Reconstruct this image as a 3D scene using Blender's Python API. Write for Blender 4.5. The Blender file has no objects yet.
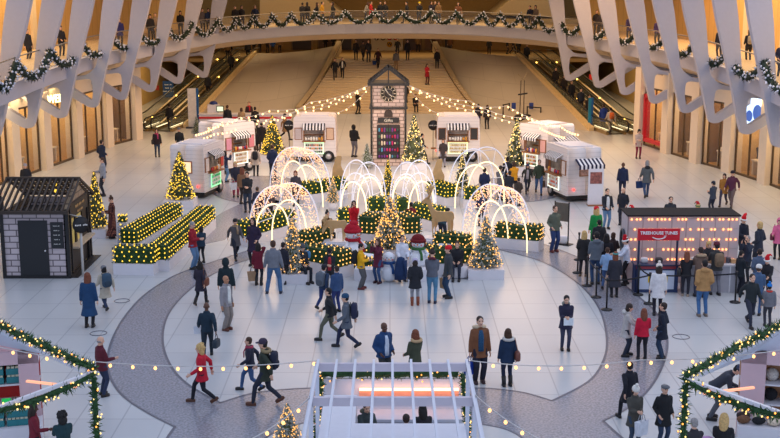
import bpy, math, random
from mathutils import Vector, Matrix, Euler, geometry
random.seed(7)
SC = bpy.context.scene
COL = SC.collection
PI = math.pi
# ---------------------------------------------------------------- camera model
F = 1200.0; CX, CY = 390.0, 219.0; H = 10.8
TH = math.atan(247.0 / F)
ct, st = math.cos(TH), math.sin(TH)
def ray(px, py):
    u = (px - CX) / F; v = -(py - CY) / F
    return Vector((u, ct + v * st, -st + v * ct))
def G(px, py, z=0.0):
    d = ray(px, py); t = (z - H) / d.z
    return Vector((d.x * t, d.y * t, z))
def atY(px, py, Y):
    d = ray(px, py); t = Y / d.y
    return Vector((d.x * t, Y, H + d.z * t))
def proj(p):
    x, y, z = p[0], p[1], p[2] - H
    w = y * ct - z * st; v = y * st + z * ct
    return CX + F * x / w, CY - F * v / w
# ---------------------------------------------------------------- materials
def lin(c):
    return tuple(((x / 255.0) / 12.92 if x / 255.0 <= 0.04045 else ((x / 255.0 + 0.055) / 1.055) ** 2.4) for x in c)
_m = {}
def mat(c, rough=0.7, metal=0.0, emit=0.0, var=0.10, scale=6.0, bump=0.0, key=None, spec=None):
    k = key or ('m', tuple(c), rough, metal, emit, var, scale, bump)
    if k in _m: return _m[k]
    m = bpy.data.materials.new('surface'); m.use_nodes = True
    nt = m.node_tree; b = nt.nodes['Principled BSDF']
    L = lin(c)
    b.inputs['Roughness'].default_value = rough; b.inputs['Metallic'].default_value = metal
    if spec is not None: b.inputs['Specular IOR Level'].default_value = spec
    if emit:
        b.inputs['Base Color'].default_value = (*L, 1)
        b.inputs['Emission Color'].default_value = (*L, 1); b.inputs['Emission Strength'].default_value = emit
        try: m.cycles.emission_sampling = 'NONE'
        except Exception: pass
    else:
        tc = nt.nodes.new('ShaderNodeTexCoord'); n = nt.nodes.new('ShaderNodeTexNoise')
        n.inputs['Scale'].default_value = scale; n.inputs['Detail'].default_value = 3
        r = nt.nodes.new('ShaderNodeValToRGB')
        r.color_ramp.elements[0].position = 0.3; r.color_ramp.elements[1].position = 0.7
        r.color_ramp.elements[0].color = (*[x * (1 - var) for x in L], 1)
        r.color_ramp.elements[1].color = (*[min(1, x * (1 + var)) for x in L], 1)
        nt.links.new(tc.outputs['Object'], n.inputs['Vector']); nt.links.new(n.outputs['Fac'], r.inputs['Fac'])
        nt.links.new(r.outputs['Color'], b.inputs['Base Color'])
        if bump:
            bp = nt.nodes.new('ShaderNodeBump'); bp.inputs['Strength'].default_value = bump
            nt.links.new(n.outputs['Fac'], bp.inputs['Height']); nt.links.new(bp.outputs['Normal'], b.inputs['Normal'])
    _m[k] = m
    return m
def glow(c, s): return mat(c, 0.5, emit=s)
def brickmat(c1, c2, mortar, scale, w, h, msize, rough=0.5, plane='XY', offs=0.5, bumps=0.0):
    k = ('b', c1, c2, mortar, scale, w, h, msize, plane, rough)
    if k in _m: return _m[k]
    m = bpy.data.materials.new('tiles'); m.use_nodes = True
    nt = m.node_tree; b = nt.nodes['Principled BSDF']; b.inputs['Roughness'].default_value = rough
    tc = nt.nodes.new('ShaderNodeTexCoord'); src = tc.outputs['Object']
    if plane != 'XY':
        sp = nt.nodes.new('ShaderNodeSeparateXYZ'); cb = nt.nodes.new('ShaderNodeCombineXYZ')
        nt.links.new(src, sp.inputs[0])
        nt.links.new(sp.outputs[plane[0]], cb.inputs[0]); nt.links.new(sp.outputs[plane[1]], cb.inputs[1]); src = cb.outputs[0]
    br = nt.nodes.new('ShaderNodeTexBrick'); br.offset = offs
    for n_, v_ in (('Scale', scale), ('Mortar Size', msize), ('Brick Width', w), ('Row Height', h), ('Mortar Smooth', 0.2), ('Bias', 0.0)):
        br.inputs[n_].default_value = v_
    br.inputs['Color1'].default_value = (*lin(c1), 1); br.inputs['Color2'].default_value = (*lin(c2), 1); br.inputs['Mortar'].default_value = (*lin(mortar), 1)
    nt.links.new(src, br.inputs['Vector'])
    nz = nt.nodes.new('ShaderNodeTexNoise'); nz.inputs['Scale'].default_value = 0.6; nz.inputs['Detail'].default_value = 4
    nt.links.new(tc.outputs['Object'], nz.inputs['Vector'])
    mx = nt.nodes.new('ShaderNodeMixRGB'); mx.blend_type = 'MULTIPLY'; mx.inputs['Fac'].default_value = 0.10
    nt.links.new(br.outputs['Color'], mx.inputs['Color1']); nt.links.new(nz.outputs['Fac'], mx.inputs['Color2'])
    nt.links.new(mx.outputs['Color'], b.inputs['Base Color'])
    if bumps:
        bp = nt.nodes.new('ShaderNodeBump'); bp.inputs['Strength'].default_value = bumps; bp.invert = True
        nt.links.new(br.outputs['Fac'], bp.inputs['Height']); nt.links.new(bp.outputs['Normal'], b.inputs['Normal'])
    _m[k] = m
    return m
def wavemat(c1, c2, scale, axis='X', rough=0.6, prof='SAW', sharp=(0.0, 0.08), dist=0.0, key=''):
    """stripes with narrow dark lines"""
    k = ('w', c1, c2, scale, axis, prof, sharp, key)
    if k in _m: return _m[k]
    m = bpy.data.materials.new('stripes'); m.use_nodes = True
    nt = m.node_tree; b = nt.nodes['Principled BSDF']; b.inputs['Roughness'].default_value = rough
    tc = nt.nodes.new('ShaderNodeTexCoord'); w = nt.nodes.new('ShaderNodeTexWave')
    w.bands_direction = axis; w.wave_profile = prof; w.inputs['Scale'].default_value = scale; w.inputs['Distortion'].default_value = dist
    r = nt.nodes.new('ShaderNodeValToRGB'); r.color_ramp.interpolation = 'LINEAR'
    r.color_ramp.elements[0].position = sharp[0]; r.color_ramp.elements[1].position = sharp[1]
    r.color_ramp.elements[0].color = (*lin(c2), 1); r.color_ramp.elements[1].color = (*lin(c1), 1)
    nt.links.new(tc.outputs['Object'], w.inputs['Vector']); nt.links.new(w.outputs['Fac'], r.inputs['Fac'])
    nt.links.new(r.outputs['Color'], b.inputs['Base Color'])
    _m[k] = m
    return m
def plaidmat(c1, c2, c3, scale):
    k = ('pl', c1, c2, c3, scale)
    if k in _m: return _m[k]
    m = bpy.data.materials.new('plaid'); m.use_nodes = True
    nt = m.node_tree; b = nt.nodes['Principled BSDF']; b.inputs['Roughness'].default_value = 0.9
    tc = nt.nodes.new('ShaderNodeTexCoord'); outs = []
    for ax in ('X', 'Z'):
        w = nt.nodes.new('ShaderNodeTexWave'); w.bands_direction = ax; w.wave_profile = 'SIN'; w.inputs['Scale'].default_value = scale
        r = nt.nodes.new('ShaderNodeValToRGB'); r.color_ramp.elements[0].position = 0.45; r.color_ramp.elements[1].position = 0.55
        nt.links.new(tc.outputs['Object'], w.inputs['Vector']); nt.links.new(w.outputs['Fac'], r.inputs['Fac']); outs.append(r)
    a = nt.nodes.new('ShaderNodeMixRGB'); a.inputs['Color1'].default_value = (*lin(c1), 1); a.inputs['Color2'].default_value = (*lin(c2), 1)
    nt.links.new(outs[0].outputs['Color'], a.inputs['Fac'])
    a2 = nt.nodes.new('ShaderNodeMixRGB'); a2.blend_type = 'MULTIPLY'; a2.inputs['Fac'].default_value = 0.8
    a3 = nt.nodes.new('ShaderNodeMixRGB'); a3.inputs['Color1'].default_value = (1, 1, 1, 1); a3.inputs['Color2'].default_value = (*lin(c3), 1)
    nt.links.new(outs[1].outputs['Color'], a3.inputs['Fac']); nt.links.new(a.outputs['Color'], a2.inputs['Color1']); nt.links.new(a3.outputs['Color'], a2.inputs['Color2'])
    nt.links.new(a2.outputs['Color'], b.inputs['Base Color'])
    _m[k] = m
    return m
def glassmat(tint=(225, 230, 235), alpha=0.12, rough=0.03):
    k = ('g', tint, alpha)
    if k in _m: return _m[k]
    m = bpy.data.materials.new('glass'); m.use_nodes = True
    nt = m.node_tree; b = nt.nodes['Principled BSDF']
    b.inputs['Base Color'].default_value = (*lin(tint), 1); b.inputs['Roughness'].default_value = rough
    b.inputs['Alpha'].default_value = alpha
    _m[k] = m
    return m
# ---------------------------------------------------------------- mesh builder
class MB:
    def __init__(s): s.v = []; s.f = []; s.mi = []; s.sm = []; s.m = 0
    def add(s, vs, fs, smooth=False, m=None):
        o = len(s.v); s.v += [tuple(p) for p in vs]
        for f in fs:
            s.f.append(tuple(i + o for i in f)); s.mi.append(s.m if m is None else m); s.sm.append(smooth)
        return s
    def box(s, x0, x1, y0, y1, z0, z1, M=None, m=None):
        vs = [Vector(p) for p in ((x0, y0, z0), (x1, y0, z0), (x1, y1, z0), (x0, y1, z0), (x0, y0, z1), (x1, y0, z1), (x1, y1, z1), (x0, y1, z1))]
        if M: vs = [M @ p for p in vs]
        return s.add(vs, [(0, 3, 2, 1), (4, 5, 6, 7), (0, 1, 5, 4), (1, 2, 6, 5), (2, 3, 7, 6), (3, 0, 4, 7)], False, m)
    def bar(s, a, b, w, h, m=None):
        """rectangular bar from a to b, w wide sideways, h high"""
        a = Vector(a); b = Vector(b); d = (b - a); L = d.length; d.normalize()
        side = d.cross(Vector((0, 0, 1)))
        if side.length < 1e-3: side = Vector((1, 0, 0))
        side.normalize(); up = side.cross(d)
        M = Matrix((( side.x, d.x, up.x, a.x), (side.y, d.y, up.y, a.y), (side.z, d.z, up.z, a.z), (0, 0, 0, 1)))
        return s.box(-w / 2, w / 2, 0, L, -h / 2, h / 2, M, m)
    def tube(s, pts, r, n=8, m=None, closed=False, cap=True, flat=None):
        pts = [Vector(p) for p in pts]; N = len(pts)
        rs = r if isinstance(r, (list, tuple)) else [r] * N
        vs = []; ref = None
        for i, p in enumerate(pts):
            if closed: t = pts[(i + 1) % N] - pts[i - 1]
            else: t = pts[min(i + 1, N - 1)] - pts[max(i - 1, 0)]
            if t.length < 1e-9: t = Vector((0, 0, 1))
            t.normalize()
            if ref is None:
                ref = Vector((0, 1, 0)) if abs(t.y) < 0.9 else Vector((1, 0, 0))
            a = ref - t * ref.dot(t)
            if a.length < 1e-6: a = t.orthogonal()
            a.normalize(); ref = a; b = t.cross(a)
            for k in range(n):
                an = 2 * PI * k / n; ra = rs[i]
                if flat: vs.append(p + (a * math.cos(an) * flat + b * math.sin(an)) * ra)
                else: vs.append(p + (a * math.cos(an) + b * math.sin(an)) * ra)
        fs = []
        for i in range(N if closed else N - 1):
            j = (i + 1) % N
            for k in range(n): fs.append((i * n + k, i * n + (k + 1) % n, j * n + (k + 1) % n, j * n + k))
        if cap and not closed:
            fs.append(tuple(range(n - 1, -1, -1))); fs.append(tuple((N - 1) * n + k for k in range(n)))
        return s.add(vs, fs, True, m)
    def ell(s, c, r, nu=12, nv=8, m=None, e=1.0, M=None, e2=None):
        """ellipsoid (e<1 boxier)"""
        def sp(x, k): return math.copysign(abs(x) ** k, x)
        if e2 is None: e2 = e
        c = Vector(c); vs = [Vector((0, 0, -r[2]))]
        for i in range(1, nv):
            ph = -PI / 2 + PI * i / nv
            for k in range(nu):
                th = 2 * PI * k / nu
                vs.append(Vector((r[0] * sp(math.cos(ph), e) * sp(math.cos(th), e2), r[1] * sp(math.cos(ph), e) * sp(math.sin(th), e2), r[2] * sp(math.sin(ph), e))))
        vs.append(Vector((0, 0, r[2])))
        if M: vs = [M @ p for p in vs]
        vs = [p + c for p in vs]; fs = []
        for k in range(nu): fs.append((0, 1 + (k + 1) % nu, 1 + k))
        for i in range(nv - 2):
            for k in range(nu):
                a = 1 + i * nu + k; b = 1 + i * nu + (k + 1) % nu
                fs.append((a, b, b + nu, a + nu))
        T = len(vs) - 1; o = 1 + (nv - 2) * nu
        for k in range(nu): fs.append((T, o + k, o + (k + 1) % nu))
        return s.add(vs, fs, True, m)
    def loft(s, rings, m=None, cap=True, smooth=True):
        n = len(rings[0]); vs = [p for r in rings for p in r]; fs = []
        for i in range(len(rings) - 1):
            for k in range(n): fs.append((i * n + k, i * n + (k + 1) % n, (i + 1) * n + (k + 1) % n, (i + 1) * n + k))
        if cap: fs.append(tuple(range(n - 1, -1, -1))); fs.append(tuple((len(rings) - 1) * n + k for k in range(n)))
        return s.add(vs, fs, smooth, m)
    def lathe(s, prof, c=(0, 0, 0), n=16, m=None, smooth=True, sx=1, sy=1):
        return s.loft([[(c[0] + r * sx * math.cos(2 * PI * k / n), c[1] + r * sy * math.sin(2 * PI * k / n), c[2] + z) for k in range(n)] for r, z in prof], m, True, smooth)
    def prism(s, poly, fn, t0, t1, m=None, smooth=False):
        """poly 2-D outline; fn(u,v,t)->3-D ; extruded t0..t1 (concave ok)"""
        n = len(poly)
        A = [Vector(fn(u, v, t0)) for u, v in poly]; B = [Vector(fn(u, v, t1)) for u, v in poly]
        tri = geometry.tessellate_polygon([[Vector((u, v, 0)) for u, v in poly]])
        fs = [tuple(t) for t in tri] + [tuple(i + n for i in reversed(t)) for t in tri]
        s.add(A + B, fs, False, m)
        o = len(s.v) - 2 * n
        for i in range(n):
            s.f.append((o + i, o + (i + 1) % n, o + n + (i + 1) % n, o + n + i)); s.mi.append(s.m if m is None else m); s.sm.append(smooth)
        return s
    def mesh(s, name, mats):
        me = bpy.data.meshes.new(name); me.from_pydata(s.v, [], s.f)
        if not isinstance(mats, (list, tuple)): mats = [mats]
        for mm in mats: me.materials.append(mm)
        me.polygons.foreach_set('material_index', s.mi); me.polygons.foreach_set('use_smooth', s.sm)
        me.validate(); me.update()
        return me
    def prism_hole(s, poly, hole, fn, t0, t1, m=None, smooth=False):
        allp = list(poly) + list(hole); n = len(allp)
        A = [Vector(fn(u, v, t0)) for u, v in allp]; B = [Vector(fn(u, v, t1)) for u, v in allp]
        tri = geometry.tessellate_polygon([[Vector((u, v, 0)) for u, v in poly], [Vector((u, v, 0)) for u, v in hole]])
        s.add(A + B, [tuple(t) for t in tri] + [tuple(i + n for i in reversed(t)) for t in tri], False, m); o = len(s.v) - 2 * n
        for st_, cnt_ in ((0, len(poly)), (len(poly), len(hole))):
            for i in range(cnt_):
                a = st_ + i; b = st_ + (i + 1) % cnt_
                s.f.append((o + a, o + b, o + n + b, o + n + a)); s.mi.append(s.m if m is None else m); s.sm.append(smooth)
        return s
    def build(s, name, mats, parent=None, loc=(0, 0, 0), rz=0.0, M=None):
        return link(name, s.mesh(name, mats), parent, loc, rz, M)
def link(name, data, parent=None, loc=(0, 0, 0), rz=0.0, M=None):
    o = bpy.data.objects.new(name, data); COL.objects.link(o)
    if parent: o.parent = parent
    if M is not None: o.matrix_local = M
    else: o.location = loc; o.rotation_euler = (0, 0, rz)
    return o
LABELS = {}
def tag(o, label, cat, group=None, kind=None):
    if label: o['label'] = label
    if cat: o['category'] = cat
    if group: o['group'] = group
    if kind: o['kind'] = kind
    if o.type in ('EMPTY', 'MESH') and o.parent is None and label and not kind:
        LABELS.setdefault(label, []).append(o)
    return o
def thing(name, label, cat, loc=(0, 0, 0), rz=0.0, group=None):
    o = link(name, None, None, loc, rz); o.empty_display_size = 0.2
    return tag(o, label, cat, group)
def struct(o): o['kind'] = 'structure'; return o
def part(name, mb, m, parent, kind=None, label=None, **kw):
    o = mb.build(name, m, parent, **kw)
    if kind: o['kind'] = kind
    if label: o['label'] = label
    return o
def text_mb(mb, body, size, M, m=None, depth=0.01, bold=0.0):
    cu = bpy.data.curves.new('t', 'FONT'); cu.body = body; cu.size = size; cu.extrude = depth / 2; cu.align_x = 'CENTER'; cu.align_y = 'CENTER'
    cu.resolution_u = 2; cu.offset = bold
    o = bpy.data.objects.new('t', cu); COL.objects.link(o)
    dg = bpy.context.evaluated_depsgraph_get(); me = bpy.data.meshes.new_from_object(o.evaluated_get(dg))
    mb.add([M @ v.co for v in me.vertices], [tuple(p.vertices) for p in me.polygons], False, m)
    bpy.data.objects.remove(o); bpy.data.curves.remove(cu); bpy.data.meshes.remove(me)
def marks_mb(mb, n, size, M, depth=0.01):
    """illegibly small lettering: a broken row of short strokes n letters long"""
    w = size * .62; x = -n * w / 2
    for i in range(n):
        if i % 5 != 4: mb.box(x + i * w + w * .12, x + i * w + w * .85, -size * (.22 + .1 * (i % 2)), size * (.22 + .12 * (i % 3 == 0)), 0, depth, M)
def facing(loc, rz=0.0):
    """matrix for lettering that stands upright; local x right, y up, facing -Y turned by rz"""
    return Matrix.Translation(loc) @ Matrix.Rotation(rz, 4, 'Z') @ Matrix.Rotation(PI / 2, 4, 'X')
def bulb(mb, p, r=0.04, m=None): mb.ell(p, (r, r, r * 1.15), 6, 4, m)
def sag(a, b, d, n=12):
    a = Vector(a); b = Vector(b)
    return [a.lerp(b, i / n) - Vector((0, 0, d * 4 * (i / n) * (1 - i / n))) for i in range(n + 1)]
def resample(pts, step):
    out = [pts[0].copy()]; acc = 0.0
    for i in range(len(pts) - 1):
        a, b = pts[i], pts[i + 1]; L = (b - a).length
        if L < 1e-6: continue
        t = step - acc
        while t < L: out.append(a.lerp(b, t / L)); t += step
        acc = (acc + L) % step
    return out
def spray(mb, p, r, k, ln, w, rnd, axis=None, m=None):
    """k needle blades around p"""
    for _ in range(k):
        d = Vector((rnd.gauss(0, 1), rnd.gauss(0, 1), rnd.gauss(0, 1)))
        if axis is not None: d = d * 0.7 + axis
        if d.length < 1e-4: continue
        d.normalize(); q = p + d * r * rnd.random(); e = q + d * ln * rnd.uniform(.6, 1.2)
        sd = d.orthogonal().normalized(); sd.rotate(Matrix.Rotation(rnd.random() * 6.28, 3, d)); sd *= w
        mb.add([q + sd, q - sd, e], [(0, 1, 2)], False, m)
# ---------------------------------------------------------------- camera
cam = bpy.data.cameras.new('camera'); co = bpy.data.objects.new('camera', cam); COL.objects.link(co)
cam.sensor_width = 36.0; cam.sensor_fit = 'HORIZONTAL'; cam.lens = 36.0 * F / 780.0
co.location = (0, 0, H); co.rotation_euler = (PI / 2 - TH, 0, 0); cam.clip_end = 400
SC.camera = co
SC.view_settings.view_transform = 'Standard'; SC.view_settings.look = 'None'; SC.view_settings.gamma = 1.0
SC.view_settings.use_curve_mapping = False
SC.view_settings.exposure = 0.0
SC.cycles.use_denoising = True
SC.cycles.max_bounces = 5; SC.cycles.diffuse_bounces = 3; SC.cycles.glossy_bounces = 2; SC.cycles.transparent_max_bounces = 12; SC.cycles.transmission_bounces = 3
# ================================================================ THE HALL
CREAM = (226, 214, 196); WHITE = (214, 212, 220)
M_floor = brickmat((204, 206, 207), (198, 200, 202), (172, 174, 178), 1.0, 1.1, 1.75, 0.02, 0.30, offs=0.0)
M_rib = mat((184, 183, 194), 0.55, var=0.02)
M_cream = mat((216, 198, 168), 0.7, var=0.03)
M_stone = brickmat((200, 186, 164), (194, 180, 158), (176, 162, 142), 1.0, 2.2, 1.1, 0.012, 0.6, 'XZ')
M_tan = mat((178, 146, 92), 0.8, var=0.05)
M_deck = mat((196, 170, 128), 0.6, var=0.04)
struct(MB().box(-45, 45, 8, 122, -0.3, 0.0).build('floor', M_floor))
# granite pattern let into the floor
def granite():
    m = bpy.data.materials.new('granite'); m.use_nodes = True; nt = m.node_tree; b = nt.nodes['Principled BSDF']
    b.inputs['Roughness'].default_value = 0.26
    tc = nt.nodes.new('ShaderNodeTexCoord'); v = nt.nodes.new('ShaderNodeTexNoise'); v.inputs['Scale'].default_value = 16.0; v.inputs['Detail'].default_value = 5
    r = nt.nodes.new('ShaderNodeValToRGB'); r.color_ramp.elements[0].position = 0.38; r.color_ramp.elements[1].position = 0.62
    r.color_ramp.elements[0].color = (*lin((124, 124, 132)), 1); r.color_ramp.elements[1].color = (*lin((158, 158, 168)), 1)
    nt.links.new(tc.outputs['Object'], v.inputs['Vector']); nt.links.new(v.outputs['Fac'], r.inputs['Fac']); nt.links.new(r.outputs['Color'], b.inputs['Base Color'])
    return m
M_gran = granite(); M_line = mat((96, 96, 108), 0.4)
def smoothpx(pts, closed=False):
    out = []; n = len(pts)
    for i in range(n - 1):
        p0 = Vector(pts[max(i - 1, 0)]); p1 = Vector(pts[i]); p2 = Vector(pts[i + 1]); p3 = Vector(pts[min(i + 2, n - 1)])
        for k in range(5):
            t = k / 5
            out.append(0.5 * ((2 * p1) + (p2 - p0) * t + (2 * p0 - 5 * p1 + 4 * p2 - p3) * t * t + (3 * p1 - p0 - 3 * p2 + p3) * t ** 3))
    out.append(Vector(pts[-1])); return out
def inlay(name, pxs, z, m):
    poly = [G(p[0], p[1]).xy for p in pxs]
    return struct(MB().prism([(p.x, p.y) for p in poly], lambda u, v, t: (u, v, t), 0.0005, z).build(name, m))
def strip(pxs, w, z, m):
    P = [G(p[0], p[1]) for p in pxs]; vs = []; fs = []
    for i, p in enumerate(P):
        t = (P[min(i + 1, len(P) - 1)] - P[max(i - 1, 0)]).normalized(); s = Vector((-t.y, t.x, 0)) * w / 2
        vs += [p + s + Vector((0, 0, z)), p - s + Vector((0, 0, z))]
    for i in range(len(P) - 1): fs.append((2 * i, 2 * i + 1, 2 * i + 3, 2 * i + 2))
    return struct(MB().add(vs, fs).build('floor_border_line', m))
oL = smoothpx([(250, 250), (225, 258), (183, 272), (160, 284), (139, 300), (120, 324), (109, 350), (109, 374), (122, 395), (146, 412), (175, 427)])
oLt = smoothpx([(175, 427), (168, 437), (160, 452)])
oRt = smoothpx([(640, 452), (622, 438), (603, 421)])
oR = smoothpx([(603, 421), (628, 408), (650, 388), (664, 362), (667, 338), (657, 314), (640, 298), (615, 278), (590, 263), (560, 250), (530, 240), (500, 233)])
iR = smoothpx([(462, 243), (500, 250), (545, 263), (580, 285), (600, 310), (607, 340), (603, 362), (588, 382), (552, 401)])
iRb = smoothpx([(552, 401), (525, 393), (495, 389), (470, 388), (390, 386), (315, 388), (280, 390), (250, 394), (220, 403)])
iL = smoothpx([(220, 403), (190, 386), (172, 368), (163, 345), (165, 322), (177, 302), (200, 282), (235, 264), (275, 254)])
inlay('floor_granite_ring', oL + oLt[1:] + oRt + oR[1:] + iR + iRb[1:] + iL[1:], 0.004, M_gran)
front = smoothpx([(255, 452), (266, 438), (285, 428), (311, 422), (350, 417), (395, 415), (440, 418), (478, 424), (504, 429), (522, 438), (534, 452)])
inlay('floor_front_oval', front, 0.006, M_floor)
for l in (oL, oLt, oRt, oR, iR, iRb, iL, front): strip(l, 0.07, 0.009, M_line)
def medal(cx, cy, w, h, y0=None):
    return [(cx + w * math.cos(a * PI / 24), cy + h * math.sin(a * PI / 24)) for a in range(48)]
inlay('floor_granite_medallion', medal(262, 190, 50, 14), 0.004, M_gran); strip(medal(262, 190, 50, 14) + [(312, 190)], 0.07, 0.008, M_line)
inlay('floor_granite_medallion', medal(520, 189, 45, 13), 0.004, M_gran); strip(medal(520, 189, 45, 13) + [(565, 189)], 0.07, 0.008, M_line)
inlay('floor_granite_band', smoothpx([(262, 196), (238, 205), (215, 217), (200, 232), (196, 246)]) + smoothpx([(225, 240), (240, 225), (262, 210), (282, 202)]), 0.004, M_gran)
for (px, py) in ((98.5, 333.5), (681, 337), (122, 301)):
    c = G(px, py); cc = MB()
    cc.tube([(c.x + .25 * math.cos(a * PI / 16), c.y + .25 * math.sin(a * PI / 16), 0.008) for a in range(32)], 0.014, 4, closed=True)
    tag(cc.build('floor_cover', mat((120, 120, 128), 0.4, 0.6)), {98.5: 'round floor access cover left of the granite ring, beside the man holding papers', 681: 'round floor access cover right of the granite ring, below the red booth', 122: 'round floor access cover beside the white planter at left'}[px], 'floor cover')
# ---- balcony edge (deck line) both sides and across
def deckz(px):
    a = abs(px - 390)
    return 5.8 + 0.8 * max(0, min(1, (390 - a) / 300.0)) ** 0.8
deckpx = [(-70, 118), (-35, 103), (0, 89), (12, 84), (33, 75.5), (60, 66.3), (88, 57), (114, 51), (139.5, 46.3), (168, 41), (194, 36.7), (220, 33), (243, 30.3), (266, 28.3), (300, 26), (345, 24.4), (390, 24)]
half = [(p, q) for p, q in deckpx]
allpx = half + [(780 - p, q + 0.0) for p, q in reversed(half[:-1])]
DECK = [G(p, q, deckz(p)) for p, q in allpx]
def catmull(P, k=4):
    out = []; n = len(P)
    for i in range(n - 1):
        p0, p1, p2, p3 = P[max(i - 1, 0)], P[i], P[i + 1], P[min(i + 2, n - 1)]
        for j in range(k):
            t = j / k
            out.append(0.5 * ((2 * p1) + (p2 - p0) * t + (2 * p0 - 5 * p1 + 4 * p2 - p3) * t * t + (3 * p1 - p0 - 3 * p2 + p3) * t ** 3))
    out.append(P[-1]); return out
DECK = catmull(DECK)
DPX = [proj(p)[0] for p in DECK]
def dnorm(i):
    t = DECK[min(i + 1, len(DECK) - 1)] - DECK[max(i - 1, 0)]; t.z = 0; t.normalize()
    return Vector((-t.y, t.x, 0))       # outward (away from the hall): checked below
_t = dnorm(len(DECK) // 2); DS = 1 if _t.y > 0 else -1
def dn(i): return dnorm(i) * DS
def deck_at(px):
    for i in range(len(DPX) - 1):
        if DPX[i] <= px <= DPX[i + 1]:
            t = (px - DPX[i]) / (DPX[i + 1] - DPX[i] + 1e-9)
            return DECK[i].lerp(DECK[i + 1], t), dn(i)
    return (DECK[0], dn(0)) if px < DPX[0] else (DECK[-1], dn(len(DECK) - 1))
def sweep(prof, name, m, smooth=False, i0=0, i1=None):
    """prof: (outward offset, z offset) closed outline swept along the deck"""
    i1 = i1 or len(DECK); rings = []
    for i in range(i0, i1):
        p = DECK[i]; n = dn(i); rings.append([p + n * a + Vector((0, 0, b)) for a, b in prof])
    return struct(MB().loft(rings, smooth=smooth).build(name, m))
sweep([(0, 0), (0, -0.75), (0.35, -0.8), (0.35, -0.25), (5.2, -0.25), (5.2, 0)], 'balcony_deck', [M_rib])
sweep([(0.36, -0.3), (0.36, -0.85), (1.1, -1.25), (1.5, -1.25), (5.5, -1.2), (5.5, -0.3)], 'balcony_soffit', [mat((214, 196, 172), 0.7, var=0.02)])
sweep([(0.35, 0.01), (0.35, 0.03), (5.2, 0.03), (5.2, 0.01)], 'balcony_floor', [M_deck])
# glass railing and handrail
rl = thing('balcony_railing', 'glass railing with metal handrail running round the upper balcony and bridge', 'railing', DECK[len(DECK) // 2])
base = rl.location.copy()
vs = []; fs = []
for i, p in enumerate(DECK):
    q = p + dn(i) * 0.12 - base; vs += [q + Vector((0, 0, 0.05)), q + Vector((0, 0, 1.02))]
for i in range(len(DECK) - 1): fs.append((2 * i, 2 * i + 2, 2 * i + 3, 2 * i + 1))
part('glass_panel', MB().add(vs, fs), glassmat((205, 205, 205), 0.10), rl)
part('handrail', MB().tube([p + dn(i) * 0.12 + Vector((0, 0, 1.07)) - base for i, p in enumerate(DECK)], 0.035, 6), mat((150, 140, 125), 0.3, 0.7), rl)
# upper back walls, balcony ceilings, added slabs against sky light
def wallseg(name, a, b, z0, z1, m, t=0.3):
    mb = MB(); a = Vector((a[0], a[1], 0)); b = Vector((b[0], b[1], 0)); d = (b - a).normalized(); s = Vector((-d.y, d.x, 0)) * t / 2
    vs = [a + s, b + s, b - s, a - s]; vs = [v + Vector((0, 0, z0)) for v in vs] + [v + Vector((0, 0, z1)) for v in vs]
    mb.add(vs, [(0, 3, 2, 1), (4, 5, 6, 7), (0, 1, 5, 4), (1, 2, 6, 5), (2, 3, 7, 6), (3, 0, 4, 7)])
    return struct(mb.build(name, m))
M_warmw = wavemat((222, 178, 108), (168, 124, 66), 0.33, 'Y', 0.6, sharp=(0.02, 0.05))
upL = []
for sgn, nm in ((-1, 'left'), (1, 'right')):
    pts = [(sgn * 22.0, 30), (sgn * 22.6, 50), (sgn * 22.9, 62), (sgn * 22.4, 76), (sgn * 20.6, 90), (sgn * 17, 104)]
    for a, b in zip(pts[:-1], pts[1:]): wallseg('wall_upper_' + nm, a, b, 5.2, 11.5, M_warmw)
    # pilasters on the balcony wall
    for k in range(14):
        y = 48 + k * 3.4; x = sgn * (22.55 - max(0, (y - 66)) ** 2 * 0.0022)
        struct(MB().box(x - 0.25, x + 0.25, y, y + .9, 5.9, 11).build('trim_%d' % (k + 1), mat((236, 214, 176), 0.6, var=.02)))
wallseg('wall_back_upper', (-24, 124), (24, 124), 5.6, 11.5, mat((176, 142, 84), 0.8, var=.04))
struct(MB().box(-30, 30, 104, 124.2, 5.75, 6.4).build('bridge_floor_slab', mat((196, 168, 122), 0.6)))
struct(MB().box(-30, 30, 84, 126, 11.2, 11.5).build('ceiling', mat((200, 180, 150), 0.8)))  # unseen slab added to keep blue sky light off the background
struct(MB().box(-34, 34, 69, 85, 14.3, 14.6).build('ceiling', mat((200, 176, 140), 0.8)))  # unseen slab added to shut out blue sky light above the far floor
for s in (-1, 1):
    struct(MB().box(min(s * 19.5, s * 34), max(s * 19.5, s * 34), 25, 84, 11.2, 11.5).build('ceiling', mat((200, 180, 150), 0.8)))
# sloping cream flanks of the upper stair behind the bridge
for s, pts in ((-1, [(262, 20), (300, 20), (345, 14), (330, 2), (318, -8), (262, -8)]), (1, [(490, 14), (560, 16), (560, -8), (520, -8), (505, 2)])):
    mb = MB(); q = [atY(px, py, 119.0) for px, py in pts]
    mb.prism([(p.x, max(p.z, 6.4)) for p in q], lambda u, v, t: (u, t, v), 117.0, 123.8)
    struct(mb.build('stair_flank_upper', mat((222, 196, 148), 0.7, var=.03)))
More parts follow.
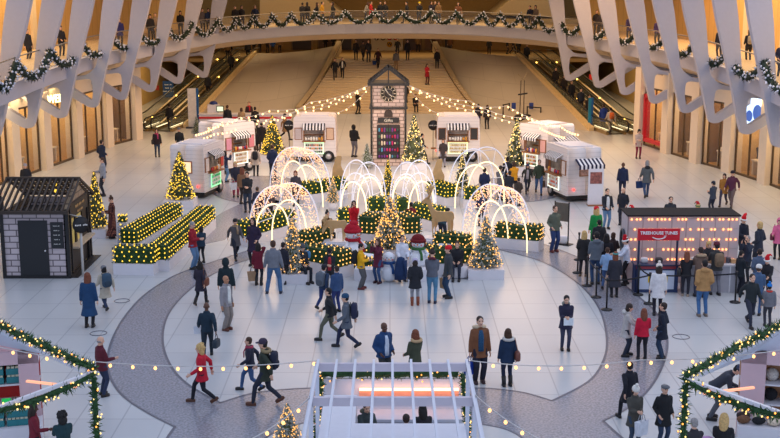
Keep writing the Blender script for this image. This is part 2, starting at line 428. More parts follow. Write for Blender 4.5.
# ---- storefront walls
colL = [(-58, 206), (-22, 193), (12.5, 180.5), (44, 169.5), (76, 158), (106, 147), (135, 139.5)]
colR = [(842, 214), (804, 199), (767, 184), (730.6, 172), (698, 162.7), (668.5, 153), (641, 144)]
M_col = mat((232, 214, 190), 0.6, var=.02)
M_shopfl = mat((196, 150, 84), 0.4)
M_shopwall = mat((222, 186, 130), 0.7, var=.05)
fr = mat((96, 78, 58), 0.4, 0.4)
rnd = random.Random(11)
wn = 0
goods_cols = [(190, 40, 40), (245, 235, 220), (120, 80, 40), (40, 50, 70), (210, 160, 60), (235, 225, 215), (60, 40, 36), (170, 120, 90)]
for side, cols, sg in (('left', colL, -1), ('right', colR, 1)):
    P = [G(*c) for c in cols]
    for i, p in enumerate(P):
        d = (P[min(i + 1, len(P) - 1)] - P[max(i - 1, 0)]).normalized(); ang = math.atan2(d.y, d.x)
        mb = MB(); M = Matrix.Translation(p) @ Matrix.Rotation(ang, 4, 'Z')
        mb.box(-0.42, 0.42, -0.38, 0.38, 0, 4.9, M)
        struct(mb.build('wall_column', M_col))
    for i in range(len(P) - 1):
        a, b = P[i], P[i + 1]; d = (b - a); L = d.length; d.normalize(); ang = math.atan2(d.y, d.x)
        n = Vector((-d.y, d.x, 0)); 
        if n.x * sg < 0: n = -n
        ny = 1 if (Matrix.Rotation(ang, 4, 'Z') @ Vector((0, 1, 0))).dot(n) > 0 else -1
        M = Matrix.Translation(a) @ Matrix.Rotation(ang, 4, 'Z')
        wn += 1
        # window: header band, frame, glass
        w = struct(MB().box(0.3, L - 0.3, -0.12, 0.12, 3.75, 4.6, M).build('window_%d' % wn, M_col))
        f = MB(); f.box(0.4, L - .4, -.05, .05, 0.0, 0.12, M); f.box(.4, L - .4, -.05, .05, 3.63, 3.75, M)
        kind = (i + (0 if sg < 0 else 1)) % 3
        xs = [0.42, L * 0.5, L - 0.5] if kind != 1 else [0.42, L * .36, L * .7, L - .5]
        for x in xs: f.box(x, x + .06, -.05, .05, 0.1, 3.7, M)
        part('window_frame', f, fr, w)
        part('pane', MB().box(0.45, L - 0.45, -.012, .012, .12, 3.63, M), glassmat((150, 140, 130), 0.14), w)
        # shop interior behind
        dp = 3.6
        mb = MB(); y0, y1 = sorted((ny * dp, ny * (dp + .15))); mb.box(0, L, y0, y1, 0, 4.4, M)
        y0, y1 = sorted((ny * 0.3, ny * dp)); mb.box(-.08, .08, y0, y1, 0, 4.4, M); mb.box(L - .08, L + .08, y0, y1, 0, 4.4, M)
        struct(mb.build('wall_shop_' + side, M_shopwall if kind != 2 else mat((104, 74, 48), .7)))
        y0, y1 = sorted((ny * 0.15, ny * dp)); struct(MB().box(0, L, y0, y1, .004, .02, M).build('floor_shop', M_shopfl))
        struct(MB().box(0, L, y0, y1, 4.3, 4.4, M).build('ceiling_shop', mat((230, 215, 190), .8)))
        if sg > 0 and i == 4 or sg < 0 and i == 2: pass
        # display furniture
        st_ = thing('display_shelf', None, None, M @ Vector((L * .5, ny * 2.0, 0)), ang)
        nm = ['nearest', 'second', 'third', 'fourth', 'fifth', 'sixth'][i] 
        tag(st_, 'lit display shelf inside the %s shop window on the %s side, counted from the camera' % (nm, side), 'shelf')
        sh = MB(); 
        for z in (0.7, 1.4, 2.1, 2.8): sh.box(-L * .34, L * .34, -.25, .25, z, z + .06)
        for x in (-L * .34, 0, L * .34): sh.box(x - .04, x + .04, -.25, .25, 0, 2.9)
        part('shelf', sh, mat((244, 222, 180), .5), st_)
        g = MB()
        for z in (0.76, 1.46, 2.16):
            for x in range(6):
                if rnd.random() < .75:
                    X = -L * .3 + x * L * .12; hh = rnd.uniform(.28, .55)
                    g.ell((X, 0, z + hh / 2), (.2, .16, hh / 2), 8, 6, rnd.randrange(len(goods_cols)), e=.4)
        part('goods', g, [mat(c, .6) for c in goods_cols], st_, kind='stuff')
        tb = thing('display_table', 'low display table with goods behind the %s %s window pane, counted from the camera' % (nm, side), 'table', M @ Vector((L * .45, ny * 1.0, 0)), ang)
        t = MB(); t.box(-L * .28, L * .28, -.4, .4, .78, .86); 
        for x in (-L * .26, L * .26): t.box(x - .05, x + .05, -.35, .35, 0, .78)
        part('tabletop', t, mat((240, 225, 196), .5), tb)
        g = MB()
        for x in range(7):
            X = -L * .25 + x * L * .08; hh = rnd.uniform(.1, .3)
            g.ell((X, rnd.uniform(-.2, .2), .86 + hh / 2), (.09, .09, hh / 2), 8, 6, rnd.randrange(len(goods_cols)), e=.6)
        part('goods', g, [mat(c, .6) for c in goods_cols], tb, kind='stuff')
        # lamp panel in the shop ceiling (a real light)
        l = MB().box(L * .2, L * .8, *sorted((ny * 1.0, ny * 2.6)), 4.22, 4.29, M).build('ceiling_light', glow((255, 214, 150), 2.0))
        tag(l, 'warm ceiling light panel in the %s %s shop, counted from the camera' % (nm, side), 'light')
        al = bpy.data.lights.new('shop_lamp', 'AREA'); al.shape = 'RECTANGLE'; al.size = L * .7; al.size_y = 1.6; al.energy = 95; al.color = (1.0, .74, .42)
        ao = link('shop_lamp', al, None, M @ Vector((L * .5, ny * 1.6, 4.15)))
# shop sign in script-like capitals, lit, inside the third bay at left
a = G(12.5, 180.5); b = G(44, 169.5)
sp = atY(52, 99.5, 66.6)
mb = MB(); text_mb(mb, 'ME WEEN', 0.62, facing(sp, math.radians(66)), 0, .05, .012)
tag(mb.build('shop_sign', glow((255, 246, 170), 3.2)), 'glowing pale yellow lettering above a shop window at far left', 'sign')
sp = atY(755, 114, 66)
v = MB().box(-1.0, 1.0, -.05, .05, -.75, .75)
sg_ = v.build('video_screen', glow((190, 215, 245), 1.6), None, atY(757, 113, 62.2), math.radians(-64))
tag(sg_, 'bright blue and white screen above the shop entrance at far right', 'screen')
mb = MB(); mb.ell((0.1, -.06, 0), (.35, .02, .45), 12, 8); mb.ell((-.5, -.06, -.2), (.25, .02, .3), 10, 8)
part('screen_picture', mb, glow((60, 90, 160), 1.0), sg_)
# red framed shop window, right, and blue poster
pR = G(668.5, 153); pR2 = G(641, 144)
mb = MB(); d = (pR2 - pR); L = d.length; ang = math.atan2(d.y, d.x); M = Matrix.Translation(pR) @ Matrix.Rotation(ang, 4, 'Z')
for (x0, x1, z0, z1) in ((.55, .75, .3, 3.3), (L - .75, L - .55, .3, 3.3), (.55, L - .55, 3.1, 3.3), (.55, L - .55, .3, .5)):
    mb.box(x0, x1, .1 if False else -.2, .2, z0, z1, M)
tag(mb.build('window_surround', mat((190, 30, 48), .4)), 'red rectangular surround of the shop window near the right escalator', 'frame')
# walls behind the escalators
M_escw = mat((206, 170, 104), 0.75, var=.05)
for s, nm in ((-1, 'left'), (1, 'right')):
    for a, b in (((s * 17.4, 79.3), (s * 20.6, 87)), ((s * 20.6, 87), (s * 20.6, 119)),): wallseg('wall_' + nm, a, b, 0, 5.6, M_escw)
wallseg('wall_back', (-21, 119.2), (21, 119.2), 0, 5.8, mat((206, 166, 104), .7, var=.05))
# ---- ribs
ribL = [(-8, 138, 20 - 32), (27, 127, 20), (60, 117, 53), (92, 106.5, 84), (121, 99, 113.5), (149.6, 91, 142), (177, 83, 169), (203, 77, 196)]
ribL = [(-8, 138, 20), (27, 127, 54), (60, 117, 84), (92, 106.5, 113.5), (121, 99, 142), (149.6, 91, 169), (177, 83, 195), (203, 77, 220)]
ribR = [(570, 80, 556), (599.7, 87, 581), (626, 94, 606), (655.6, 102.7, 634), (686.4, 112, 662), (715, 122, 692), (747, 133, 724), (780, 146, 758)]
ZC = 3.25
def rounded(poly, r, k=4):
    out = []; n = len(poly)
    for i in range(n):
        p = Vector(poly[i]); a = Vector(poly[i - 1]); b = Vector(poly[(i + 1) % n])
        rr = r[i] if isinstance(r, (list, tuple)) else r
        rr = min(rr, (a - p).length * .45, (b - p).length * .45)
        if rr < 1e-3: out.append((p.x, p.y)); continue
        p0 = p + (a - p).normalized() * rr; p1 = p + (b - p).normalized() * rr
        for j in range(k + 1):
            t = j / k; q = p0 * (1 - t) ** 2 + p * 2 * t * (1 - t) + p1 * t * t; out.append((q.x, q.y))
    return out
def make_rib(cx_, cy_, tx, s):
    ZC = 3.50 if s < 0 else 3.36
    c = G(cx_, cy_ , ZC - 0.28)          # lowest outer corner
    Y = c.y; top = atY(tx, 0, Y)
    o = -s                                  # direction of the hall interior in X (s=-1 left side)
    # slope of the leaning member
    X0 = c.x + o * .26; wB = 0.22; zt = top.z; sl = (top.x - X0 ) / (zt - ZC)
    # u = X, v = Z outline ; s side sign (outward)
    def X(z): return X0 + sl * (z - ZC)
    zt2 = 14.0
    def W(z): return wB + (0.56 - wB) * min(1, max(0, (z - 4.6) / 4.4)) ** 1.1
    P = []
    # inner (hall-side) edge going up
    P.append((X0 + o * 0.10, ZC - 0.25))
    for z in (4.2, 5, 6, 7, 8.5, 10, 12, zt2): P.append((X(z) + o * W(z), z))
    for z in (zt2, 12, 10, 8.5, 7, 6.0, 5.55): P.append((X(z) - o * W(z), z))
    P += [(X(5.2) - o * .8, 5.0), (X(5.2) - o * 3.7, 4.9), (X(5.0) - o * 3.7, 4.6), (X(4.8) - o * 2.0, 4.66)]
    P += [(X(4.7) - o * 0.40, 4.85), (X(4.2) - o * 0.27, 4.0), (X0 - o * 0.25, ZC - .25)]
    rr = [0.3] + [0.2] * 7 + [0] + [0] + [0.2] * 6 + [.4, 0, 0, .2, .3, .1, .2]
    P = rounded(P, rr, 3)
    mb = MB(); T = 0.21
    mb.prism(P, lambda u, v, t: (u, t, v), Y - T, Y + T)
    A = [(X0 + o * .10, ZC - .30), (X0 + o * .16, ZC + .15), (X0 - o * .30, ZC + .14), (X0 - o * 1.6, ZC + 1.02), (X0 - o * 3.7, 5.5), (X0 - o * 3.9, 5.1), (X0 - o * 1.7, ZC + .50), (X0 - o * .35, ZC - .34)]
    A = rounded(A, [.28, 0, 0, .2, 0, 0, .2, .3], 3)
    mb.prism(A, lambda u, v, t: (u, t, v), Y - T + .01, Y + T - .01)
    ob = mb.build('roof_rib', M_rib); struct(ob)
    bv = ob.modifiers.new('b', 'BEVEL'); bv.width = 0.13; bv.segments = 3; bv.limit_method = 'ANGLE'; bv.angle_limit = math.radians(50)
    return ob
for c in ribL: make_rib(c[0], c[1], c[2], -1)
for c in ribR: make_rib(c[0], c[1], c[2], 1)
# ---- stair, landing, flanks
ZL = 3.3; YS0, YS1 = 93.0, 106.5
mb = MB(); NS = 22
for k in range(NS):
    t0 = k / NS; y = YS0 + (YS1 - YS0) * t0; xl = -7.3 + 2.7 * t0; xr = 7.0 - 2.6 * t0
    mb.box(xl, xr, y, YS1 + .4, ZL * k / NS, ZL * (k + 1) / NS)
st_o = struct(mb.build('stairs', mat((214, 190, 150), 0.6, var=.03)))
struct(MB().box(-20.4, 20.4, YS1 + .4, 119, ZL - .3, ZL).build('floor_landing', mat((206, 172, 118), 0.5, var=.04)))
def stairp(px, py):
    d = ray(px, py); # plane z = ZL*(y-YS0)/(YS1-YS0)
    k = ZL / (YS1 - YS0); t = (H + k * YS0) / (k * d.y - d.z)
    p = d * t + Vector((0, 0, H)); p.z = ZL * min(1, max(0, (math.floor((p.y - YS0) / (YS1 - YS0) * NS) + 1) / NS)); return p
for s in (-1, 1):
    if s < 0: bot = [G(187, 128), G(225, 126), G(262, 121), G(296, 112)]; top = [G(256, 53.5, 3.9), G(283, 53, 4.0), G(312, 50, 4.1), G(337, 45.5, 4.3)]
    else: bot = [G(590, 131), G(552, 127), G(515, 121), G(478, 112)]; top = [G(517, 56, 3.9), G(490, 54.5, 4.0), G(463, 50.5, 4.1), G(437, 46, 4.3)]
    bot = catmull(bot, 4); top = catmull(top, 4); N = len(bot)
    R = 8; vs = []; fs = []
    for i in range(N):
        for j in range(R + 1):
            t = j / R; p = bot[i].lerp(top[i], t); f = (i / (N - 1)) ** 2
            p.z += -0.5 * math.sin(PI * t) * f * 0.9
            p.z = max(p.z, 0.0); vs.append(p)
    for i in range(N - 1):
        for j in range(R): a = i * (R + 1) + j; q = (a, a + R + 1, a + R + 2, a + 1); fs.append(q if s < 0 else q[::-1])
    mb = MB().add(vs, fs, True)
    # back skirt and side skirts down to the floor
    def skirt(line):
        n = len(line); mb.add([p for p in line] + [Vector((p.x, p.y, -0.02)) for p in line], [(k, k + 1, n + k + 1, n + k) for k in range(n - 1)])
    skirt(top); skirt([bot[0].lerp(top[0], j / R) for j in range(R + 1)]); skirt([Vector(vs[(N - 1) * (R + 1) + j]) for j in range(R + 1)])
    struct(mb.build('stair_flank', M_stone))
    # thin parapet wall beside the stair with metal handrail
    inn = [Vector(vs[(N - 1) * (R + 1) + j]) for j in range(R + 1)]
    mb = MB(); off = Vector((-s * 0.42, -0.1, 0))
    for j in range(R): mb.bar(inn[j] + off * .5, inn[j + 1] + off * .5, .40, 0.9)
    struct(mb.build('stair_parapet', mat((204, 180, 140), .6, var=.03)))
    hr = MB().tube([p + off * 1.4 + Vector((0, 0, .55)) for p in inn], 0.035, 6)
    tag(hr.build('stair_handrail', mat((110, 84, 50), .3, .8)), 'bronze handrail on the %s side of the grand stair' % ('left' if s < 0 else 'right'), 'handrail')
    # ---- escalators: two beside the flank
    e0 = bot[0] + Vector((0, 1.2, 0)); e1 = top[0].copy(); e1.z = ZL
    d = e1 - e0; d.z = 0; Lh = d.length; ang = math.atan2(d.y, d.x) - PI / 2
    for k in range(2):
        off = s * (0.85 + 1.75 * k)
        M0 = Matrix.Rotation(ang, 4, 'Z'); o0 = e0 + M0 @ Vector((off, 0, 0))
        es = thing('escalator', 'escalator %s the sloping stone flank on the %s' % ('directly beside' if k == 0 else 'on the outer side away from', 'left' if s < 0 else 'right'), 'escalator', o0, ang)
        line = [(-4.2, 0.0), (-0.6, 0.0), (0.4, .12), (Lh - 1, ZL - .15), (Lh, ZL), (Lh + 2.5, ZL)]
        mb = MB()
        for q in range(46):
            y = -0.2 + q * (Lh / 46.0); z = max(0.02, (y + 0.2) / Lh * ZL); mb.box(-.5, .5, y, y + Lh / 46.0 + .01, z - .3, z + .05)
        mb.box(-.5, .5, -3.2, -.2, 0.0, 0.06); mb.box(-.5, .5, Lh - .2, Lh + 2, ZL - .2, ZL + .03)
        part('steps', mb, mat((70, 62, 50), .45, .5), es)
        for sx in (-1, 1):
            X = sx * .62
            prof = [(-3.4, .0), (-3.4, .25), (-.5, .25), (Lh, ZL + .25), (Lh + 1.8, ZL + .25), (Lh + 1.8, ZL - .35), (Lh, ZL - .35), (0, -.0)]
            part('side_skirt', MB().prism(prof, lambda u, v, t: (t, u, v), X - .09, X + .09), mat((176, 150, 104), .3, .7), es)
            gl = [(-3.6, .3), (-3.6, .85), (-.6, .85), (Lh - .2, ZL + .85), (Lh + 1.8, ZL + .85), (Lh + 1.8, ZL + .3), (Lh, ZL + .3), (-.4, .3)]
            part('glass_balustrade', MB().prism(gl, lambda u, v, t: (t, u, v), X - .01, X + .01), glassmat((170, 175, 150), .16), es)
            path = [(X, -3.2, .2)] + [(X, -3.6 - .42 * math.sin(a * PI / 6), .57 - .37 * math.cos(a * PI / 6)) for a in range(1, 6)] + [(X, -3.5, .95), (X, -.6, .95), (X, 0.3, 1.05), (X, Lh - .3, ZL + .9), (X, Lh + .4, ZL + .98), (X, Lh + 1.9, ZL + .98)]
            part('handrail', MB().tube(path, .055, 6), mat((22, 20, 18), .35), es)
            part('light_strip', MB().bar((X - sx * .12, -3.2, .3), (X - sx * .12, -.5, .3), .03, .04), glow((255, 240, 190), 2.0), es)
        for q in range(4):
            b_ = MB(); y = 1 + q * (Lh - 2) / 3; b_.ell((.55 * s, y, y / Lh * ZL + .3), (.05, .13, .06), 8, 5)
            part('lamp', b_, glow((255, 200, 90), 6), es)
    # cream coping along the flank's diagonal edge
    struct(MB().bar(bot[0] + Vector((s * .1, 0, .1)), top[0] + Vector((s * .1, 0, .1)), .35, .3).build('trim_%d' % (30 + s), mat((226, 196, 140), .6)))
# wall behind landing: doors, subway signs
for k, (x0, x1, c) in enumerate(((292, 312, (70, 48, 26)), (318, 336, (120, 84, 40)), (340, 352, (60, 44, 26)), (356, 370, (120, 88, 44)), (405, 422, (96, 66, 30)), (424, 440, (132, 92, 44)), (444, 452, (60, 44, 26)))):
    a = atY(x0, 50, 119); b = atY(x1, 50, 119)
    dr = struct(MB().box(a.x, b.x, 118.9, 119.05, ZL, 5.6).build('door_%d' % (k + 1), mat(c, .35)))
    part('door_frame', MB().box(a.x - .1, a.x + .05, 118.8, 119.0, ZL, 5.7).box(b.x - .05, b.x + .1, 118.8, 119.0, ZL, 5.7).box(a.x, b.x, 118.8, 119, 5.5, 5.7), mat((150, 116, 66), .4, .5), dr)
a = atY(371, 50, 118); b = atY(403, 50, 118)
sb = thing('transit_sign', 'white wall panel with coloured round subway route bullets above the stair landing', 'sign', ((a.x + b.x) / 2, 118.0, ZL))
part('panel', MB().box(a.x - b.x + (b.x - a.x) / 2, (b.x - a.x) / 2, -.05, .05, 0.0, 2.35), mat((224, 208, 178), .6, var=.02), sb)
for px, py, c, t in ((376.6, 37.6, (96, 62, 38), 'J'), (383, 37.6, (96, 62, 38), 'Z'), (389.5, 37.4, (205, 42, 40), '2'), (395.6, 37.4, (205, 42, 40), '3'), (389.5, 44.3, (240, 180, 30), 'W')):
    p = atY(px, py, 117.9); lp = p - sb.location
    bl = MB().lathe([(0.001, 0), (.27, 0), (.27, .04), (.001, .04)], n=20)
    M = Matrix.Translation(lp) @ Matrix.Rotation(PI / 2, 4, 'X')
    r_ = part('route_bullet', bl, mat(c, .5, var=.02), sb, M=M)
    tm = MB(); text_mb(tm, t, .42, Matrix.Translation((0, 0, .06)), 0, .02, .01)
    part('lettering', tm, mat((250, 244, 230) if t != 'W' else (30, 26, 22), .5), r_)
# blue wall posters by the escalators and small signs
def wallsign(px0, py0, px1, py1, Y, c, label, txt=None, rz=0, tc=(230, 235, 245), emit=0):
    a = atY(px0, py1, Y); b = atY(px1, py0, Y); w = b.x - a.x; h = b.z - a.z
    o = thing('wall_sign', label, 'sign', ((a.x + b.x) / 2, Y, a.z), rz)
    part('panel', MB().box(-w / 2, w / 2, -.04, .04, 0, h), (glow(c, emit) if emit else mat(c, .5, var=.03)), o)
    if txt:
        tm = MB()
        for i, t in enumerate(txt): marks_mb(tm, len(t) + 2, h * .10, facing((0, -.06, h * (.78 - .2 * i))), .02)
        part('lettering', tm, mat(tc, .5), o)
    return o
wallsign(163.3, 81, 173.3, 97.5, 101, (22, 74, 140), 'large blue poster on the wall behind the left escalators', ['Lower', 'West', 'Concourse'])
wallsign(154, 85.5, 159, 90, 101, (160, 44, 30), 'small red sign on the wall left of the blue poster')
wallsign(181.3, 72.5, 184, 77, 101, (255, 60, 40), 'small glowing red exit sign above the left escalators', emit=2)
wallsign(187, 83.5, 191, 92, 99, (30, 120, 150), 'small teal sign beside the left escalator')
wallsign(589, 74.5, 594, 79.5, 101, (230, 40, 36), 'small red sign on the wall above the right escalators')
wallsign(581, 86, 585.5, 94.5, 101, (24, 110, 140), 'small teal sign on the wall beside the right escalator')
wallsign(634.3, 96.5, 637.5, 105.5, 84.5, (30, 90, 170), 'small blue sign at the edge of the right storefront wall')
# totems at the escalator feet
for px, py, h, w, label, c2 in ((193, 128, 2.8, .6, 'white and blue information totem beside the left escalator', (226, 220, 212)), (589, 129, 2.2, .18, 'slim teal banner post at the foot of the right escalator', (28, 130, 160))):
    p = G(px, py); o = thing('information_totem', label, 'totem', p)
    part('panel', MB().box(-w / 2, w / 2, -.08, .08, .1, h), mat(c2, .5), o)
    part('edge_strip', MB().box(w / 2, w / 2 + .15, -.09, .09, .1, h), mat((24, 90, 150), .5), o)
    part('base', MB().box(-w / 2 - .15, w / 2 + .3, -.3, .3, 0, .1), mat((60, 60, 66), .5), o)
# downlights
k = 0
for px, py in ((246, 39), (276, 36.5), (311, 35), (348, 34.3), (425, 34.3), (463, 35.5)):
    p = G(px, py, 5.5); o = MB().lathe([(.001, 0), (.18, 0), (.18, .06), (.001, .06)], n=12).build('downlight', glow((255, 226, 150), 8), None, (p.x, max(p.y, 105), 5.3))
    o.location.z = 5.42; k += 1
    tag(o, '%s small round downlight from the left under the bridge' % ['first', 'second', 'third', 'fourth', 'fifth', 'sixth'][k - 1], 'light', 'downlights under the bridge')
def area(name, loc, sx, sy, e, col, rot=(0, 0, 0)):
    l = bpy.data.lights.new(name, 'AREA'); l.shape = 'RECTANGLE'; l.size = sx; l.size_y = sy; l.energy = e; l.color = col
    o = link(name, l, None, loc); o.rotation_euler = rot; return o
WARM = (1.0, .72, .38)
# warm lamps of the soffits, bridge and balcony, plus added overhead fill
area('bridge_lamps', (0, 111, 5.3), 30, 6, 260, WARM)
area('balcony_lamps_back', (0, 114, 11.0), 36, 8, 420, WARM)
area('warm_fill_rear', (0, 98, 10.9), 26, 8, 1250, (1, .74, .48))  # unseen warm light added above the stair, no fixture there
area('vault_lamps_middle', (5, 77, 14.1), 30, 14, 4300, (1.0, .62, .33))  # unseen light added to warm the far floor, no fixture there
area('skylight', (16, 38, 19), 14, 30, 1400, (1.0, .93, .92))  # unseen area light added at upper right to brighten the right front
for s in (-1, 1):
    area('balcony_lamps', (s * 21, 62, 11.0), 3, 34, 1300, WARM)
    area('soffit_lamps', (s * 19.3, 62, 4.35), .8, 30, 450, WARM)
    area('soffit_lamps', (s * 17.5, 92, 5.2), 2.5, 16, 420, WARM)
w = bpy.data.worlds.new('w'); SC.world = w; w.use_nodes = True
bg = w.node_tree.nodes['Background']; bg.inputs[0].default_value = (*lin((188, 204, 236)), 1); bg.inputs[1].default_value = 1.1
# ================================================================ FAIRGROUND PROPS
BL_Y = glow((255, 206, 66), 1.5); BL_W = glow((255, 214, 130), 1.7); BL_O = glow((255, 186, 96), 1.7); BL_C = glow((255, 206, 140), 2.6); BL_P = glow((255, 200, 158), 1.1)
M_leaf = mat((38, 74, 36), .8, var=.35, scale=12); M_leafd = mat((22, 44, 24), .85, var=.3, scale=12)
M_fir = mat((84, 92, 62), .8, var=.3, scale=10); M_frost = mat((186, 192, 186), .8, var=.12, scale=14)
M_bark = mat((80, 58, 40), .9)
M_white = mat((226, 222, 226), .45, var=.02); M_black = mat((26, 25, 27), .5, var=.1); M_wood = mat((150, 100, 60), .6, var=.15, scale=14)
# ---- Christmas trees (mesh variants are shared)
def tree_meshes(n, frost, nl, lm, seed, slim=.30):
    rd = random.Random(seed); f = MB(); l = MB(); 
    for i in range(n):
        t = rd.random() ** 1.35; z = .04 + t * .94; r = slim * (1 - t) ** .92 * (0.72 + .28 * abs(math.sin(z * 34))) * rd.uniform(.55, 1.05) + .004
        a = rd.random() * 2 * PI; p = Vector((r * math.cos(a), r * math.sin(a), z))
        ax = Vector((math.cos(a), math.sin(a), -.15)); ln = .075 * (1 - t * .55)
        spray(f, p, .01, 5, ln, .010, rd, ax, 1 if rd.random() < frost else 0)
    # solid inner core so the crown is not see-through
    f.lathe([(.001, .03), (slim * .72, .05), (slim * .45, .4), (slim * .2, .72), (.001, .96)], n=10, m=0)
    for i in range(nl):
        t = rd.random() ** 1.35; z = .03 + t * .95; r = slim * (1 - t) ** .92 * 1.02 + .006; a = rd.random() * 2 * PI
        bulb(l, (r * math.cos(a), r * math.sin(a), z), .0105)
    return f.mesh('foliage', [M_fir, M_frost]), l.mesh('fairy_lights', lm)
_tv = {'lit': tree_meshes(620, .10, 330, BL_Y, 1), 'warm': tree_meshes(620, .30, 240, BL_W, 2), 'frost': tree_meshes(720, .88, 230, BL_O, 3), 'bare': tree_meshes(420, .9, 0, BL_W, 4), 'big': tree_meshes(1000, .7, 480, BL_O, 5)}
def tree(px, py, top, halfw, var, label, planter='box', z0=0.0, group='lit Christmas trees'):
    p = G(px, py, z0); th_ = atY(px, top, p.y).z - z0
    base_h = .38 if planter else .1
    o = thing('christmas_tree', label, 'tree', p, rnd.random() * 6, group)
    hgt = th_ - base_h; wd = halfw / F * (p.y * ct + (H - 1) * st)
    me, le = _tv[var]
    sx = wd / .30; M = Matrix.Translation((0, 0, base_h)) @ Matrix.Diagonal((sx, sx, hgt, 1))
    link('foliage', me, o, M=M); 
    if len(le.vertices):
        q = link('fairy_lights', le, o, M=M); q['kind'] = 'stuff'
    part('trunk', MB().tube([(0, 0, base_h - .12), (0, 0, base_h + .25)], .05, 8), M_bark, o)
    if planter == 'box':
        pb = MB(); pb.box(-wd * 1.05, wd * 1.05, -wd * .95, wd * .95, 0, .36)
        pl = part('planter', pb, M_white, o); pl.rotation_euler.z = -o.rotation_euler.z
    elif planter == 'pot': part('planter', MB().lathe([(.001, 0), (wd * .6, 0), (wd * .7, .36), (.001, .36)], n=16), M_white, o)
    return o
tree(181, 206, 151, 14, 'lit', 'tall yellow-lit Christmas tree in a white planter in front of the nearest left trailer')
tree(273, 160, 115, 12, 'lit', 'yellow-lit Christmas tree between the two left trailers and the trailer by the clock tower')
tree(97, 236, 171, 11, 'lit', 'yellow-lit Christmas tree behind the brick kiosk at left')
tree(414, 168, 114, 12, 'warm', 'slim frosted Christmas tree directly right of the clock tower')
tree(516, 172, 118, 12, 'warm', 'lit Christmas tree beside the white trailer at right rear')
tree(293, 281, 217, 15, 'frost', 'frosted Christmas tree with orange lights at left front of the display, beside the seated woman')
tree(390, 256, 196, 17, 'big', 'big central Christmas tree between the two snowmen')
tree(485, 276, 216, 17, 'frost', 'frosted Christmas tree at right front corner of the planters')
tree(388, 203, 159, 8, 'lit', 'small yellow-lit Christmas tree between the two middle arch tunnels', 'pot')
tree(367, 168, 143, 7, 'bare', 'small pale frosted tree without lights left of the clock tower', None)
tree(462, 196, 150, 8, 'warm', 'slender lit tree inside the rear right arch tunnel', 'pot')
tree(333, 210, 178, 7, 'frost', 'small frosted tree behind the left reindeer', 'pot')
tree(288, 462, 403, 17, 'frost', 'lit tree top at the bottom edge in front of the middle booth', 'pot')
tree(197, 140, 116, 6, 'bare', 'small frosted tree behind the left trailers', 'pot')
# ---- hedges in planters
def hedge(a, b, label, h=.42, hh=.55, w=.7, rows=4, step=.30, bm=None, planter=True, z=0.0, name='lit_hedge'):
    a = Vector(a); b = Vector(b); d = b - a; L = d.length; ang = math.atan2(d.y, d.x)
    o = thing(name, label, 'hedge', (a + b) / 2 + Vector((0, 0, z)), ang)
    if planter: part('planter', MB().box(-L / 2, L / 2, -w / 2 - .05, w / 2 + .05, 0, h), M_white, o)
    rd = random.Random(int(L * 1000)); f = MB(); f.box(-L / 2 + .04, L / 2 - .04, -w / 2 + .04, w / 2 - .04, h, h + hh - .03)
    n = int(L * (w + 2 * hh) * 150)
    for _ in range(min(n, 2600)):
        x = rd.uniform(-L / 2, L / 2); t = rd.uniform(0, w + 2 * hh)
        if t < hh: p = Vector((x, -w / 2, h + t)); ax = Vector((0, -1, .3))
        elif t < hh + w: p = Vector((x, -w / 2 + t - hh, h + hh)); ax = Vector((0, 0, 1))
        else: p = Vector((x, w / 2, h + hh * 2 + w - t)); ax = Vector((0, 1, .3))
        spray(f, p, .02, 2, .07, .022, rd, ax * .8, 0)
    for s in (-1, 1):
        for _ in range(60): spray(f, Vector((s * L / 2, rd.uniform(-w / 2, w / 2), rd.uniform(h, h + hh))), .02, 2, .07, .022, rd, Vector((s, 0, 0)), 0)
    part('foliage', f, [M_leaf], o)
    l = MB(); nx = int(L / step)
    for i in range(nx + 1):
        x = -L / 2 + .08 + i * (L - .16) / max(nx, 1)
        for k in range(int(hh / .17)): bulb(l, (x + (.08 if k % 2 else 0), -w / 2 - .03, h + .1 + k * .17 + rd.uniform(-.02, .02)), .028)
        for k in range(rows - 1): bulb(l, (x + (.08 if k % 2 else 0), -w / 2 + .1 + k * (w - .2) / max(rows - 2, 1), h + hh + .03), .028)
        for k in range(2): bulb(l, (x, w / 2 + .03, h + .15 + k * .2), .028)
    for s in (-1, 1):
        for k in range(3):
            for j in range(max(2, int(w / .2))): bulb(l, (s * (L / 2 + .03), -w / 2 + .1 + j * .2, h + .1 + k * .17), .028)
    part('fairy_lights', l, bm or BL_Y, o, kind='stuff')
    return o
hedge(G(117, 272), G(157, 273), 'net-lit box hedge in a white planter, front side of the angled planter at left')
hedge(G(159, 271), G(207, 228), 'long net-lit hedge in a white planter running back from the angled planter at left')
hedge(G(129, 254), G(175, 225), 'shorter net-lit hedge behind and parallel to the long one at left')
hedge(G(121, 249), G(127, 249), 'small lit box plant on a white pedestal beside the woman in the plaid coat', h=.95, hh=.4, w=.4)
hedge(G(241, 246), G(290, 232), 'lit hedge in a white planter behind the front left arch tunnel')
hedge(G(302, 268), G(347, 277), 'lit hedge in a white planter behind the seated woman with blue bag', bm=BL_O)
hedge(G(302, 257), G(326, 251), 'lit hedge below the left reindeer, behind the frosted tree', bm=BL_O)
hedge(G(352, 266), G(377, 262), 'lit hedge step under the snowman with the red knitted hat', bm=BL_O, h=.2)
hedge(G(342, 271), G(372, 275), 'front lit hedge strip before the snowman with the red knitted hat', bm=BL_O, h=.12, hh=.5, w=.45)
hedge(G(405, 262), G(432, 266), 'lit hedge step under the snowman with the plaid cap', bm=BL_O, h=.2)
hedge(G(428, 273), G(474, 272), 'lit hedge in a white planter behind the seated man in black', bm=BL_O)
hedge(G(436, 259), G(470, 262), 'rear lit hedge between the right reindeer and the frosted tree', bm=BL_O, h=.5)
hedge(G(497, 246), G(541, 250), 'lit hedge in a white planter inside the front right arch tunnel', bm=BL_O)
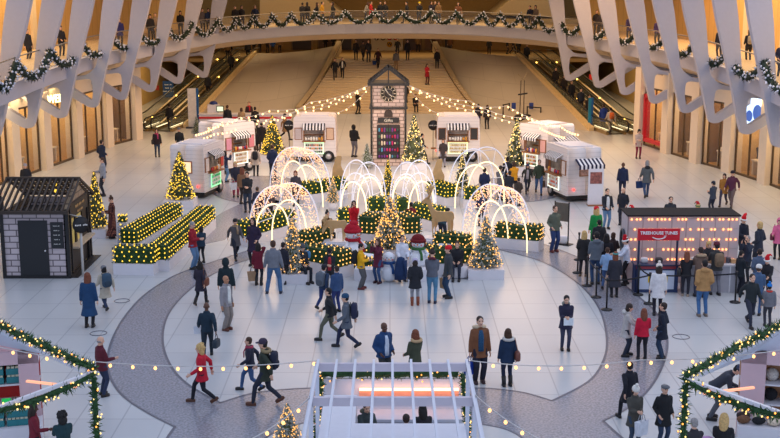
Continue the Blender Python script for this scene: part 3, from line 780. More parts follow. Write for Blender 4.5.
hedge(G(366, 246), G(376, 240), 'tall square lit hedge block left of the central tree', h=.5, hh=.7, bm=BL_O)
hedge(G(403, 240), G(413, 246), 'tall square lit hedge block right of the central tree', h=.5, hh=.7, bm=BL_O)
hedge(G(300, 203), G(343, 197), 'lit hedge behind the left rear arch tunnel, net of yellow bulbs')
hedge(G(432, 200), G(452, 206), 'lit hedge right of the middle arches, net of yellow bulbs')
hedge(G(368, 219), G(386, 219), 'lit hedge seen through the middle left arch tunnel')
hedge(G(396, 219), G(409, 219), 'lit hedge seen through the middle right arch tunnel')
hedge(G(418, 224), G(441, 231), 'lit hedge beside the middle right arch tunnel near the right reindeer')
hedge(G(343, 230), G(352, 232), 'short lit hedge beside the girl in the red jacket')
hedge(G(468, 207), G(481, 209), 'short lit hedge under the rear right arch tunnel')
# white front kerb of the display, snow blankets and the seats
def slab(name, a, b, w, z0, z1, m, label, cat):
    a = Vector(a); b = Vector(b); d = b - a; L = d.length; ang = math.atan2(d.y, d.x)
    o = MB().box(-L / 2, L / 2, -w / 2, w / 2, z0, z1).build(name, m, None, (a + b) / 2, ang); return tag(o, label, cat)
slab('planter_wall', G(355, 279), G(378, 279.6), .5, 0, .42, M_white, 'low white planter wall in front of the red-hatted snowman', 'planter')
slab('planter_wall', G(407, 280.3), G(429, 279.6), .5, 0, .42, M_white, 'low white planter wall in front of the plaid-capped snowman', 'planter')
slab('snow_blanket', G(338, 267) , G(372, 272), .5, .42, .62, mat((232, 236, 244), .8, var=.03), 'strip of white artificial snow in front of the red-hatted snowman', 'snow')
slab('snow_blanket', G(425, 268), G(448, 262), .5, .5, .72, mat((232, 236, 244), .8, var=.03), 'strip of white artificial snow behind the woman in the lilac hat', 'snow')
def seat(px, py, label):
    o = MB().ell((0, 0, .23), (.42, .34, .23), 16, 10, e=.35, e2=.7).build('white_seat', M_white, None, G(px, py)); return tag(o, label, 'seat')
seat(300, 280, 'rounded white block seat under the seated woman with blue bag'); seat(457, 277, 'rounded white block seat under the seated man in black')
# ---- arch tunnels
M_hoop = glow((222, 224, 240), .42)
def tunnel(arches, label, mesh=True, lights=BL_P):
    P0 = G((arches[0][0] + arches[0][2]) / 2, (arches[0][1] + arches[0][3]) / 2)
    o = thing('light_arch_tunnel', label, 'arch', P0, 0, 'wire arch tunnels with lights'); curves = []
    for (xl, yl, xr, yr, ap, kind) in arches:
        a = G(xl, yl); b = G(xr, yr); mid = (a + b) / 2; hz = atY((xl + xr) / 2, ap, mid.y).z; hz = max(1.7, hz); hw = (b - a) / 2
        pts = []
        for k in range(25):
            t = PI * k / 24; pts.append(mid - P0 - hw * math.cos(t) * (1 if 0 < k < 24 else 1) + Vector((0, 0, hz * math.sin(t) ** .72)))
        curves.append((pts, kind))
        r = .035 if kind == 'b' else .028
        if kind == 'b':
            part('bright_arch', MB().tube(pts, .030, 6), glow((255, 226, 178), 1.5), o)
        else: part('frame_arch', MB().tube(pts, r, 6), M_hoop, o)
    g = [c for c, k in curves if k == 'g']; bb = [c for c, k in curves if k == 'b']
    cb = []
    for A, B in ((g[0], g[1]), (bb[0], bb[1]), (g[0], bb[0]), (g[1], bb[1])):
        for k in (4, 9, 15, 20):
            part('cross_bar', MB().tube([A[k], B[k]], .02, 5), mat((236, 236, 242), .4, var=.02), o)
    if mesh:
        l = MB(); rd = random.Random(5); A, B = g
        for k in range(420):
            i = rd.uniform(0, 24); k0 = min(23, int(i)); f = i - k0; t = rd.random()
            p = (A[k0].lerp(A[k0 + 1], f)).lerp(B[k0].lerp(B[k0 + 1], f), t); bulb(l, p + Vector((rd.uniform(-.03, .03), rd.uniform(-.03, .03), rd.uniform(-.03, .03))), .022)
        for C in g:
            for k in range(40):
                i = 24 * k / 40; k0 = int(i); bulb(l, C[k0].lerp(C[k0 + 1], i - k0), .026)
        # spread between the big hoops and the bright hoops
        for A, B in ((g[0], bb[0]), (g[1], bb[1])):
            for k in range(150):
                i = rd.uniform(0, 24); k0 = min(23, int(i)); f = i - k0; t = rd.uniform(.0, .5)
                bulb(l, (A[k0].lerp(A[k0 + 1], f)).lerp(B[k0].lerp(B[k0 + 1], f), t), .020)
        part('fairy_lights', l, lights, o, kind='stuff')
    return o
tunnel([(249, 243, 300, 237, 186, 'g'), (262, 240, 319, 238, 183, 'g'), (255, 250, 290, 245, 204, 'b'), (272, 244, 307, 245, 200, 'b')], 'front left tunnel of lit wire arches beside the frosted tree')
tunnel([(462, 244, 518, 243, 184, 'g'), (482, 240, 530, 243, 188, 'g'), (474, 245, 508, 249, 201, 'b'), (490, 247, 527, 253, 205, 'b')], 'front right tunnel of lit wire arches in front of the granite ring')
tunnel([(270, 198, 318, 197, 147, 'g'), (283, 195, 331, 202, 149, 'g'), (281, 200, 308, 203, 161, 'b'), (292, 203, 323, 207, 165, 'b')], 'rear left tunnel of lit wire arches in front of the white trailer')
tunnel([(448, 202, 494, 196, 149, 'g'), (462, 198, 509, 196, 147, 'g'), (455, 208, 491, 202, 165, 'b'), (467, 204, 504, 202, 162, 'b')], 'rear right tunnel of wire arches in front of the right trailer', mesh=False)
tunnel([(340, 212, 373, 212, 160, 'g'), (352, 209, 386, 209, 162, 'g'), (341, 217, 367, 222, 188, 'b'), (357, 214, 383, 214, 185, 'b'), (341, 213, 371, 214, 173, 'h'), (353, 211, 384, 211, 174, 'h')], 'middle left tunnel of slim white arches behind the girl in red', mesh=False)
tunnel([(390, 209, 424, 209, 162, 'g'), (402, 212, 436, 212, 160, 'g'), (392, 214, 419, 214, 185, 'b'), (408, 222, 434, 216, 189, 'b'), (391, 212, 421, 212, 174, 'h'), (403, 214, 435, 214, 173, 'h')], 'middle right tunnel of slim white arches behind the right reindeer', mesh=False)
# extra inner hoops of the two middle tunnels
# ---- reindeer
def reindeer(px, py, top, label, rz, up):
    p = G(px, py, .55); hh = atY(px, top, p.y).z - .55; s = hh / 2.0
    o = thing('reindeer_figure', label, 'reindeer', p, rz)
    m = mat((206, 168, 116), .6, var=.06, scale=5); T = .045
    pr = lambda u, v, t: (u, t, v)
    body = [(-.75, 1.05), (-.8, .82), (-.62, .7), (-.2, .72), (.25, .66), (.5, .75), (.62, 1.0), (.78, 1.3), (.86, 1.45), (1.12, 1.42), (1.16, 1.52), (.95, 1.66), (.8, 1.7), (.66, 1.6), (.5, 1.25), (.3, 1.12), (-.3, 1.1), (-.62, 1.14)]
    if not up: body = [(-.75, 1.05), (-.8, .82), (-.62, .7), (-.2, .72), (.25, .66), (.5, .72), (.72, .78), (.9, .62), (1.06, .4), (1.18, .42), (1.14, .66), (1.02, .9), (.8, 1.08), (.5, 1.16), (.3, 1.12), (-.3, 1.1), (-.62, 1.14)]
    body = [(u * s * .68, v * s) for u, v in body]
    part('body', MB().prism(rounded(body, .05 * s, 2), pr, -.06, .06), m, o)
    leg = lambda x, k: [(x - .09, .8), (x - .1, .55), (x - .02 + k * .05, .35), (x - .03, .02), (x + .05, 0), (x + .07, .35), (x + .11, .8)]
    for x, y, k in ((-.62, -.12, -1), (-.5, .12, -1), (.32, -.12, 1), (.44, .12, 1)):
        part('leg', MB().prism([(u * s * .68, v * s) for u, v in leg(x, k)], pr, y - .03, y + .03), m, o)
    hx, hz = (.78, 1.66) if up else (1.0, .85)
    for y in (-.07, .07):
        mb = MB(); dd = (lambda a, b: ((hx + a) * s * .68, y * (1 + 3 * b), (hz + b) * s))
        mb.tube([dd(0, 0), dd(-.12, .18), dd(-.2, .38), dd(-.1, .55)], [.05, .045, .04, .025], 6)
        for q in ((-.1, .15, .1, .3), (-.17, .3, .06, .42), (-.2, .38, -.34, .5)): mb.tube([dd(q[0], q[1]), dd(q[2], q[3])], [.038, .02], 5)
        part('antler', mb, m, o)
    part('base', MB().box(-.75 * s, .7 * s, -.3, .3, -.03, 0.03), M_white, o)
    return o
reindeer(337, 241, 204, 'wooden cut-out reindeer with lowered head left of the red-hatted snowman', math.radians(180), False)
slab('display_plinth', G(337, 241, .55) * 1 + Vector((-.8, 0, -.55)), G(337, 241, .55) + Vector((.8, 0, -.55)), .8, 0, .52, M_white, 'white plinth under the left wooden reindeer', 'plinth')
reindeer(441, 238, 190, 'wooden cut-out reindeer with raised head and antlers at right of the display', math.radians(170), True)
slab('display_plinth', G(441, 238, .55) + Vector((-.85, 0, -.55)), G(441, 238, .55) + Vector((.85, 0, -.55)), .8, 0, .52, M_white, 'white plinth under the right wooden reindeer', 'plinth')
for i, (px, py, lb) in enumerate(((337, 196, 'small wooden cut-out deer far behind the left reindeer'), (437, 200, 'small wooden cut-out deer behind the raised-head reindeer'))):
    q = G(px, py); mb = MB(); t = lambda u, v, t_: (u, t_, v)
    q_ = [(-.3, .1), (-.2, 1.4), (0, 2.0), (.25, 2.0), (.2, 1.5), (.35, 1.2), (.3, 0), (.15, 0), (.1, .9), (-.1, .9), (-.15, 0), (-.3, 0)]
    tag(mb.prism(rounded(q_, .05, 2), t, -.05, .05).build('deer_panel', mat((206, 168, 116), .6), None, q), lb, 'deer')
# ---- snowmen
SNOW = mat((236, 238, 244), .75, var=.03)
def snowman(px, py, top, rz, hatcol, label, scarf, plaid=False, cap=True, z0=.3):
    p = G(px, py, z0); hh = atY(px, top, p.y).z - z0; s = hh / 1.75
    o = thing('snowman_figure', label, 'snowman', p, rz)
    part('body', MB().ell((0, 0, .45 * s), (.5 * s, .46 * s, .48 * s), 20, 14).ell((0, 0, .95 * s), (.3 * s, .28 * s, .25 * s), 16, 10), SNOW, o)
    hd = part('head', MB().ell((0, 0, 1.28 * s), (.33 * s, .31 * s, .30 * s), 20, 14), SNOW, o)
    for sx in (-1, 1): part('eye', MB().ell((sx * .11 * s, -.29 * s, 1.34 * s), (.032 * s, .03 * s, .032 * s), 8, 6), M_black, hd)
    part('nose', MB().tube([(0, -.28 * s, 1.27 * s), (0, -.5 * s, 1.25 * s)], [.045 * s, .005], 8), mat((236, 130, 40), .5), hd)
    mo = MB()
    for k in range(-2, 3): mo.ell((k * .05 * s, -.30 * s, (1.15 + .012 * k * k) * s), (.015 * s,) * 3, 6, 4)
    part('mouth', mo, M_black, hd)
    for sx in (-1, 1): part('cheek', MB().ell((sx * .17 * s, -.255 * s, 1.23 * s), (.05 * s, .02 * s, .05 * s), 8, 6), mat((230, 120, 120), .8), hd)
    sc = MB(); sc.tube([(.29 * s * math.cos(a * PI / 10), .27 * s * math.sin(a * PI / 10), 1.03 * s) for a in range(20)], .075 * s, 8, closed=True)
    sc.tube([(.1 * s, -.27 * s, 1.0 * s), (.2 * s, -.4 * s, .8 * s), (.22 * s, -.47 * s, .5 * s)], .07 * s, 8, flat=.5)
    part('scarf', sc, mat(scarf, .9, var=.2, scale=20), o)
    hm = plaidmat((190, 24, 40), (30, 16, 20), (40, 14, 18), 14) if plaid else mat(hatcol, .95, var=.25, scale=30, bump=.6)
    h = MB()
    if cap: 
        h.tube([(.33 * s * math.cos(a * PI / 12), .31 * s * math.sin(a * PI / 12), 1.42 * s) for a in range(24)], .085 * s, 8, closed=True)
        h.ell((0, .02, 1.48 * s), (.34 * s, .33 * s, .27 * s), 18, 10)
        if not plaid: h.ell((.05, 0, 1.72 * s), (.2 * s, .2 * s, .13 * s), 12, 8)
        else:
            for sx in (-1, 1): h.ell((sx * .32 * s, .02, 1.28 * s), (.07 * s, .13 * s, .2 * s), 10, 8)
        part('hat', h, hm, o)
    for sx in (-1, 1):
        part('arm', MB().tube([(sx * .27 * s, 0, .95 * s), (sx * .5 * s, -.12 * s, .75 * s), (sx * .42 * s, -.35 * s, .7 * s)], [.09 * s, .08 * s, .09 * s], 8), SNOW, o)
    return o
snowman(353, 262, 223, .75, (176, 20, 40), 'snowman in a big red knitted hat and red scarf behind the man in yellow', (170, 18, 36))
snowman(418, 268, 234, -.1, None, 'snowman wearing a red plaid cap with ear flaps, right of the central tree', (60, 110, 60), plaid=True)
snowman(389, 281, 249, 0, (230, 232, 240), 'small snowman with blue scarf standing on the floor between two visitors', (36, 80, 140), cap=False, z0=0)
# ---- clock tower
def brick(c1=(232, 206, 190), c2=(216, 188, 172), mo=(140, 112, 98), w=.42, h=.2, pl='XZ', ms=.022): return brickmat(c1, c2, mo, 1.0, w, h, ms, .8, pl, bumps=.4)
pT = G(388.5, 166); dT = pT.y; wT = 34 / F * (dT * ct + 8 * st) / 2
zt = lambda py: atY(388, py, dT).z
o = thing('clock_tower', 'brick clock tower kiosk with shop window and peaked open roof before the grand stair', 'kiosk', pT)
part('wall', MB().box(-wT * .93, wT * .93, 0, 2 * wT, 0, zt(109)).box(-wT * .93, wT * .93, 0, 2 * wT, zt(108), zt(85)), brick(), o)
tr = MB()
for s in (-1, 1): tr.box(s * wT - .06, s * wT + .06, -.06, .06, 0, zt(85))
part('corner_post', tr, M_black, o)
part('cornice', MB().box(-wT - .12, wT + .12, -.14, 2 * wT + .1, zt(109), zt(107)), M_black, o)
part('cornice', MB().box(-wT - .2, wT + .2, -.2, 2 * wT + .15, zt(85.5), zt(83)), M_black, o)
rf = MB(); ez = zt(84); az = zt(68)
for y in (-.12, wT, 2 * wT + .1):
    for s in (-1, 1): rf.bar((s * (wT + .2), y, ez), (0, y, az), .1, .12)
    rf.bar((0, y, ez), (0, y, az), .07, .07)
for k in range(5):
    t = k / 4
    for s in (-1, 1): rf.bar((s * (wT + .2) * (1 - t), -.12, ez + (az - ez) * t), (s * (wT + .2) * (1 - t), 2 * wT + .1, ez + (az - ez) * t), .05, .05)
part('roof_frame', rf, M_black, o)
cz = (zt(93.5)); cr = 8.2 / F * (dT + 1.6)
ck = part('clock_face', MB().lathe([(.001, -.02), (cr, -.02), (cr, .03), (.001, .03)], n=32), mat((44, 36, 30), .4), o, M=Matrix.Translation((0, -.03, cz)) @ Matrix.Rotation(PI / 2, 4, 'X'))
hn = MB()
for k in range(12):
    a = k * PI / 6; M = Matrix.Rotation(-a, 4, 'Z'); hn.box(-.022, .022, cr * .64, cr * .88, .03, .045, M)
hn.tube([(cr * .95 * math.cos(a * PI / 18), cr * .95 * math.sin(a * PI / 18), .04) for a in range(36)], .014, 4, closed=True)
hn.tube([(cr * .55 * math.cos(a * PI / 18), cr * .55 * math.sin(a * PI / 18), .04) for a in range(36)], .009, 4, closed=True)
part('hour_markers', hn, mat((226, 208, 176), .5), ck)
for a, L, nm in ((2.25, .5, 'hour_hand'), (-.62, .74, 'minute_hand')):
    part(nm, MB().box(-.022, .022, -cr * .12, cr * L, .05, .065, Matrix.Rotation(-a, 4, 'Z')), mat((236, 222, 196), .5), ck)
part('arched_niche', MB().prism([(-.24, 0), (.24, 0), (.24, .2), (.17, .36), (0, .44), (-.17, .36), (-.24, .2)], lambda u, v, t: (u, t, v), -.05, 0.02, ), mat((60, 46, 38), .6), o, loc=(0, 0, zt(117)))
zs = zt(122.8)
sgn = part('sign_board', MB().box(-.6, .6, -.08, .02, zs, zs + .30), M_black, o)
tm = MB(); text_mb(tm, 'Gifts', .26, facing((0, -.1, zs + .14)), 0, .02); part('lettering', tm, mat((236, 226, 206), .5), sgn)
z0, z1 = zt(158), zt(125)
wd_ = part('display_window', MB().box(-.62, .62, -.03, 0.0, z0, z1), mat((50, 40, 46), .3), o)
mu = MB()
for x in (-.62, 0, .62): mu.box(x - .03, x + .03, -.1, -.03, z0, z1)
for k in range(6): z = z0 + (z1 - z0) * k / 5; mu.box(-.62, .62, -.08, -.03, z - .018, z + .018)
part('window_bars', mu, M_black, wd_)
gd = MB(); rd = random.Random(3)
for k in range(5):
    for j in range(8):
        gd.ell((-.52 + j * .148, -.07, z0 + (z1 - z0) * (k + .28) / 5), (.05, .03, rd.uniform(.06, .14)), 8, 6, rd.randrange(6), e=.6)
part('gifts', gd, [mat(c, .5) for c in ((210, 40, 110), (90, 160, 190), (190, 30, 50), (230, 210, 180), (120, 60, 140), (60, 100, 80))], wd_, kind='stuff')
# ---- trailers
M_awn = wavemat((236, 232, 230), (22, 22, 34), 1.7, 'X', .8, 'SIN', (.47, .53), key='awn')
M_trail = wavemat((232, 222, 218), (168, 156, 154), 1.6, 'Z', .45, 'SAW', (.0, .08), key='trl')
def trailer(corner, rz, side, L, W, h, label, opts):
    """corner = near ground corner; side=+1: service side runs to +x from the corner, -1: to -x"""
    o = thing('food_trailer', label, 'trailer', corner, rz, None)
    x0, x1 = (0, L) if side > 0 else (-L, 0)
    xc = (x0 + x1) / 2; hz = .32
    prof = rounded([(x0, hz), (x0 + .01, h * .6), (x0 + .05, h), (x1 - .05, h), (x1 - .01, h * .6), (x1, hz)], [.05, .1, .2, .2, .1, .05], 4)
    bd = part('body', MB().prism(prof, lambda u, v, t: (u, t, v), .95, W, smooth=True).prism_hole(prof, [(opts['win'][0], 1.25), (opts['win'][1], 1.25), (opts['win'][1], 2.0), (opts['win'][0], 2.0)], lambda u, v, t: (u, t, v), 0, .05, smooth=True).prism_hole(prof, [(x0 + .14, .45), (x1 - .14, .45), (x1 - .14, h - .3), (x0 + .14, h - .3)], lambda u, v, t: (u, t, v), .05, .95, smooth=True), M_trail, o)
    part('interior_fill', MB().box(xc - .5, xc + .5, .3, .5, h - .36, h - .32), glow((255, 240, 214), 3.0), o)  # glowing strip added to brighten the trailer interior
    part('back_shelf', MB().box(x0 + .3, x1 - .3, .75, .95, 1.45, 1.5).box(x0 + .3, x1 - .3, .75, .95, 1.75, 1.8), M_wood, o)
    part('roof_panel', MB().box(x0 + .45, x1 - .45, .25, W - .25, h, h + .05), M_white, o)
    part('skirt', MB().box(x0 + .15, x1 - .15, .08, W - .08, .12, hz), M_black, o)
    for wx in opts.get('wheels', [xc + .3 * L]):
        for yy in (-.03, W - .12):
            wl = part('wheel', MB().lathe([(.001, 0), (.3, 0), (.33, .05), (.33, .15), (.001, .15)], n=20), mat((34, 32, 34), .6), o, M=Matrix.Translation((wx, yy + .15, .33)) @ Matrix.Rotation(PI / 2, 4, 'X'))
            part('hub_cap', MB().lathe([(.001, .14), (.17, .15), (.17, .17), (.001, .18)], n=14), mat((206, 200, 200), .3, .6), wl)
    # service side: opening with counter and awning
    wx0, wx1 = opts['win']; wz0, wz1 = 1.25, 2.0
    fm = MB(); fm.box(wx0 - .05, wx1 + .05, -.05, .04, wz0 - .05, wz0); fm.box(wx0 - .05, wx0, -.05, .04, wz0, wz1); fm.box(wx1, wx1 + .05, -.05, .04, wz0, wz1)
    part('hatch_frame', fm, M_wood, o)
    it = MB(); rd = random.Random(int(L * 77 + rz * 9))
    for k in range(7):
        x = wx0 + .1 + k * (wx1 - wx0 - .2) / 6; it.ell((x, -.12, wz0 + .12), (.06, .06, rd.uniform(.07, .14)), 8, 6, rd.randrange(4), e=.7)
    part('counter_goods', it, [mat(c, .6) for c in ((196, 60, 50), (226, 160, 60), (236, 230, 220), (90, 60, 130))], o, kind='stuff')
    part('counter', MB().box(wx0 - .1, wx1 + .1, -.3, .02, wz0 - .06, wz0), M_wood, o)
    aw = [(0, wz1 + .26), (-.34, wz1 + .06), (-.34, wz1 - .10), (-.31, wz1 - .10), (-.31, wz1 + .04), (0, wz1 + .21)]
    part('awning', MB().prism(aw, lambda u, v, t: (t, u, v), wx0 - .08, wx1 + .08), M_awn, o)
    dc = opts.get('panel', (236, 246, 226)); pnl = part('display_front', MB().box(wx0, wx1, -.10, 0, .5, wz0 - .1), mat((240, 240, 236), .4), o)
    fr_ = MB()
    for z in (.5, wz0 - .12): fr_.box(wx0, wx1, -.13, -.1, z, z + .03)
    for x in (wx0, wx1 - .03): fr_.box(x, x + .03, -.13, -.1, .5, wz0 - .1)
    part('light_strip', fr_, glow(dc, 1.2), pnl)
    gg = MB()
    for r_ in range(3):
        for k in range(9): gg.ell((wx0 + .12 + k * (wx1 - wx0 - .24) / 8, -.12, .62 + r_ * .19), (.045, .03, .06), 6, 5, rd.randrange(len(opts['goods'])))
    part('goods', gg, [mat(c, .6) for c in opts['goods']], pnl, kind='stuff')
    for (bx, c) in opts['boards']:
        b_ = part('menu_board', MB().box(bx - .22, bx + .22, -.05, -.0, 1.3, 2.0), M_wood, o)
        part('menu_panel', MB().box(bx - .18, bx + .18, -.07, -.05, 1.34, 1.96), mat(c, .5, var=.15, scale=30), b_)
    # near end window
    ex = x0 if side > 0 else x1; s = -1 if side > 0 else 1
    ew = part('end_window', MB().box(min(ex, ex + s * .04), max(ex, ex + s * .04), W * .35, W * .85, 1.25, 1.85), M_wood, o)
    part('pane', MB().box(min(ex + s * .04, ex + s * .055), max(ex + s * .04, ex + s * .055), W * .38, W * .82, 1.3, 1.8), opts.get('endpane') or mat((140, 116, 96), .2), ew)
    if opts.get('endawn'):
        aw = [(0, 2.1), (s * .5, 1.85), (s * .5, 1.66), (s * .47, 1.66), (s * .47, 1.82), (0, 2.05)]
        am = wavemat((236, 234, 234), (22, 24, 60), 1.5, 'Y', .8, 'SIN', (.47, .53), key='awn2')
        part('awning', MB().prism(aw, lambda u, v, t: (ex + u, t, v), W * .22, W * .98), am, o)
    part('tail_light', MB().ell((ex + s * .03, .35, .62), (.04, .05, .05), 8, 6), glow((255, 50, 40), 5), o)
    part('tow_shelf', MB().box(ex if s > 0 else ex - .28, ex + .28 if s > 0 else ex, W * .7, W * .9, .55, .6), M_wood, o)
    return o
c = G(293.5, 162)
trailer(G(293.3, 162), 0, 1, 2.5, 2.0, 2.66, 'white vintage trailer left of the clock tower with striped awning over the hatch', dict(win=(.66, 1.78), boards=[(.32, (190, 176, 176)), (2.15, (214, 180, 150))], goods=[(190, 60, 40), (226, 140, 50), (70, 120, 60), (40, 40, 50)], wheels=[2.05], panel=(200, 255, 200)))
trailer(G(436.6, 162), 0, 1, 2.5, 2.0, 2.66, 'white vintage trailer right of the clock tower with a server in the hatch', dict(win=(.66, 1.78), boards=[(.3, (50, 42, 40)), (2.15, (50, 46, 44))], goods=[(226, 200, 120), (206, 176, 100), (236, 226, 180)], wheels=[2.05], panel=(240, 255, 190)))
trailer(G(224.6, 175), math.radians(50), 1, 2.35, 2.05, 2.75, 'white vintage trailer at left rear turned to the aisle, with pink menu boards', dict(win=(.65, 1.65), boards=[(.33, (220, 150, 170)), (2.0, (214, 130, 140))], goods=[(226, 200, 160), (200, 150, 110), (236, 226, 200)], wheels=[1.85]))
trailer(G(205, 199.5), math.radians(76), 1, 2.6, 1.75, 2.6, 'nearest left white trailer behind the tall lit Christmas tree', dict(win=(.6, 1.8), boards=[(.3, (236, 220, 206)), (2.2, (200, 60, 50))], goods=[(100, 230, 160), (220, 240, 200)], wheels=[2.0], panel=(150, 255, 180), endpane=glow((255, 214, 170), .9)))
trailer(G(547, 177.5), math.radians(-52), -1, 2.25, 2.05, 2.75, 'white vintage trailer at right rear turned to the aisle, with orange poster', dict(win=(-1.6, -.65), boards=[(-.33, (226, 170, 160)), (-1.93, (214, 190, 180))], goods=[(200, 60, 60), (226, 180, 60), (236, 230, 210), (80, 110, 60)], wheels=[-1.75], endawn=True))
trailer(G(566.5, 203), math.radians(-74), -1, 2.6, 1.75, 2.6, 'nearest right white trailer with navy striped awning at its end window', dict(win=(-2.0, -.7), boards=[(-.35, (226, 210, 200)), (-2.3, (80, 60, 60))], goods=[(236, 120, 90), (226, 200, 160), (236, 236, 230)], wheels=[-1.9], endawn=True, endpane=mat((196, 150, 130), .3, var=.4, scale=9)))
# standing poster beside the nearest right trailer
p = G(595, 205.5); o = thing('poster_stand', 'tall white poster stand with a food picture leaning at the nearest right trailer', 'sign', p, math.radians(4))
part('panel', MB().box(-.36, .36, -.03, .03, 0, 1.75), M_white, o)
part('picture', MB().box(-.28, .28, -.045, -.03, 1.05, 1.6), mat((150, 90, 80), .5, var=.6, scale=8), o)
part('foot', MB().box(-.36, .36, -.2, .2, 0, .05), M_wood, o)
# round black hanging signs on poles near trailers
def roundsign(px, py, zc, r, label, txt, z0=0, rz=0, pole=True):
    p = G(px, py); o = thing('round_sign', label, 'sign', p, rz); 
    part('disc', MB().lathe([(.001, 0), (r, 0), (r, .05), (.001, .05)], n=28), M_black, o, M=Matrix.Translation((0, 0, zc)) @ Matrix.Rotation(PI / 2, 4, 'X'))
    tm = MB(); marks_mb(tm, 8, r * .3, facing((0, -.07, zc)), .02); part('lettering', tm, mat((226, 222, 214), .5), o)
    if pole: part('pole', MB().tube([(0, .05, 0), (0, .05, zc)], .02, 6), M_black, o)
    return o
roundsign(289.5, 160, 2.05, .3, 'round black sign beside the left edge of the trailer left of the clock tower', 'COCOA')
roundsign(433, 160, 2.05, .3, 'round black sign beside the left edge of the trailer right of the clock tower', 'TREATS')
# ---- strings of bulbs
def string(pts_list, label, step=.8, r=.05, m=None, group='strings of festoon bulbs', sg=.0):
    P = []
    for a, b, sgv in pts_list: 
        q = sag(a, b, sgv, 14); P += q if not P else q[1:]
    base = P[0].copy(); o = thing('string_lights', label, 'string lights', base, 0, group)
    part('cable', MB().tube([p - base for p in P], .011, 4), mat((206, 200, 196), .6), o)
    proto = None
    for p in resample(P, step)[1:]:
        if proto is None:
            b = MB(); bulb(b, (0, 0, -.06), r); proto = part('bulb', b, m or BL_C, o, loc=p - base)
        else:
            c_ = proto.copy(); COL.objects.link(c_); c_.parent = o; c_.location = p - base
    return o
def PZ(px, py, y): return atY(px, py, y)
area('festoon_glow', (-5.5, 63.5, 4.6), 8, 3, 260, (1, .72, .48)); area('festoon_glow', (6, 63.5, 4.6), 8, 3, 260, (1, .72, .48))
area('festoon_glow', (0, 61, 3.4), 3, 2, 170, (1, .72, .5), (math.radians(68), 0, 0))
area('display_glow', (-4.5, 50, 3.6), 4, 3, 90, (1, .74, .5)); area('display_glow', (4.5, 50, 3.6), 4, 3, 90, (1, .74, .5)); area('display_glow', (0, 52, 3.6), 4, 3, 90, (1, .74, .5))
tl = Vector((pT.x - wT, pT.y, zt(83.5))); trr = Vector((pT.x + wT, pT.y, zt(83.5)))
wl = ['uppermost string of bulbs from the clock tower to the left', 'middle string of bulbs from the clock tower to the left', 'lower string of bulbs from the clock tower to the trailer left of it']
string([(tl, PZ(310, 102, 66), .2), (PZ(310, 102, 66), PZ(240, 117, 66), .5), (PZ(240, 117, 66), PZ(222, 122, 65), .05), (PZ(222, 122, 65), PZ(196, 134, 60), .1)], wl[0], .46)
string([(tl, PZ(296, 112, 68), .35), (PZ(296, 112, 68), PZ(246, 123, 66), .2), (PZ(246, 123, 66), PZ(215, 133, 63), .15), (PZ(215, 133, 63), PZ(180, 141, 58.5), .12)], wl[1], .46)
string([(tl, PZ(336, 113, 67), .3)], wl[2], .5)
string([(tl, PZ(270, 110, 67), .45), (PZ(270, 110, 67), PZ(240, 117.5, 65.5), .1), (PZ(240, 117.5, 65.5), PZ(205, 128, 62), .1)], 'extra string of bulbs from the clock tower to the roof of the left rear trailer', .5)
wr = ['uppermost string of bulbs from the clock tower to the right', 'middle string of bulbs from the clock tower to the right', 'lower string of bulbs from the clock tower to the trailer right of it']
string([(trr, PZ(470, 101, 66), .2), (PZ(470, 101, 66), PZ(528, 118, 65), .25), (PZ(528, 118, 65), PZ(560, 125, 62), .1), (PZ(560, 125, 62), PZ(580, 134, 58.5), .1)], wr[0], .46)
string([(trr, PZ(482, 111, 67), .35), (PZ(482, 111, 67), PZ(535, 124, 65), .2), (PZ(535, 124, 65), PZ(566, 137, 59), .1)], wr[1], .46)
string([(trr, PZ(440, 114, 67), .3)], wr[2], .5)
string([(trr, PZ(508, 106, 66.5), .5), (PZ(508, 106, 66.5), PZ(552, 124, 62.5), .15)], 'extra string of bulbs from the clock tower to the right rear trailer roof', .5)
# ---- balcony garlands
M_gleaf = mat((28, 46, 34), .85, var=.3, scale=12); M_baub = mat((226, 228, 240), .25, .3, var=.05)
def garland_mb(P, r, n_per_m, rd, leaf=.13, w=.02):
    f = MB(); f.tube(P, r * .45, 6)
    for p in resample(P, 1.0 / n_per_m):
        spray(f, p, r * .4, 4, leaf, w, rd)
    return f
def swag(a, b, dip, label, grp, rd, nb=26):
    P = sag(a, b, dip, 16); L = sum((P[i + 1] - P[i]).length for i in range(16)); base = P[0].copy(); P = [p - base for p in P]
    o = thing('garland', label, 'garland', base, 0, grp)
    part('foliage', garland_mb(P, .32, 30, rd, .22, .04), [M_gleaf], o)
    l = MB()
    for p in resample(P, max(.11, L / 34)):
        for _ in range(2):
            d = Vector((rd.gauss(0, 1), rd.gauss(0, 1), rd.gauss(0, 1))).normalized() * rd.uniform(.16, .27); l.ell(p + d, (.06, .06, .06), 6, 4)
    part('baubles', l, M_baub, o, kind='stuff')
peaks = [-18, 8, 43, 74, 105, 133, 161, 187, 213, 232, 249, 269, 287.6, 312, 342, 373.5, 401.5, 432.5, 459.5, 486, 503.6, 524, 543, 565, 587, 615, 643, 673, 703, 736, 772, 806]
rd = random.Random(21); cnt = 0
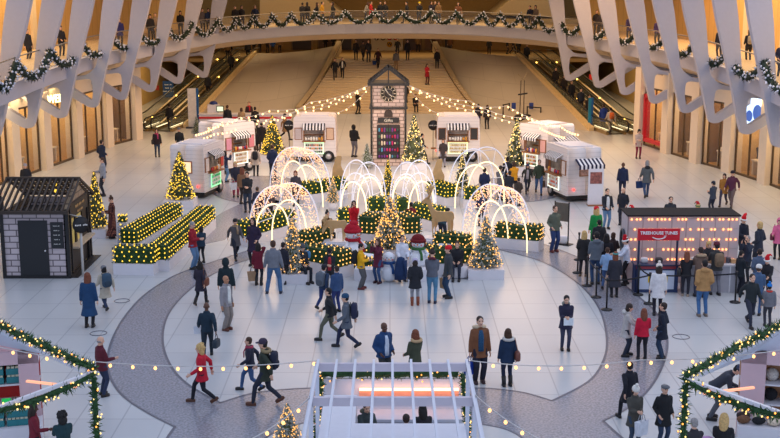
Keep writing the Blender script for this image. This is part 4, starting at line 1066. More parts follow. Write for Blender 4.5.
for a, b in zip(peaks[:-1], peaks[1:]):
    pa, na = deck_at(a); pb, nb_ = deck_at(b); off = -.42
    side = 'left' if b <= 222 else ('right' if a >= 543 else 'bridge')
    pa = pa + na * off + Vector((0, 0, 1.02)); pb = pb + nb_ * off + Vector((0, 0, 1.02))
    if side == 'bridge': lab = 'white-baubled garland swag on the bridge railing, the %s from its left end' % ['first', 'second', 'third', 'fourth', 'fifth', 'sixth', 'seventh', 'eighth', 'ninth', 'tenth', 'eleventh', 'twelfth', 'thirteenth', 'fourteenth', 'fifteenth'][cnt]; cnt += 1
    elif side == 'left': lab = 'white-baubled garland swag on the left balcony rail, %s from the camera' % ['nearest', 'second', 'third', 'fourth', 'fifth', 'sixth', 'seventh', 'eighth', 'ninth'][peaks.index(a)]
    else: lab = 'white-baubled garland swag on the right balcony rail, %s from the bridge' % ['nearest', 'second', 'third', 'fourth', 'fifth', 'sixth', 'seventh', 'eighth', 'ninth', 'tenth'][peaks.index(a) - peaks.index(543)]
    swag(pa, pb, .85 if side == 'bridge' else .92, lab, 'garland swags on the upper railing', rd)
# ================================================================ KIOSKS AND BOOTHS
# ---- dark brick kiosk at left
kA = G(6, 277.5); kB = G(70, 278); KX0, KX1, KY0 = -13.85, -11.5, 41.9; KD = 3.1; KH = 2.52
KX0 = G(6, 277.5).x; KX1 = G(70, 278).x; KY0 = G(38, 278).y
o = thing('brick_kiosk', 'dark-framed brick kiosk with slatted open roof at far left', 'kiosk', (KX0, KY0, 0)); W = KX1 - KX0
M_kb = brick((214, 200, 202), (194, 180, 182), (110, 100, 102), .5, .22, 'XZ')
M_kb2 = brick((186, 160, 130), (166, 138, 110), (100, 84, 70), .5, .22, 'YZ')
part('front_wall', MB().box(.05, W - .05, 0, .12, .06, KH - .1), M_kb, o)
part('back_wall', MB().box(.05, W - .05, KD - .12, KD, .06, KH - .1), M_kb, o)
part('side_wall', MB().box(0, .12, .12, KD - .12, .06, KH - .1), M_kb2, o)
sw = MB(); sw.box(W - .12, W, 0, .42, .06, KH - .1); sw.box(W - .12, W, KD - .3, KD, .06, KH - .1)
sw.prism([(0, KH - .12), (KD, KH - .12), (KD / 2, KH + .8)], lambda u, v, t: (t, u, v), W - .12, W)
part('side_wall', sw, M_kb2, o)
fm = MB()
for x in (0, W): 
    for y in (0, KD): part('corner_post', MB().box(x - .06, x + .06, y - .06, y + .06, 0, KH), M_black, o)
fm.box(-.05, W + .05, -.08, 0, 0, .1); fm.box(-.05, W + .05, -.08, .02, KH - .1, KH); fm.box(W - .02, W + .08, 0, KD + .1, 0, .1); fm.box(W - .0, W + .3, 0, KD + .4, 0.005, .03)
fm.box(W - .02, W + .06, 0.3, .4, 0, KH); fm.box(W - .02, W + .06, KD - .35, KD - .27, 0, KH)
part('base_trim', fm, M_black, o)
dr = part('door', MB().box(.58, 1.62, -.05, .0, .08, 2.12), mat((30, 32, 36), .45, var=.03), o)
part('door_knob', MB().ell((1.52, -.08, 1.02), (.045, .045, .045), 8, 6), mat((206, 206, 206), .2, .8), dr)
sbd = part('menu_board', MB().box(1.74, 2.18, -.07, -.0, 1.12, 2.06), mat((34, 35, 38), .5), o)
tm = MB()
for i, t in enumerate(('Gather', 'Market', 'Coffee', 'Cocoa', 'Pastries')): marks_mb(tm, 7 - i % 2, .055, facing((1.96, -.08, 1.93 - i * .165)), .01)
part('lettering', tm, mat((206, 204, 198), .5), sbd)
rd = random.Random(4)
cwin = part('counter_front', MB().box(W - .1, W - .03, .4, KD - .32, .1, 1.0), mat((44, 36, 32), .6), o)
part('counter_shelf', MB().box(W - .25, W + .28, .38, KD - .3, 1.0, 1.07), mat((196, 176, 150), .5), o)
for y0, y1 in ((.46, 1.1), (1.35, 2.1)):
    part('window_shade', MB().box(W - .1, W - .05, y0, y1, 1.08, 2.1), mat((232, 208, 120), .7, var=.03), o)
part('window_post', MB().box(W - .08, W, 1.12, 1.33, 1.07, 2.1).box(W - .08, W, 2.12, KD - .3, 1.07, 2.1), mat((44, 36, 30), .6), o)
hb = part('header_board', MB().box(W - .02, W + .06, .4, KD - .32, 2.1, 2.62), mat((54, 44, 36), .6), o)
tm = MB(); marks_mb(tm, 13, .16, facing((W + .08, KD / 2, 2.44), PI / 2), .01); marks_mb(tm, 9, .14, facing((W + .08, KD / 2, 2.22), PI / 2), .01); part('lettering', tm, mat((190, 150, 96), .6), hb)
# slatted roof
rz = KH + .85; rf = MB(); y_e0, y_e1 = -.35, KD + .35; ym = KD / 2
rf.bar((-.25, ym, rz), (W + .15, ym, rz), .1, .12)
for y in (y_e0, y_e1): rf.bar((-.25, y, KH - .05), (W + .15, y, KH - .05), .1, .12)
for k in range(14):
    x = -.22 + k * (W + .34) / 13; rf.bar((x, y_e0, KH - .02), (x, ym, rz), .06, .09); rf.bar((x, y_e1, KH - .02), (x, ym, rz), .06, .09)
part('roof_slat', rf, mat((58, 46, 38), .6), o)
bx = MB()
for k in range(7): 
    z = KH + k * .12; t = k / 7; bx.bar((-.2, y_e1 + (ym - y_e1) * t, KH + (rz - KH) * t), (W + .1, y_e1 + (ym - y_e1) * t, KH + (rz - KH) * t), .05, .05)
part('roof_lattice', bx, mat((120, 94, 66), .6), o)
part('tray', MB().box(.1, W - .1, .14, KD - .14, KH - .45, KH - .4), mat((48, 42, 40), .7), o)
ln = MB()
for k in range(2): bulb(ln, (1.5, ym + .2, rz - .25 - k * .25), .06)
part('pendant_lamp', ln, BL_Y, o)
roundsign(76.5, 279, 1.93, .3, 'round black sign hanging at the corner of the brick kiosk', 'GATHER', pole=False, rz=math.radians(25)).location = (KX1 + .45, KY0 + .15, 0)
bpy.context.view_layer.update()
# bracket for that sign
b_ = thing('sign_post', 'slim white post and bracket holding the round sign at the kiosk corner', 'post', (KX1 + .42, KY0 + .22, 0))
part('pole', MB().tube([(0, 0, 0), (0, 0, 2.25)], .05, 8).tube([(0, 0, 2.2), (-.4, 0, 2.3)], .02, 6), mat((200, 196, 190), .5), b_)
# poster pedestal by the woman in plaid
p = G(124.5, 248.5); o = thing('poster_stand', 'narrow white poster pedestal beside the woman in the plaid coat', 'sign', p + Vector((0, -.25, 0)))
part('panel', MB().box(-.22, .22, -.05, .05, 0, 1.12), M_white, o); part('picture', MB().box(-.16, .16, -.065, -.05, .15, .95), mat((150, 156, 170), .5, var=.4, scale=9), o)
# ---- red and wooden booth at right
bA = G(632, 292.5); bB = G(736, 291); BY = bA.y; BX0, BX1 = 8.35, 12.25; BZ = 2.42; BW = BY + 1.25
o = thing('market_booth', 'plank-walled market booth studded with glowing bulbs, black roof, at right', 'booth', (BX0, BW, 0)); L = BX1 - BX0
M_pl = wavemat((200, 186, 186), (136, 122, 124), .62, 'X', .75, 'SAW', (0, .1), key='plank')
M_pl2 = wavemat((196, 190, 196), (150, 142, 150), .8, 'Y', .7, 'SAW', (0, .1), key='plank2')
part('front_wall', MB().box(0, L, 0, .1, 0, BZ), M_pl, o)
part('side_wall', MB().box(0, .1, .1, 1.3, 0, BZ), M_pl2, o); part('side_wall', MB().box(L - .1, L, .1, 1.3, 0, BZ), M_pl2, o)
part('back_wall', MB().box(0, L, 1.2, 1.3, 0, BZ), M_pl2, o)
part('roof', MB().box(-.04, L + .04, -.06, 1.34, BZ, BZ + .05), mat((20, 18, 20), .95), o)
l = MB(); l2 = []; rd = random.Random(9)
for r_ in range(6):
    for k in range(26):
        if rd.random() < .62: l2.append((.12 + k * (L - .24) / 25 + rd.uniform(-.03, .03), -.05, BZ - .10 - r_ * .36))
for q in l2: bulb(l, q, .036)
part('wall_bulbs', l, glow((255, 160, 100), 3), o, kind='stuff')
rt = MB()
for r_ in range(6): rt.tube([(0.05, -.03, BZ - .06 - r_ * .36), (L - .05, -.03, BZ - .06 - r_ * .36)], .008, 4)
part('light_cable', rt, mat((190, 176, 166), .6), o)
wr_ = MB(); wr_.tube([(.0, 0, 0)] * 0 + [(-.06, .62 + .3 * math.cos(a * PI / 10), 1.45 + .36 * math.sin(a * PI / 10)) for a in range(20)], .05, 6, closed=True)
part('side_emblem', wr_, mat((70, 74, 80), .6), o)
# front left counter with red sign
cx0, cx1 = G(634, 292).x, G(677, 292).x
o = thing('sales_counter', 'navy and white sales counter under the red sign of the booth', 'counter', (cx0, BY, 0)); W = cx1 - cx0
part('body', MB().box(0, W, 0, .5, 0, .95), mat((40, 58, 100), .5), o)
part('front_panel', MB().box(.08, W - .14, -.02, 0, .12, .78), mat((206, 214, 232), .5, var=.02), o)
part('yellow_label', MB().box(W * .3, W * .75, -.035, -.02, .36, .58), mat((236, 196, 40), .5), o)
part('worktop', MB().box(-.04, W + .04, -.06, .54, .95, 1.0), mat((56, 62, 90), .4), o)
part('red_strip', MB().box(0.02, W - .1, -.03, 0, .84, .93), mat((150, 50, 60), .5), o)
sgz = atY(655, 240.5, BY - .15).z; sgt = atY(655, 229, BY - .15).z
o2 = thing('booth_sign', 'long red sign with white lettering and a smiling arrow in front of the bulb wall', 'sign', (cx0, BY - .1, 0))
sx0, sx1 = atY(638, 235, BY - .15).x - cx0, atY(680, 235, BY - .15).x - cx0
part('panel', MB().box(sx0, sx1, -.04, .04, sgz, sgt), mat((206, 16, 40), .45, var=.02), o2)
for x in (sx0 + .06, sx1 - .06): part('post', MB().box(x - .03, x + .03, -.02, .06, 1.0 if x > 1 else 0.0, sgz), mat((32, 40, 72), .5), o2)
tm = MB(); text_mb(tm, 'TREEHOUSE TUNES', .145, facing(((sx0 + sx1) / 2, -.05, sgz + (sgt - sgz) * .64)), 0, .015, .004)
xm = (sx0 + sx1) / 2; tm.tube([(xm + t * .23, -.055, sgz + (sgt - sgz) * .30 - .07 * (1 - t * t)) for t in [k / 6 - 1 for k in range(13)]], [.008] + [.02] * 11 + [.012], 5)
tm.tube([(xm + .25, -.055, sgz + (sgt - sgz) * .40), (xm + .17, -.055, sgz + (sgt - sgz) * .36)], .015, 5)
part('lettering', tm, mat((240, 236, 238), .5), o2)
cx0, cx1 = G(682, 291).x, G(737, 290).x
o = thing('sales_counter', 'grey display counter along the bulb wall where customers stand', 'counter', (cx0, BY, 0)); W = cx1 - cx0
part('body', MB().box(0, W, 0, .5, 0, .93), mat((176, 174, 182), .6, var=.05), o)
part('seam', MB().box(W * .42, W * .44, -.01, 0, 0, .93).box(W * .8, W * .82, -.01, 0, 0, .93), mat((226, 226, 230), .5), o)
part('worktop', MB().box(-.04, W + .04, -.05, .54, .93, .98), mat((206, 202, 206), .4), o)
rd = random.Random(31)
for x in range(9):
    X = cx0 + .2 + x * (W - .4) / 8; hh = rd.uniform(.12, .28)
    g = MB(); g.box(-.09, .09, -.08, .08, 0, hh); q = g.build('gift_box', mat([(220, 170, 120), (236, 230, 226), (190, 120, 90), (90, 90, 100)][x % 4], .6), None, (X, BY + .28 + .06 * (x % 2), .981), rd.random())
    tag(q, 'goods box on the grey counter, %s from the left' % ['first', 'second', 'third', 'fourth', 'fifth', 'sixth', 'seventh', 'eighth', 'ninth'][x], 'box', 'goods boxes on the grey counter')
for x, lb in ((.35, 'left'), (.85, 'middle')):
    g = MB(); g.ell((0, 0, .09), (.13, .1, .09), 10, 6, e=.5); q = g.build('display_basket', mat((60, 50, 50) if x > .5 else (226, 220, 220), .6), None, (G(634, 292).x + x, BY + .25, 1.0)); tag(q, '%s basket on the navy sales counter under the red sign' % lb, 'basket')
# ---- stanchions with belts
ST = [(578.5, 260), (577.5, 273), (587, 286), (596, 297.5), (606.5, 310)]
ST2 = [(638, 295), (649, 304), (735, 302.5)]
pos = []
def stanchion(px, py, label, hgt=1.02):
    p = G(px, py); o = thing('stanchion', label, 'stanchion', p, 0, 'black queue posts at the booth'); pos.append(p)
    part('base', MB().lathe([(.001, 0), (.18, 0), (.18, .03), (.05, .07), (.001, .07)], n=20), M_black, o)
    part('pole', MB().tube([(0, 0, .06), (0, 0, hgt)], .03, 8), M_black, o)
    part('belt_head', MB().lathe([(.001, hgt - .02), (.045, hgt - .02), (.045, hgt + .06), (.001, hgt + .06)], n=10), mat((40, 40, 44), .4), o)
    return p
od = ['rearmost', 'second', 'third', 'fourth', 'nearest']
A = [stanchion(a, b, '%s black queue post of the curved row left of the booth' % od[i]) for i, (a, b) in enumerate(ST)]
B = [stanchion(*ST2[0], 'black queue post beside the elf at the navy counter'), stanchion(*ST2[1], 'black queue post left of the woman in the white coat'), stanchion(*ST2[2], 'black queue post at the right end before the grey counter')]
def belt(a, b, label):
    o = thing('queue_belt', label, 'belt', a, 0, 'queue belts at the booth'); P = sag(Vector((0, 0, .99)), b - a + Vector((0, 0, .99)), .05, 8)
    mb = MB()
    for i in range(8): mb.bar(P[i], P[i + 1], .012, .05)
    part('strap', mb, mat((28, 26, 32), .7), o)
belt(A[2], A[3], 'black queue belt between the third and fourth post of the curved row')
belt(A[3], A[4], 'black queue belt between the fourth and nearest post of the curved row')
belt(A[4], B[1], 'black queue belt running from the nearest post towards the white-coated woman')
belt(B[0], B[1], 'black queue belt between the two posts at the navy counter')
belt(B[1], B[2], 'long black queue belt across the front of the grey counter')
# sign stand right of the man in green
p = G(561, 244); o = thing('sign_stand', 'black sign stand with grey board beside the man in the green jacket', 'sign', p, math.radians(-35))
part('post', MB().box(-.33, -.29, -.02, .02, 0, 1.75).box(.29, .33, -.02, .02, 0, 1.75), M_black, o); part('board', MB().box(-.29, .29, -.015, .015, .95, 1.7), mat((96, 92, 84), .5), o)
part('foot', MB().box(-.45, .45, -.22, .22, 0, .03), M_black, o); part('weight', MB().ell((.1, 0, .2), (.2, .15, .17), 10, 6, e=.4), M_white, o)
# ---- information counter in the left background
p = G(228, 129); o = thing('information_counter', 'white information counter with red band below the left stone flank', 'counter', p)
part('body', MB().box(-2.0, 4.4, 0, .9, 0, 1.0), M_white, o); part('red_band', MB().box(-2.02, 4.42, -.03, .93, .72, .86), mat((206, 30, 36), .5), o); part('worktop', MB().box(-2.05, 4.45, -.05, .95, 1.0, 1.05), M_white, o)
p = G(212, 128); o = thing('information_pillar', 'white pillar with blue dome lamp and screen on the information counter', 'kiosk', (p.x + .1, p.y + .1, 1.05))
part('body', MB().box(-.4, .4, 0, .5, 0, .6), M_white, o); part('dome', MB().ell((-.0, .25, .66), (.3, .3, .17), 14, 8), mat((24, 50, 120), .4), o)
mo = part('monitor', MB().box(.25, .75, -.06, 0, .1, .5), M_black, o); part('screen', MB().box(.29, .71, -.075, -.06, .14, .46), glow((206, 226, 196), 1.0), mo)
# ---- crowd barrier and equipment in front of the right flank
for i, (a, b, lb) in enumerate((((503, 119), (509, 117.5), 'short black barrier left of the stone flank equipment'), ((527, 121), (540.5, 122), 'longer black barrier right of the stone flank equipment'))):
    pa = G(*a); pb = G(*b); o = thing('barrier', lb, 'barrier', pa)
    d = pb - pa
    for q in (Vector((0, 0, 0)), d): part('post', MB().tube([q, q + Vector((0, 0, 1.1))], .05, 8), M_black, o)
    part('rail', MB().bar(Vector((0, 0, 1.05)), d + Vector((0, 0, 1.05)), .04, .08), M_black, o)
p = G(523.5, 121); o = thing('camera_mast', 'tall thin tripod mast with cables standing before the right stone flank', 'mast', p)
part('pole', MB().tube([(0, 0, 0), (0, 0, 3.0)], .04, 6).tube([(-.3, 0, 0), (-.25, 0, 3.0)], .04, 6), mat((90, 80, 66), .5), o)
part('equipment_bag', MB().ell((0, -.2, .25), (.75, .4, .28), 14, 8, e=.7), M_black, o)
part('cross_arm', MB().bar((-.45, 0, 1.95), (.25, 0, 2.05), .12, .1), M_black, o)
for x in (-.75, .55): part('leaflet_box', MB().box(x - .15, x + .15, -.1, .1, .9, 1.35), mat((30, 56, 130), .5), o)
part('antenna', MB().tube([(-.1, 0, 3), (-.5, 0, 3.5)], .02, 5).tube([(-.1, 0, 3), (.2, 0, 3.6)], .02, 5), mat((170, 150, 110), .5), o)
# ---- foreground booths with garland frames
def lit_garland(P, r, label, lights=BL_W, density=34, ns=70, grp=None, name='lit_garland'):
    base = P[0].copy(); P = [p - base for p in P]; o = thing(name, label, 'garland', base, 0, grp); rd = random.Random(len(P) * 7 + int(base.x * 10))
    part('foliage', garland_mb(P, r, density, rd, .15, .022).add([], []), [M_leaf], o)
    f2 = MB()
    for p in resample(P, .05): spray(f2, p, r * .75, 4, .09, .018, rd)
    part('needles', f2, [mat((70, 110, 56), .8, var=.3, scale=12)], o)
    l = MB()
    for p in resample(P, .11):
        for _ in range(2):
            d = Vector((rd.gauss(0, 1), rd.gauss(0, 1), rd.gauss(0, 1))).normalized() * rd.uniform(r * .6, r * 1.0); bulb(l, p + d, .018, 0 if rd.random() < .8 else 1)
    part('fairy_lights', l, [lights, glow((255, 150, 60), 3)], o, kind='stuff'); return o
M_pink = mat((226, 190, 194), .6, var=.02); M_roofw = mat((208, 214, 226), .6, var=.02)
ZR = 3.0
def side_booth(s):
    nm = 'left' if s < 0 else 'right'
    mir = (lambda x: x) if s < 0 else (lambda x: 779.5 - x)
    dy = 0 if s < 0 else 7
    C = G(mir(94), 372 + dy, ZR); U = G(mir(-14), 320 + (2 if s < 0 else 0), ZR); Lw = G(mir(-10), 411 if s < 0 else 416, ZR)
    # frame
    fo = thing('garland_gate', 'white post and rail frame wound with garland round the %s foreground booth' % nm, 'frame', (C.x, C.y, 0)); c0 = Vector((C.x, C.y, 0))
    part('post', MB().tube([(0, 0, 0), (0, 0, ZR)], .05, 8), M_white, fo)
    part('rail', MB().bar(C - c0, U - c0, .07, .07), M_white, fo); part('rail', MB().bar(C - c0, Lw - c0, .07, .07), M_white, fo)
    lit_garland([C + Vector((0, -.02, .08)) + (U - C) * (k / 20) + Vector((0, 0, .02 * math.sin(k * 1.7))) for k in range(21)], .13, 'lit garland along the rear roof rail of the %s foreground booth' % nm)
    lit_garland([C + Vector((0, -.02, -.02)) + (Lw - C) * (k / 12) - Vector((0, 0, .10 * math.sin(PI * k / 12))) for k in range(13)], .13, 'lit garland along the front roof rail of the %s foreground booth' % nm)
    lit_garland([Vector((C.x, C.y - .03, ZR - .1 - k * .25)) for k in range(12)], .12, 'lit garland wound down the corner post of the %s foreground booth' % nm)
    # hut: pink box with shelves, white roof slab
    a = atY(mir(38), 354 + dy, 26.4); hx = a.x; hy = 26.4
    d = (U - C); d.z = 0; d.normalize(); n = Vector((-d.y, d.x, 0));
    if n.y > 0: n = -n
    hb = thing('market_hut', 'pink-walled hut with open shelves under the white roof, %s foreground' % nm, 'hut', (hx, hy, 0), -s * math.radians(14) )
    Lh = 3.4; q = s
    x0, x1 = (0, q * Lh)
    lo, hi = min(x0, x1), max(x0, x1)
    HZ = 2.30
    part('rear_wall', MB().box(lo, hi, .0 + .62, .7, 0, HZ), M_pink, hb)
    w_ = MB(); e = .45 if s < 0 else .55
    ex0, ex1 = (-e, 0) if s < 0 else (0, e)
    w_.box(ex0, ex1, -.05, .05, 0, HZ); w_.box(lo, hi, -.05, .05, 2.0, HZ)
    part('front_wall', w_, M_pink, hb)
    part('back_panel', MB().box(lo, hi, .5, .55, .7, 2.05), mat((196, 30, 30) if s < 0 else (206, 150, 110), .6), hb)
    sh = MB(); 
    for z in (1.0, 1.48, 1.98): sh.box(lo, hi, 0, .6, z, z + .04)
    part('shelf', sh, M_white, hb)
    part('lower_cabinet', MB().box(lo - .02, hi + .02, -.75, .0, 0, .72), M_white, hb)
    bw = .42; n_ = 0
    if s < 0:
        for zz, yy, cc in ((1.54, .22, (226, 216, 150)), (.73, -.4, (28, 120, 126))):
            for k in range(4):
                for j in range(2):
                    X = -.45 - k * .62; z = zz + j * .2
                    bx = thing('goods_box', '%s teal packet crate %s, %s from the right' % (['lower', 'upper'][j], 'on the left hut shelf' if zz > 1 else 'on the left hut counter', ['first', 'second', 'third', 'fourth'][k]), 'crate', hb.location + Matrix.Rotation(hb.rotation_euler.z, 3, 'Z') @ Vector((X, yy, z)), hb.rotation_euler.z, 'teal crates of the left hut')
                    part('crate', MB().box(-.28, .28, -.2, .2, 0, .14), mat((40, 124, 130), .6), bx)
                    g = MB()
                    for i in range(6): g.box(-.26 + i * .09, -.19 + i * .09, -.17, .17, .14, .185)
                    part('packets', g, mat((228, 220, 190), .6), bx)
        for (X, z, c, lb) in ((-.75, 1.10, (30, 190, 90), 'small glowing green sign on the shelf of the left hut'), (-.8, .96, (226, 30, 40), 'small red sign on the counter crates of the left hut')):
            t = thing('price_sign', lb, 'sign', hb.location + Matrix.Rotation(hb.rotation_euler.z, 3, 'Z') @ Vector((X, -.1 if z > 1 else -.6, z - .05 if z > 1 else z + .14)), hb.rotation_euler.z)
            part('panel', MB().box(-.10, .10, -.015, .015, 0, .17), glow(c, .5), t)
    else:
        hc = [(60, 44, 40), (226, 206, 180), (30, 30, 34), (120, 84, 60), (200, 190, 180), (90, 30, 50)]
        rd = random.Random(5)
        for row, (z, yy) in enumerate(((1.04, .3), (1.52, .3), (.73, -.25), (.73, -.5))):
            for k in range(8):
                X = .35 + k * .36 if row < 2 else .1 + k * .33
                g = MB(); 
                if row < 2: g.ell((0, 0, .15), (.16, .16, .15), 12, 8)
                else: g.ell((0, 0, .08), (.17, .13, .09), 10, 6)
                q_ = g.build('knitted_hat', mat(hc[rd.randrange(6)], .95, var=.25, scale=25, bump=.5), None, hb.location + Matrix.Rotation(hb.rotation_euler.z, 3, 'Z') @ Vector((X, yy, z)), rd.random())
                tag(q_, 'knitted hat in the right hut, %s, %s from the left' % (['lower shelf', 'upper shelf', 'rear counter row', 'front counter row'][row], ['first', 'second', 'third', 'fourth', 'fifth', 'sixth', 'seventh', 'eighth'][k]), 'hat', 'knitted hats in the right hut')
    # white sloping roof behind the hut front, up to the garland rail
    T1 = C + Vector((0, 0, -.02)); R1 = atY(mir(40), 351 + dy, 26.2); R0 = atY(mir(-14), 340 + dy, 26.6)
    pts = [T1.lerp(U, .12) - Vector((0, 0, .06)), U - Vector((0, 0, .06)), Vector((R0.x, R0.y, R0.z)), Vector((R1.x, R1.y, R1.z)), T1.lerp(Vector((R1.x, R1.y, R1.z)), .35)]
    mb = MB(); n = len(pts); mb.add(pts + [p - Vector((0, 0, .06)) for p in pts], [tuple(range(n)), tuple(range(2 * n - 1, n - 1, -1))] + [(i, i + n, (i + 1) % n + n, (i + 1) % n) for i in range(n)])
    tag(mb.build('booth_roof', M_roofw), 'white sloping fabric roof of the %s foreground booth' % nm, 'roof')
    l0 = C.lerp(U, .06) + Vector((s * .2, -.1, -.35)); l1 = l0 + Vector((s * 1.1, .35, 0.0))
    ls = MB().bar((0, 0, 0), l1 - l0, .06, .04).build('strip_light', glow((255, 170, 130), .9), None, l0); tag(ls, 'short warm strip light under the corner of the %s foreground booth roof' % nm, 'light')
side_booth(-1); side_booth(1)
# ---- middle booth: white slatted pergola
zr = 3.0
RL = G(318.5, 363, zr); RR = G(470.5, 363, zr); ML = G(313, 397, zr); MR = G(474.5, 397, zr); FL = G(300, 448, zr); FR = G(486, 448, zr)
o = thing('pergola_booth', 'white slatted pergola booth in the middle foreground', 'pergola', (0.05, RL.y, 0)); b0 = Vector((0.05, RL.y, 0))
yR, yM, yF = RL.y, ML.y, FL.y; hw = 1.54
M_perg = mat((216, 218, 228), .5, var=.02); M_beam = mat((214, 204, 212), .5, var=.02)
for y, nm in ((yR, 'rear'), (yM, 'middle'), (yF, 'front')):
    part('cross_beam', MB().box(-hw, hw, y - b0.y - .04, y - b0.y + .04, zr - .17, zr), M_beam, o)
for k in range(9):
    x = -hw + .03 + k * (2 * hw - .06) / 8
    part('rafter', MB().box(x - .025, x + .025, yF - b0.y - .1, yR - b0.y + .05, zr, zr + .07), M_perg, o)
for x in (-hw, hw):
    for y in (yR, yM, yF): part('post', MB().box(x - .04, x + .04, y - b0.y - .04, y - b0.y + .04, 0, zr), M_perg, o)
    part('side_beam', MB().box(x - .03, x + .03, yF - b0.y, yR - b0.y, zr - .15, zr), M_perg, o)
o = thing('serving_counter', 'white rear serving counter with glowing peach strip inside the pergola booth', 'counter', (0.05, 0, 0))
zc = atY(390, 384, 26.9).z; x0 = atY(357, 388, 26.7).x; x1 = atY(457, 388, 26.7).x
part('back_panel', MB().box(-1.62, 1.62, 26.9, 27.0, 0, 1.42), M_perg, o)
part('worktop', MB().box(-1.62, 1.62, 26.2, 26.9, 0.62, .68), M_perg, o)
cp = part('counter_body', MB().box(-1.62, 1.62, 26.3, 26.85, 0, .62), M_perg, o)
part('front_recess', MB().box(x0, x1, 26.84, 26.9, .88, 1.20), mat((236, 160, 130), .6), o)
part('light_strip', MB().box(x0, x1, 26.80, 26.85, 1.16, 1.22), glow((255, 190, 150), 2.5), o)
al = bpy.data.lights.new('counter_lamp', 'AREA'); al.shape = 'RECTANGLE'; al.size = 3; al.size_y = .1; al.energy = 4; al.color = (1, .55, .35); ao = link('counter_lamp', al, None, (0.4, 26.6, 1.25)); ao.rotation_euler = (math.radians(50), 0, 0)
lit_garland([Vector((-1.6 + k * .16, 26.95, 1.56 + .02 * math.sin(k * 2.1))) for k in range(21)], .24, 'lit garland on top of the rear wall inside the pergola booth', BL_W)
for s in (-1, 1):
    lit_garland([Vector((.05 + s * 1.6, 26.9 - k * .35, 1.5 - .0 * k)) + Vector((s * .06, 0, -.1 * k)) for k in range(10)], .09, 'thin lit garland down the %s side of the pergola booth' % ('left' if s < 0 else 'right'))
o = thing('serving_counter', 'broad white front counter under the pergola booth at the bottom edge', 'counter', (0.05, 0, 0))
yc = 23.6; zt_ = 1.60
part('body', MB().box(-1.5, 1.5, 20.6, yc, 0, zt_), M_perg, o)
part('left_shelf_unit', MB().box(-1.5, -.78, yc, 25.3, 0, 1.6), M_perg, o)
part('floor_mat', MB().box(-.7, 1.5, yc + .02, 26.15, .012, .02), M_gran, o)
# foreground strings
def up(p, z): return Vector((p.x, p.y, z))
CL = G(94, 372, ZR)
string([(G(-20, 343, 3.0), G(60, 358, 3.0), .02), (G(60, 358, 3.0), RL + Vector((0, 0, .05)), .15)], 'long string of bulbs from the left foreground booth to the pergola', .47, .035, glow((255, 184, 110), 2.6), 'foreground strings of bulbs')
string([(RR + Vector((0, 0, .05)), G(640, 360, 3.0), .12), (G(640, 360, 3.0), G(800, 347, 3.0), .08)], 'long string of bulbs from the pergola to the right foreground booth', .47, .035, glow((255, 184, 110), 2.6), 'foreground strings of bulbs')
string([(ML + Vector((0, 0, .05)), G(236, 446, 2.8), .1)], 'short string of bulbs running down left from the pergola corner', .47, .035, glow((255, 184, 110), 2.6), 'foreground strings of bulbs')
string([(MR + Vector((0, 0, .05)), G(556, 446, 2.8), .1)], 'short string of bulbs running down right from the pergola corner', .47, .035, glow((255, 184, 110), 2.6), 'foreground strings of bulbs')
# goods table at the right foreground booth
p = atY(703, 436, 24.0); o = thing('goods_table', 'table heaped with goods in front of the right foreground hut', 'table', (p.x, 24.0, 0))
part('tabletop', MB().box(-.5, .45, -.4, .4, .78, .84), M_white, o)
for x in (-.45, .4):
    for y in (-.35, .35): part('leg', MB().box(x - .03, x + .03, y - .03, y + .03, 0, .78), M_white, o)
for k, (x, y, c) in enumerate(((-.3, .2, (170, 70, 40)), (-.05, .3, (30, 50, 130)), (.15, .2, (196, 150, 200)), (-.1, 0, (226, 206, 180)), (.2, -.1, (226, 220, 226)), (-.3, -.15, (120, 60, 40)))):
    g = MB(); g.ell((0, 0, .11), (.15, .13, .12), 12, 8, e=.8); q = g.build('soft_toy', mat(c, .9, var=.2, scale=20), None, (p.x + x, 24.0 + y, .84))
    tag(q, '%s soft bundle on the goods table at the right foreground booth' % ['rust coloured', 'blue', 'lilac', 'cream', 'white', 'brown'][k], 'bundle')
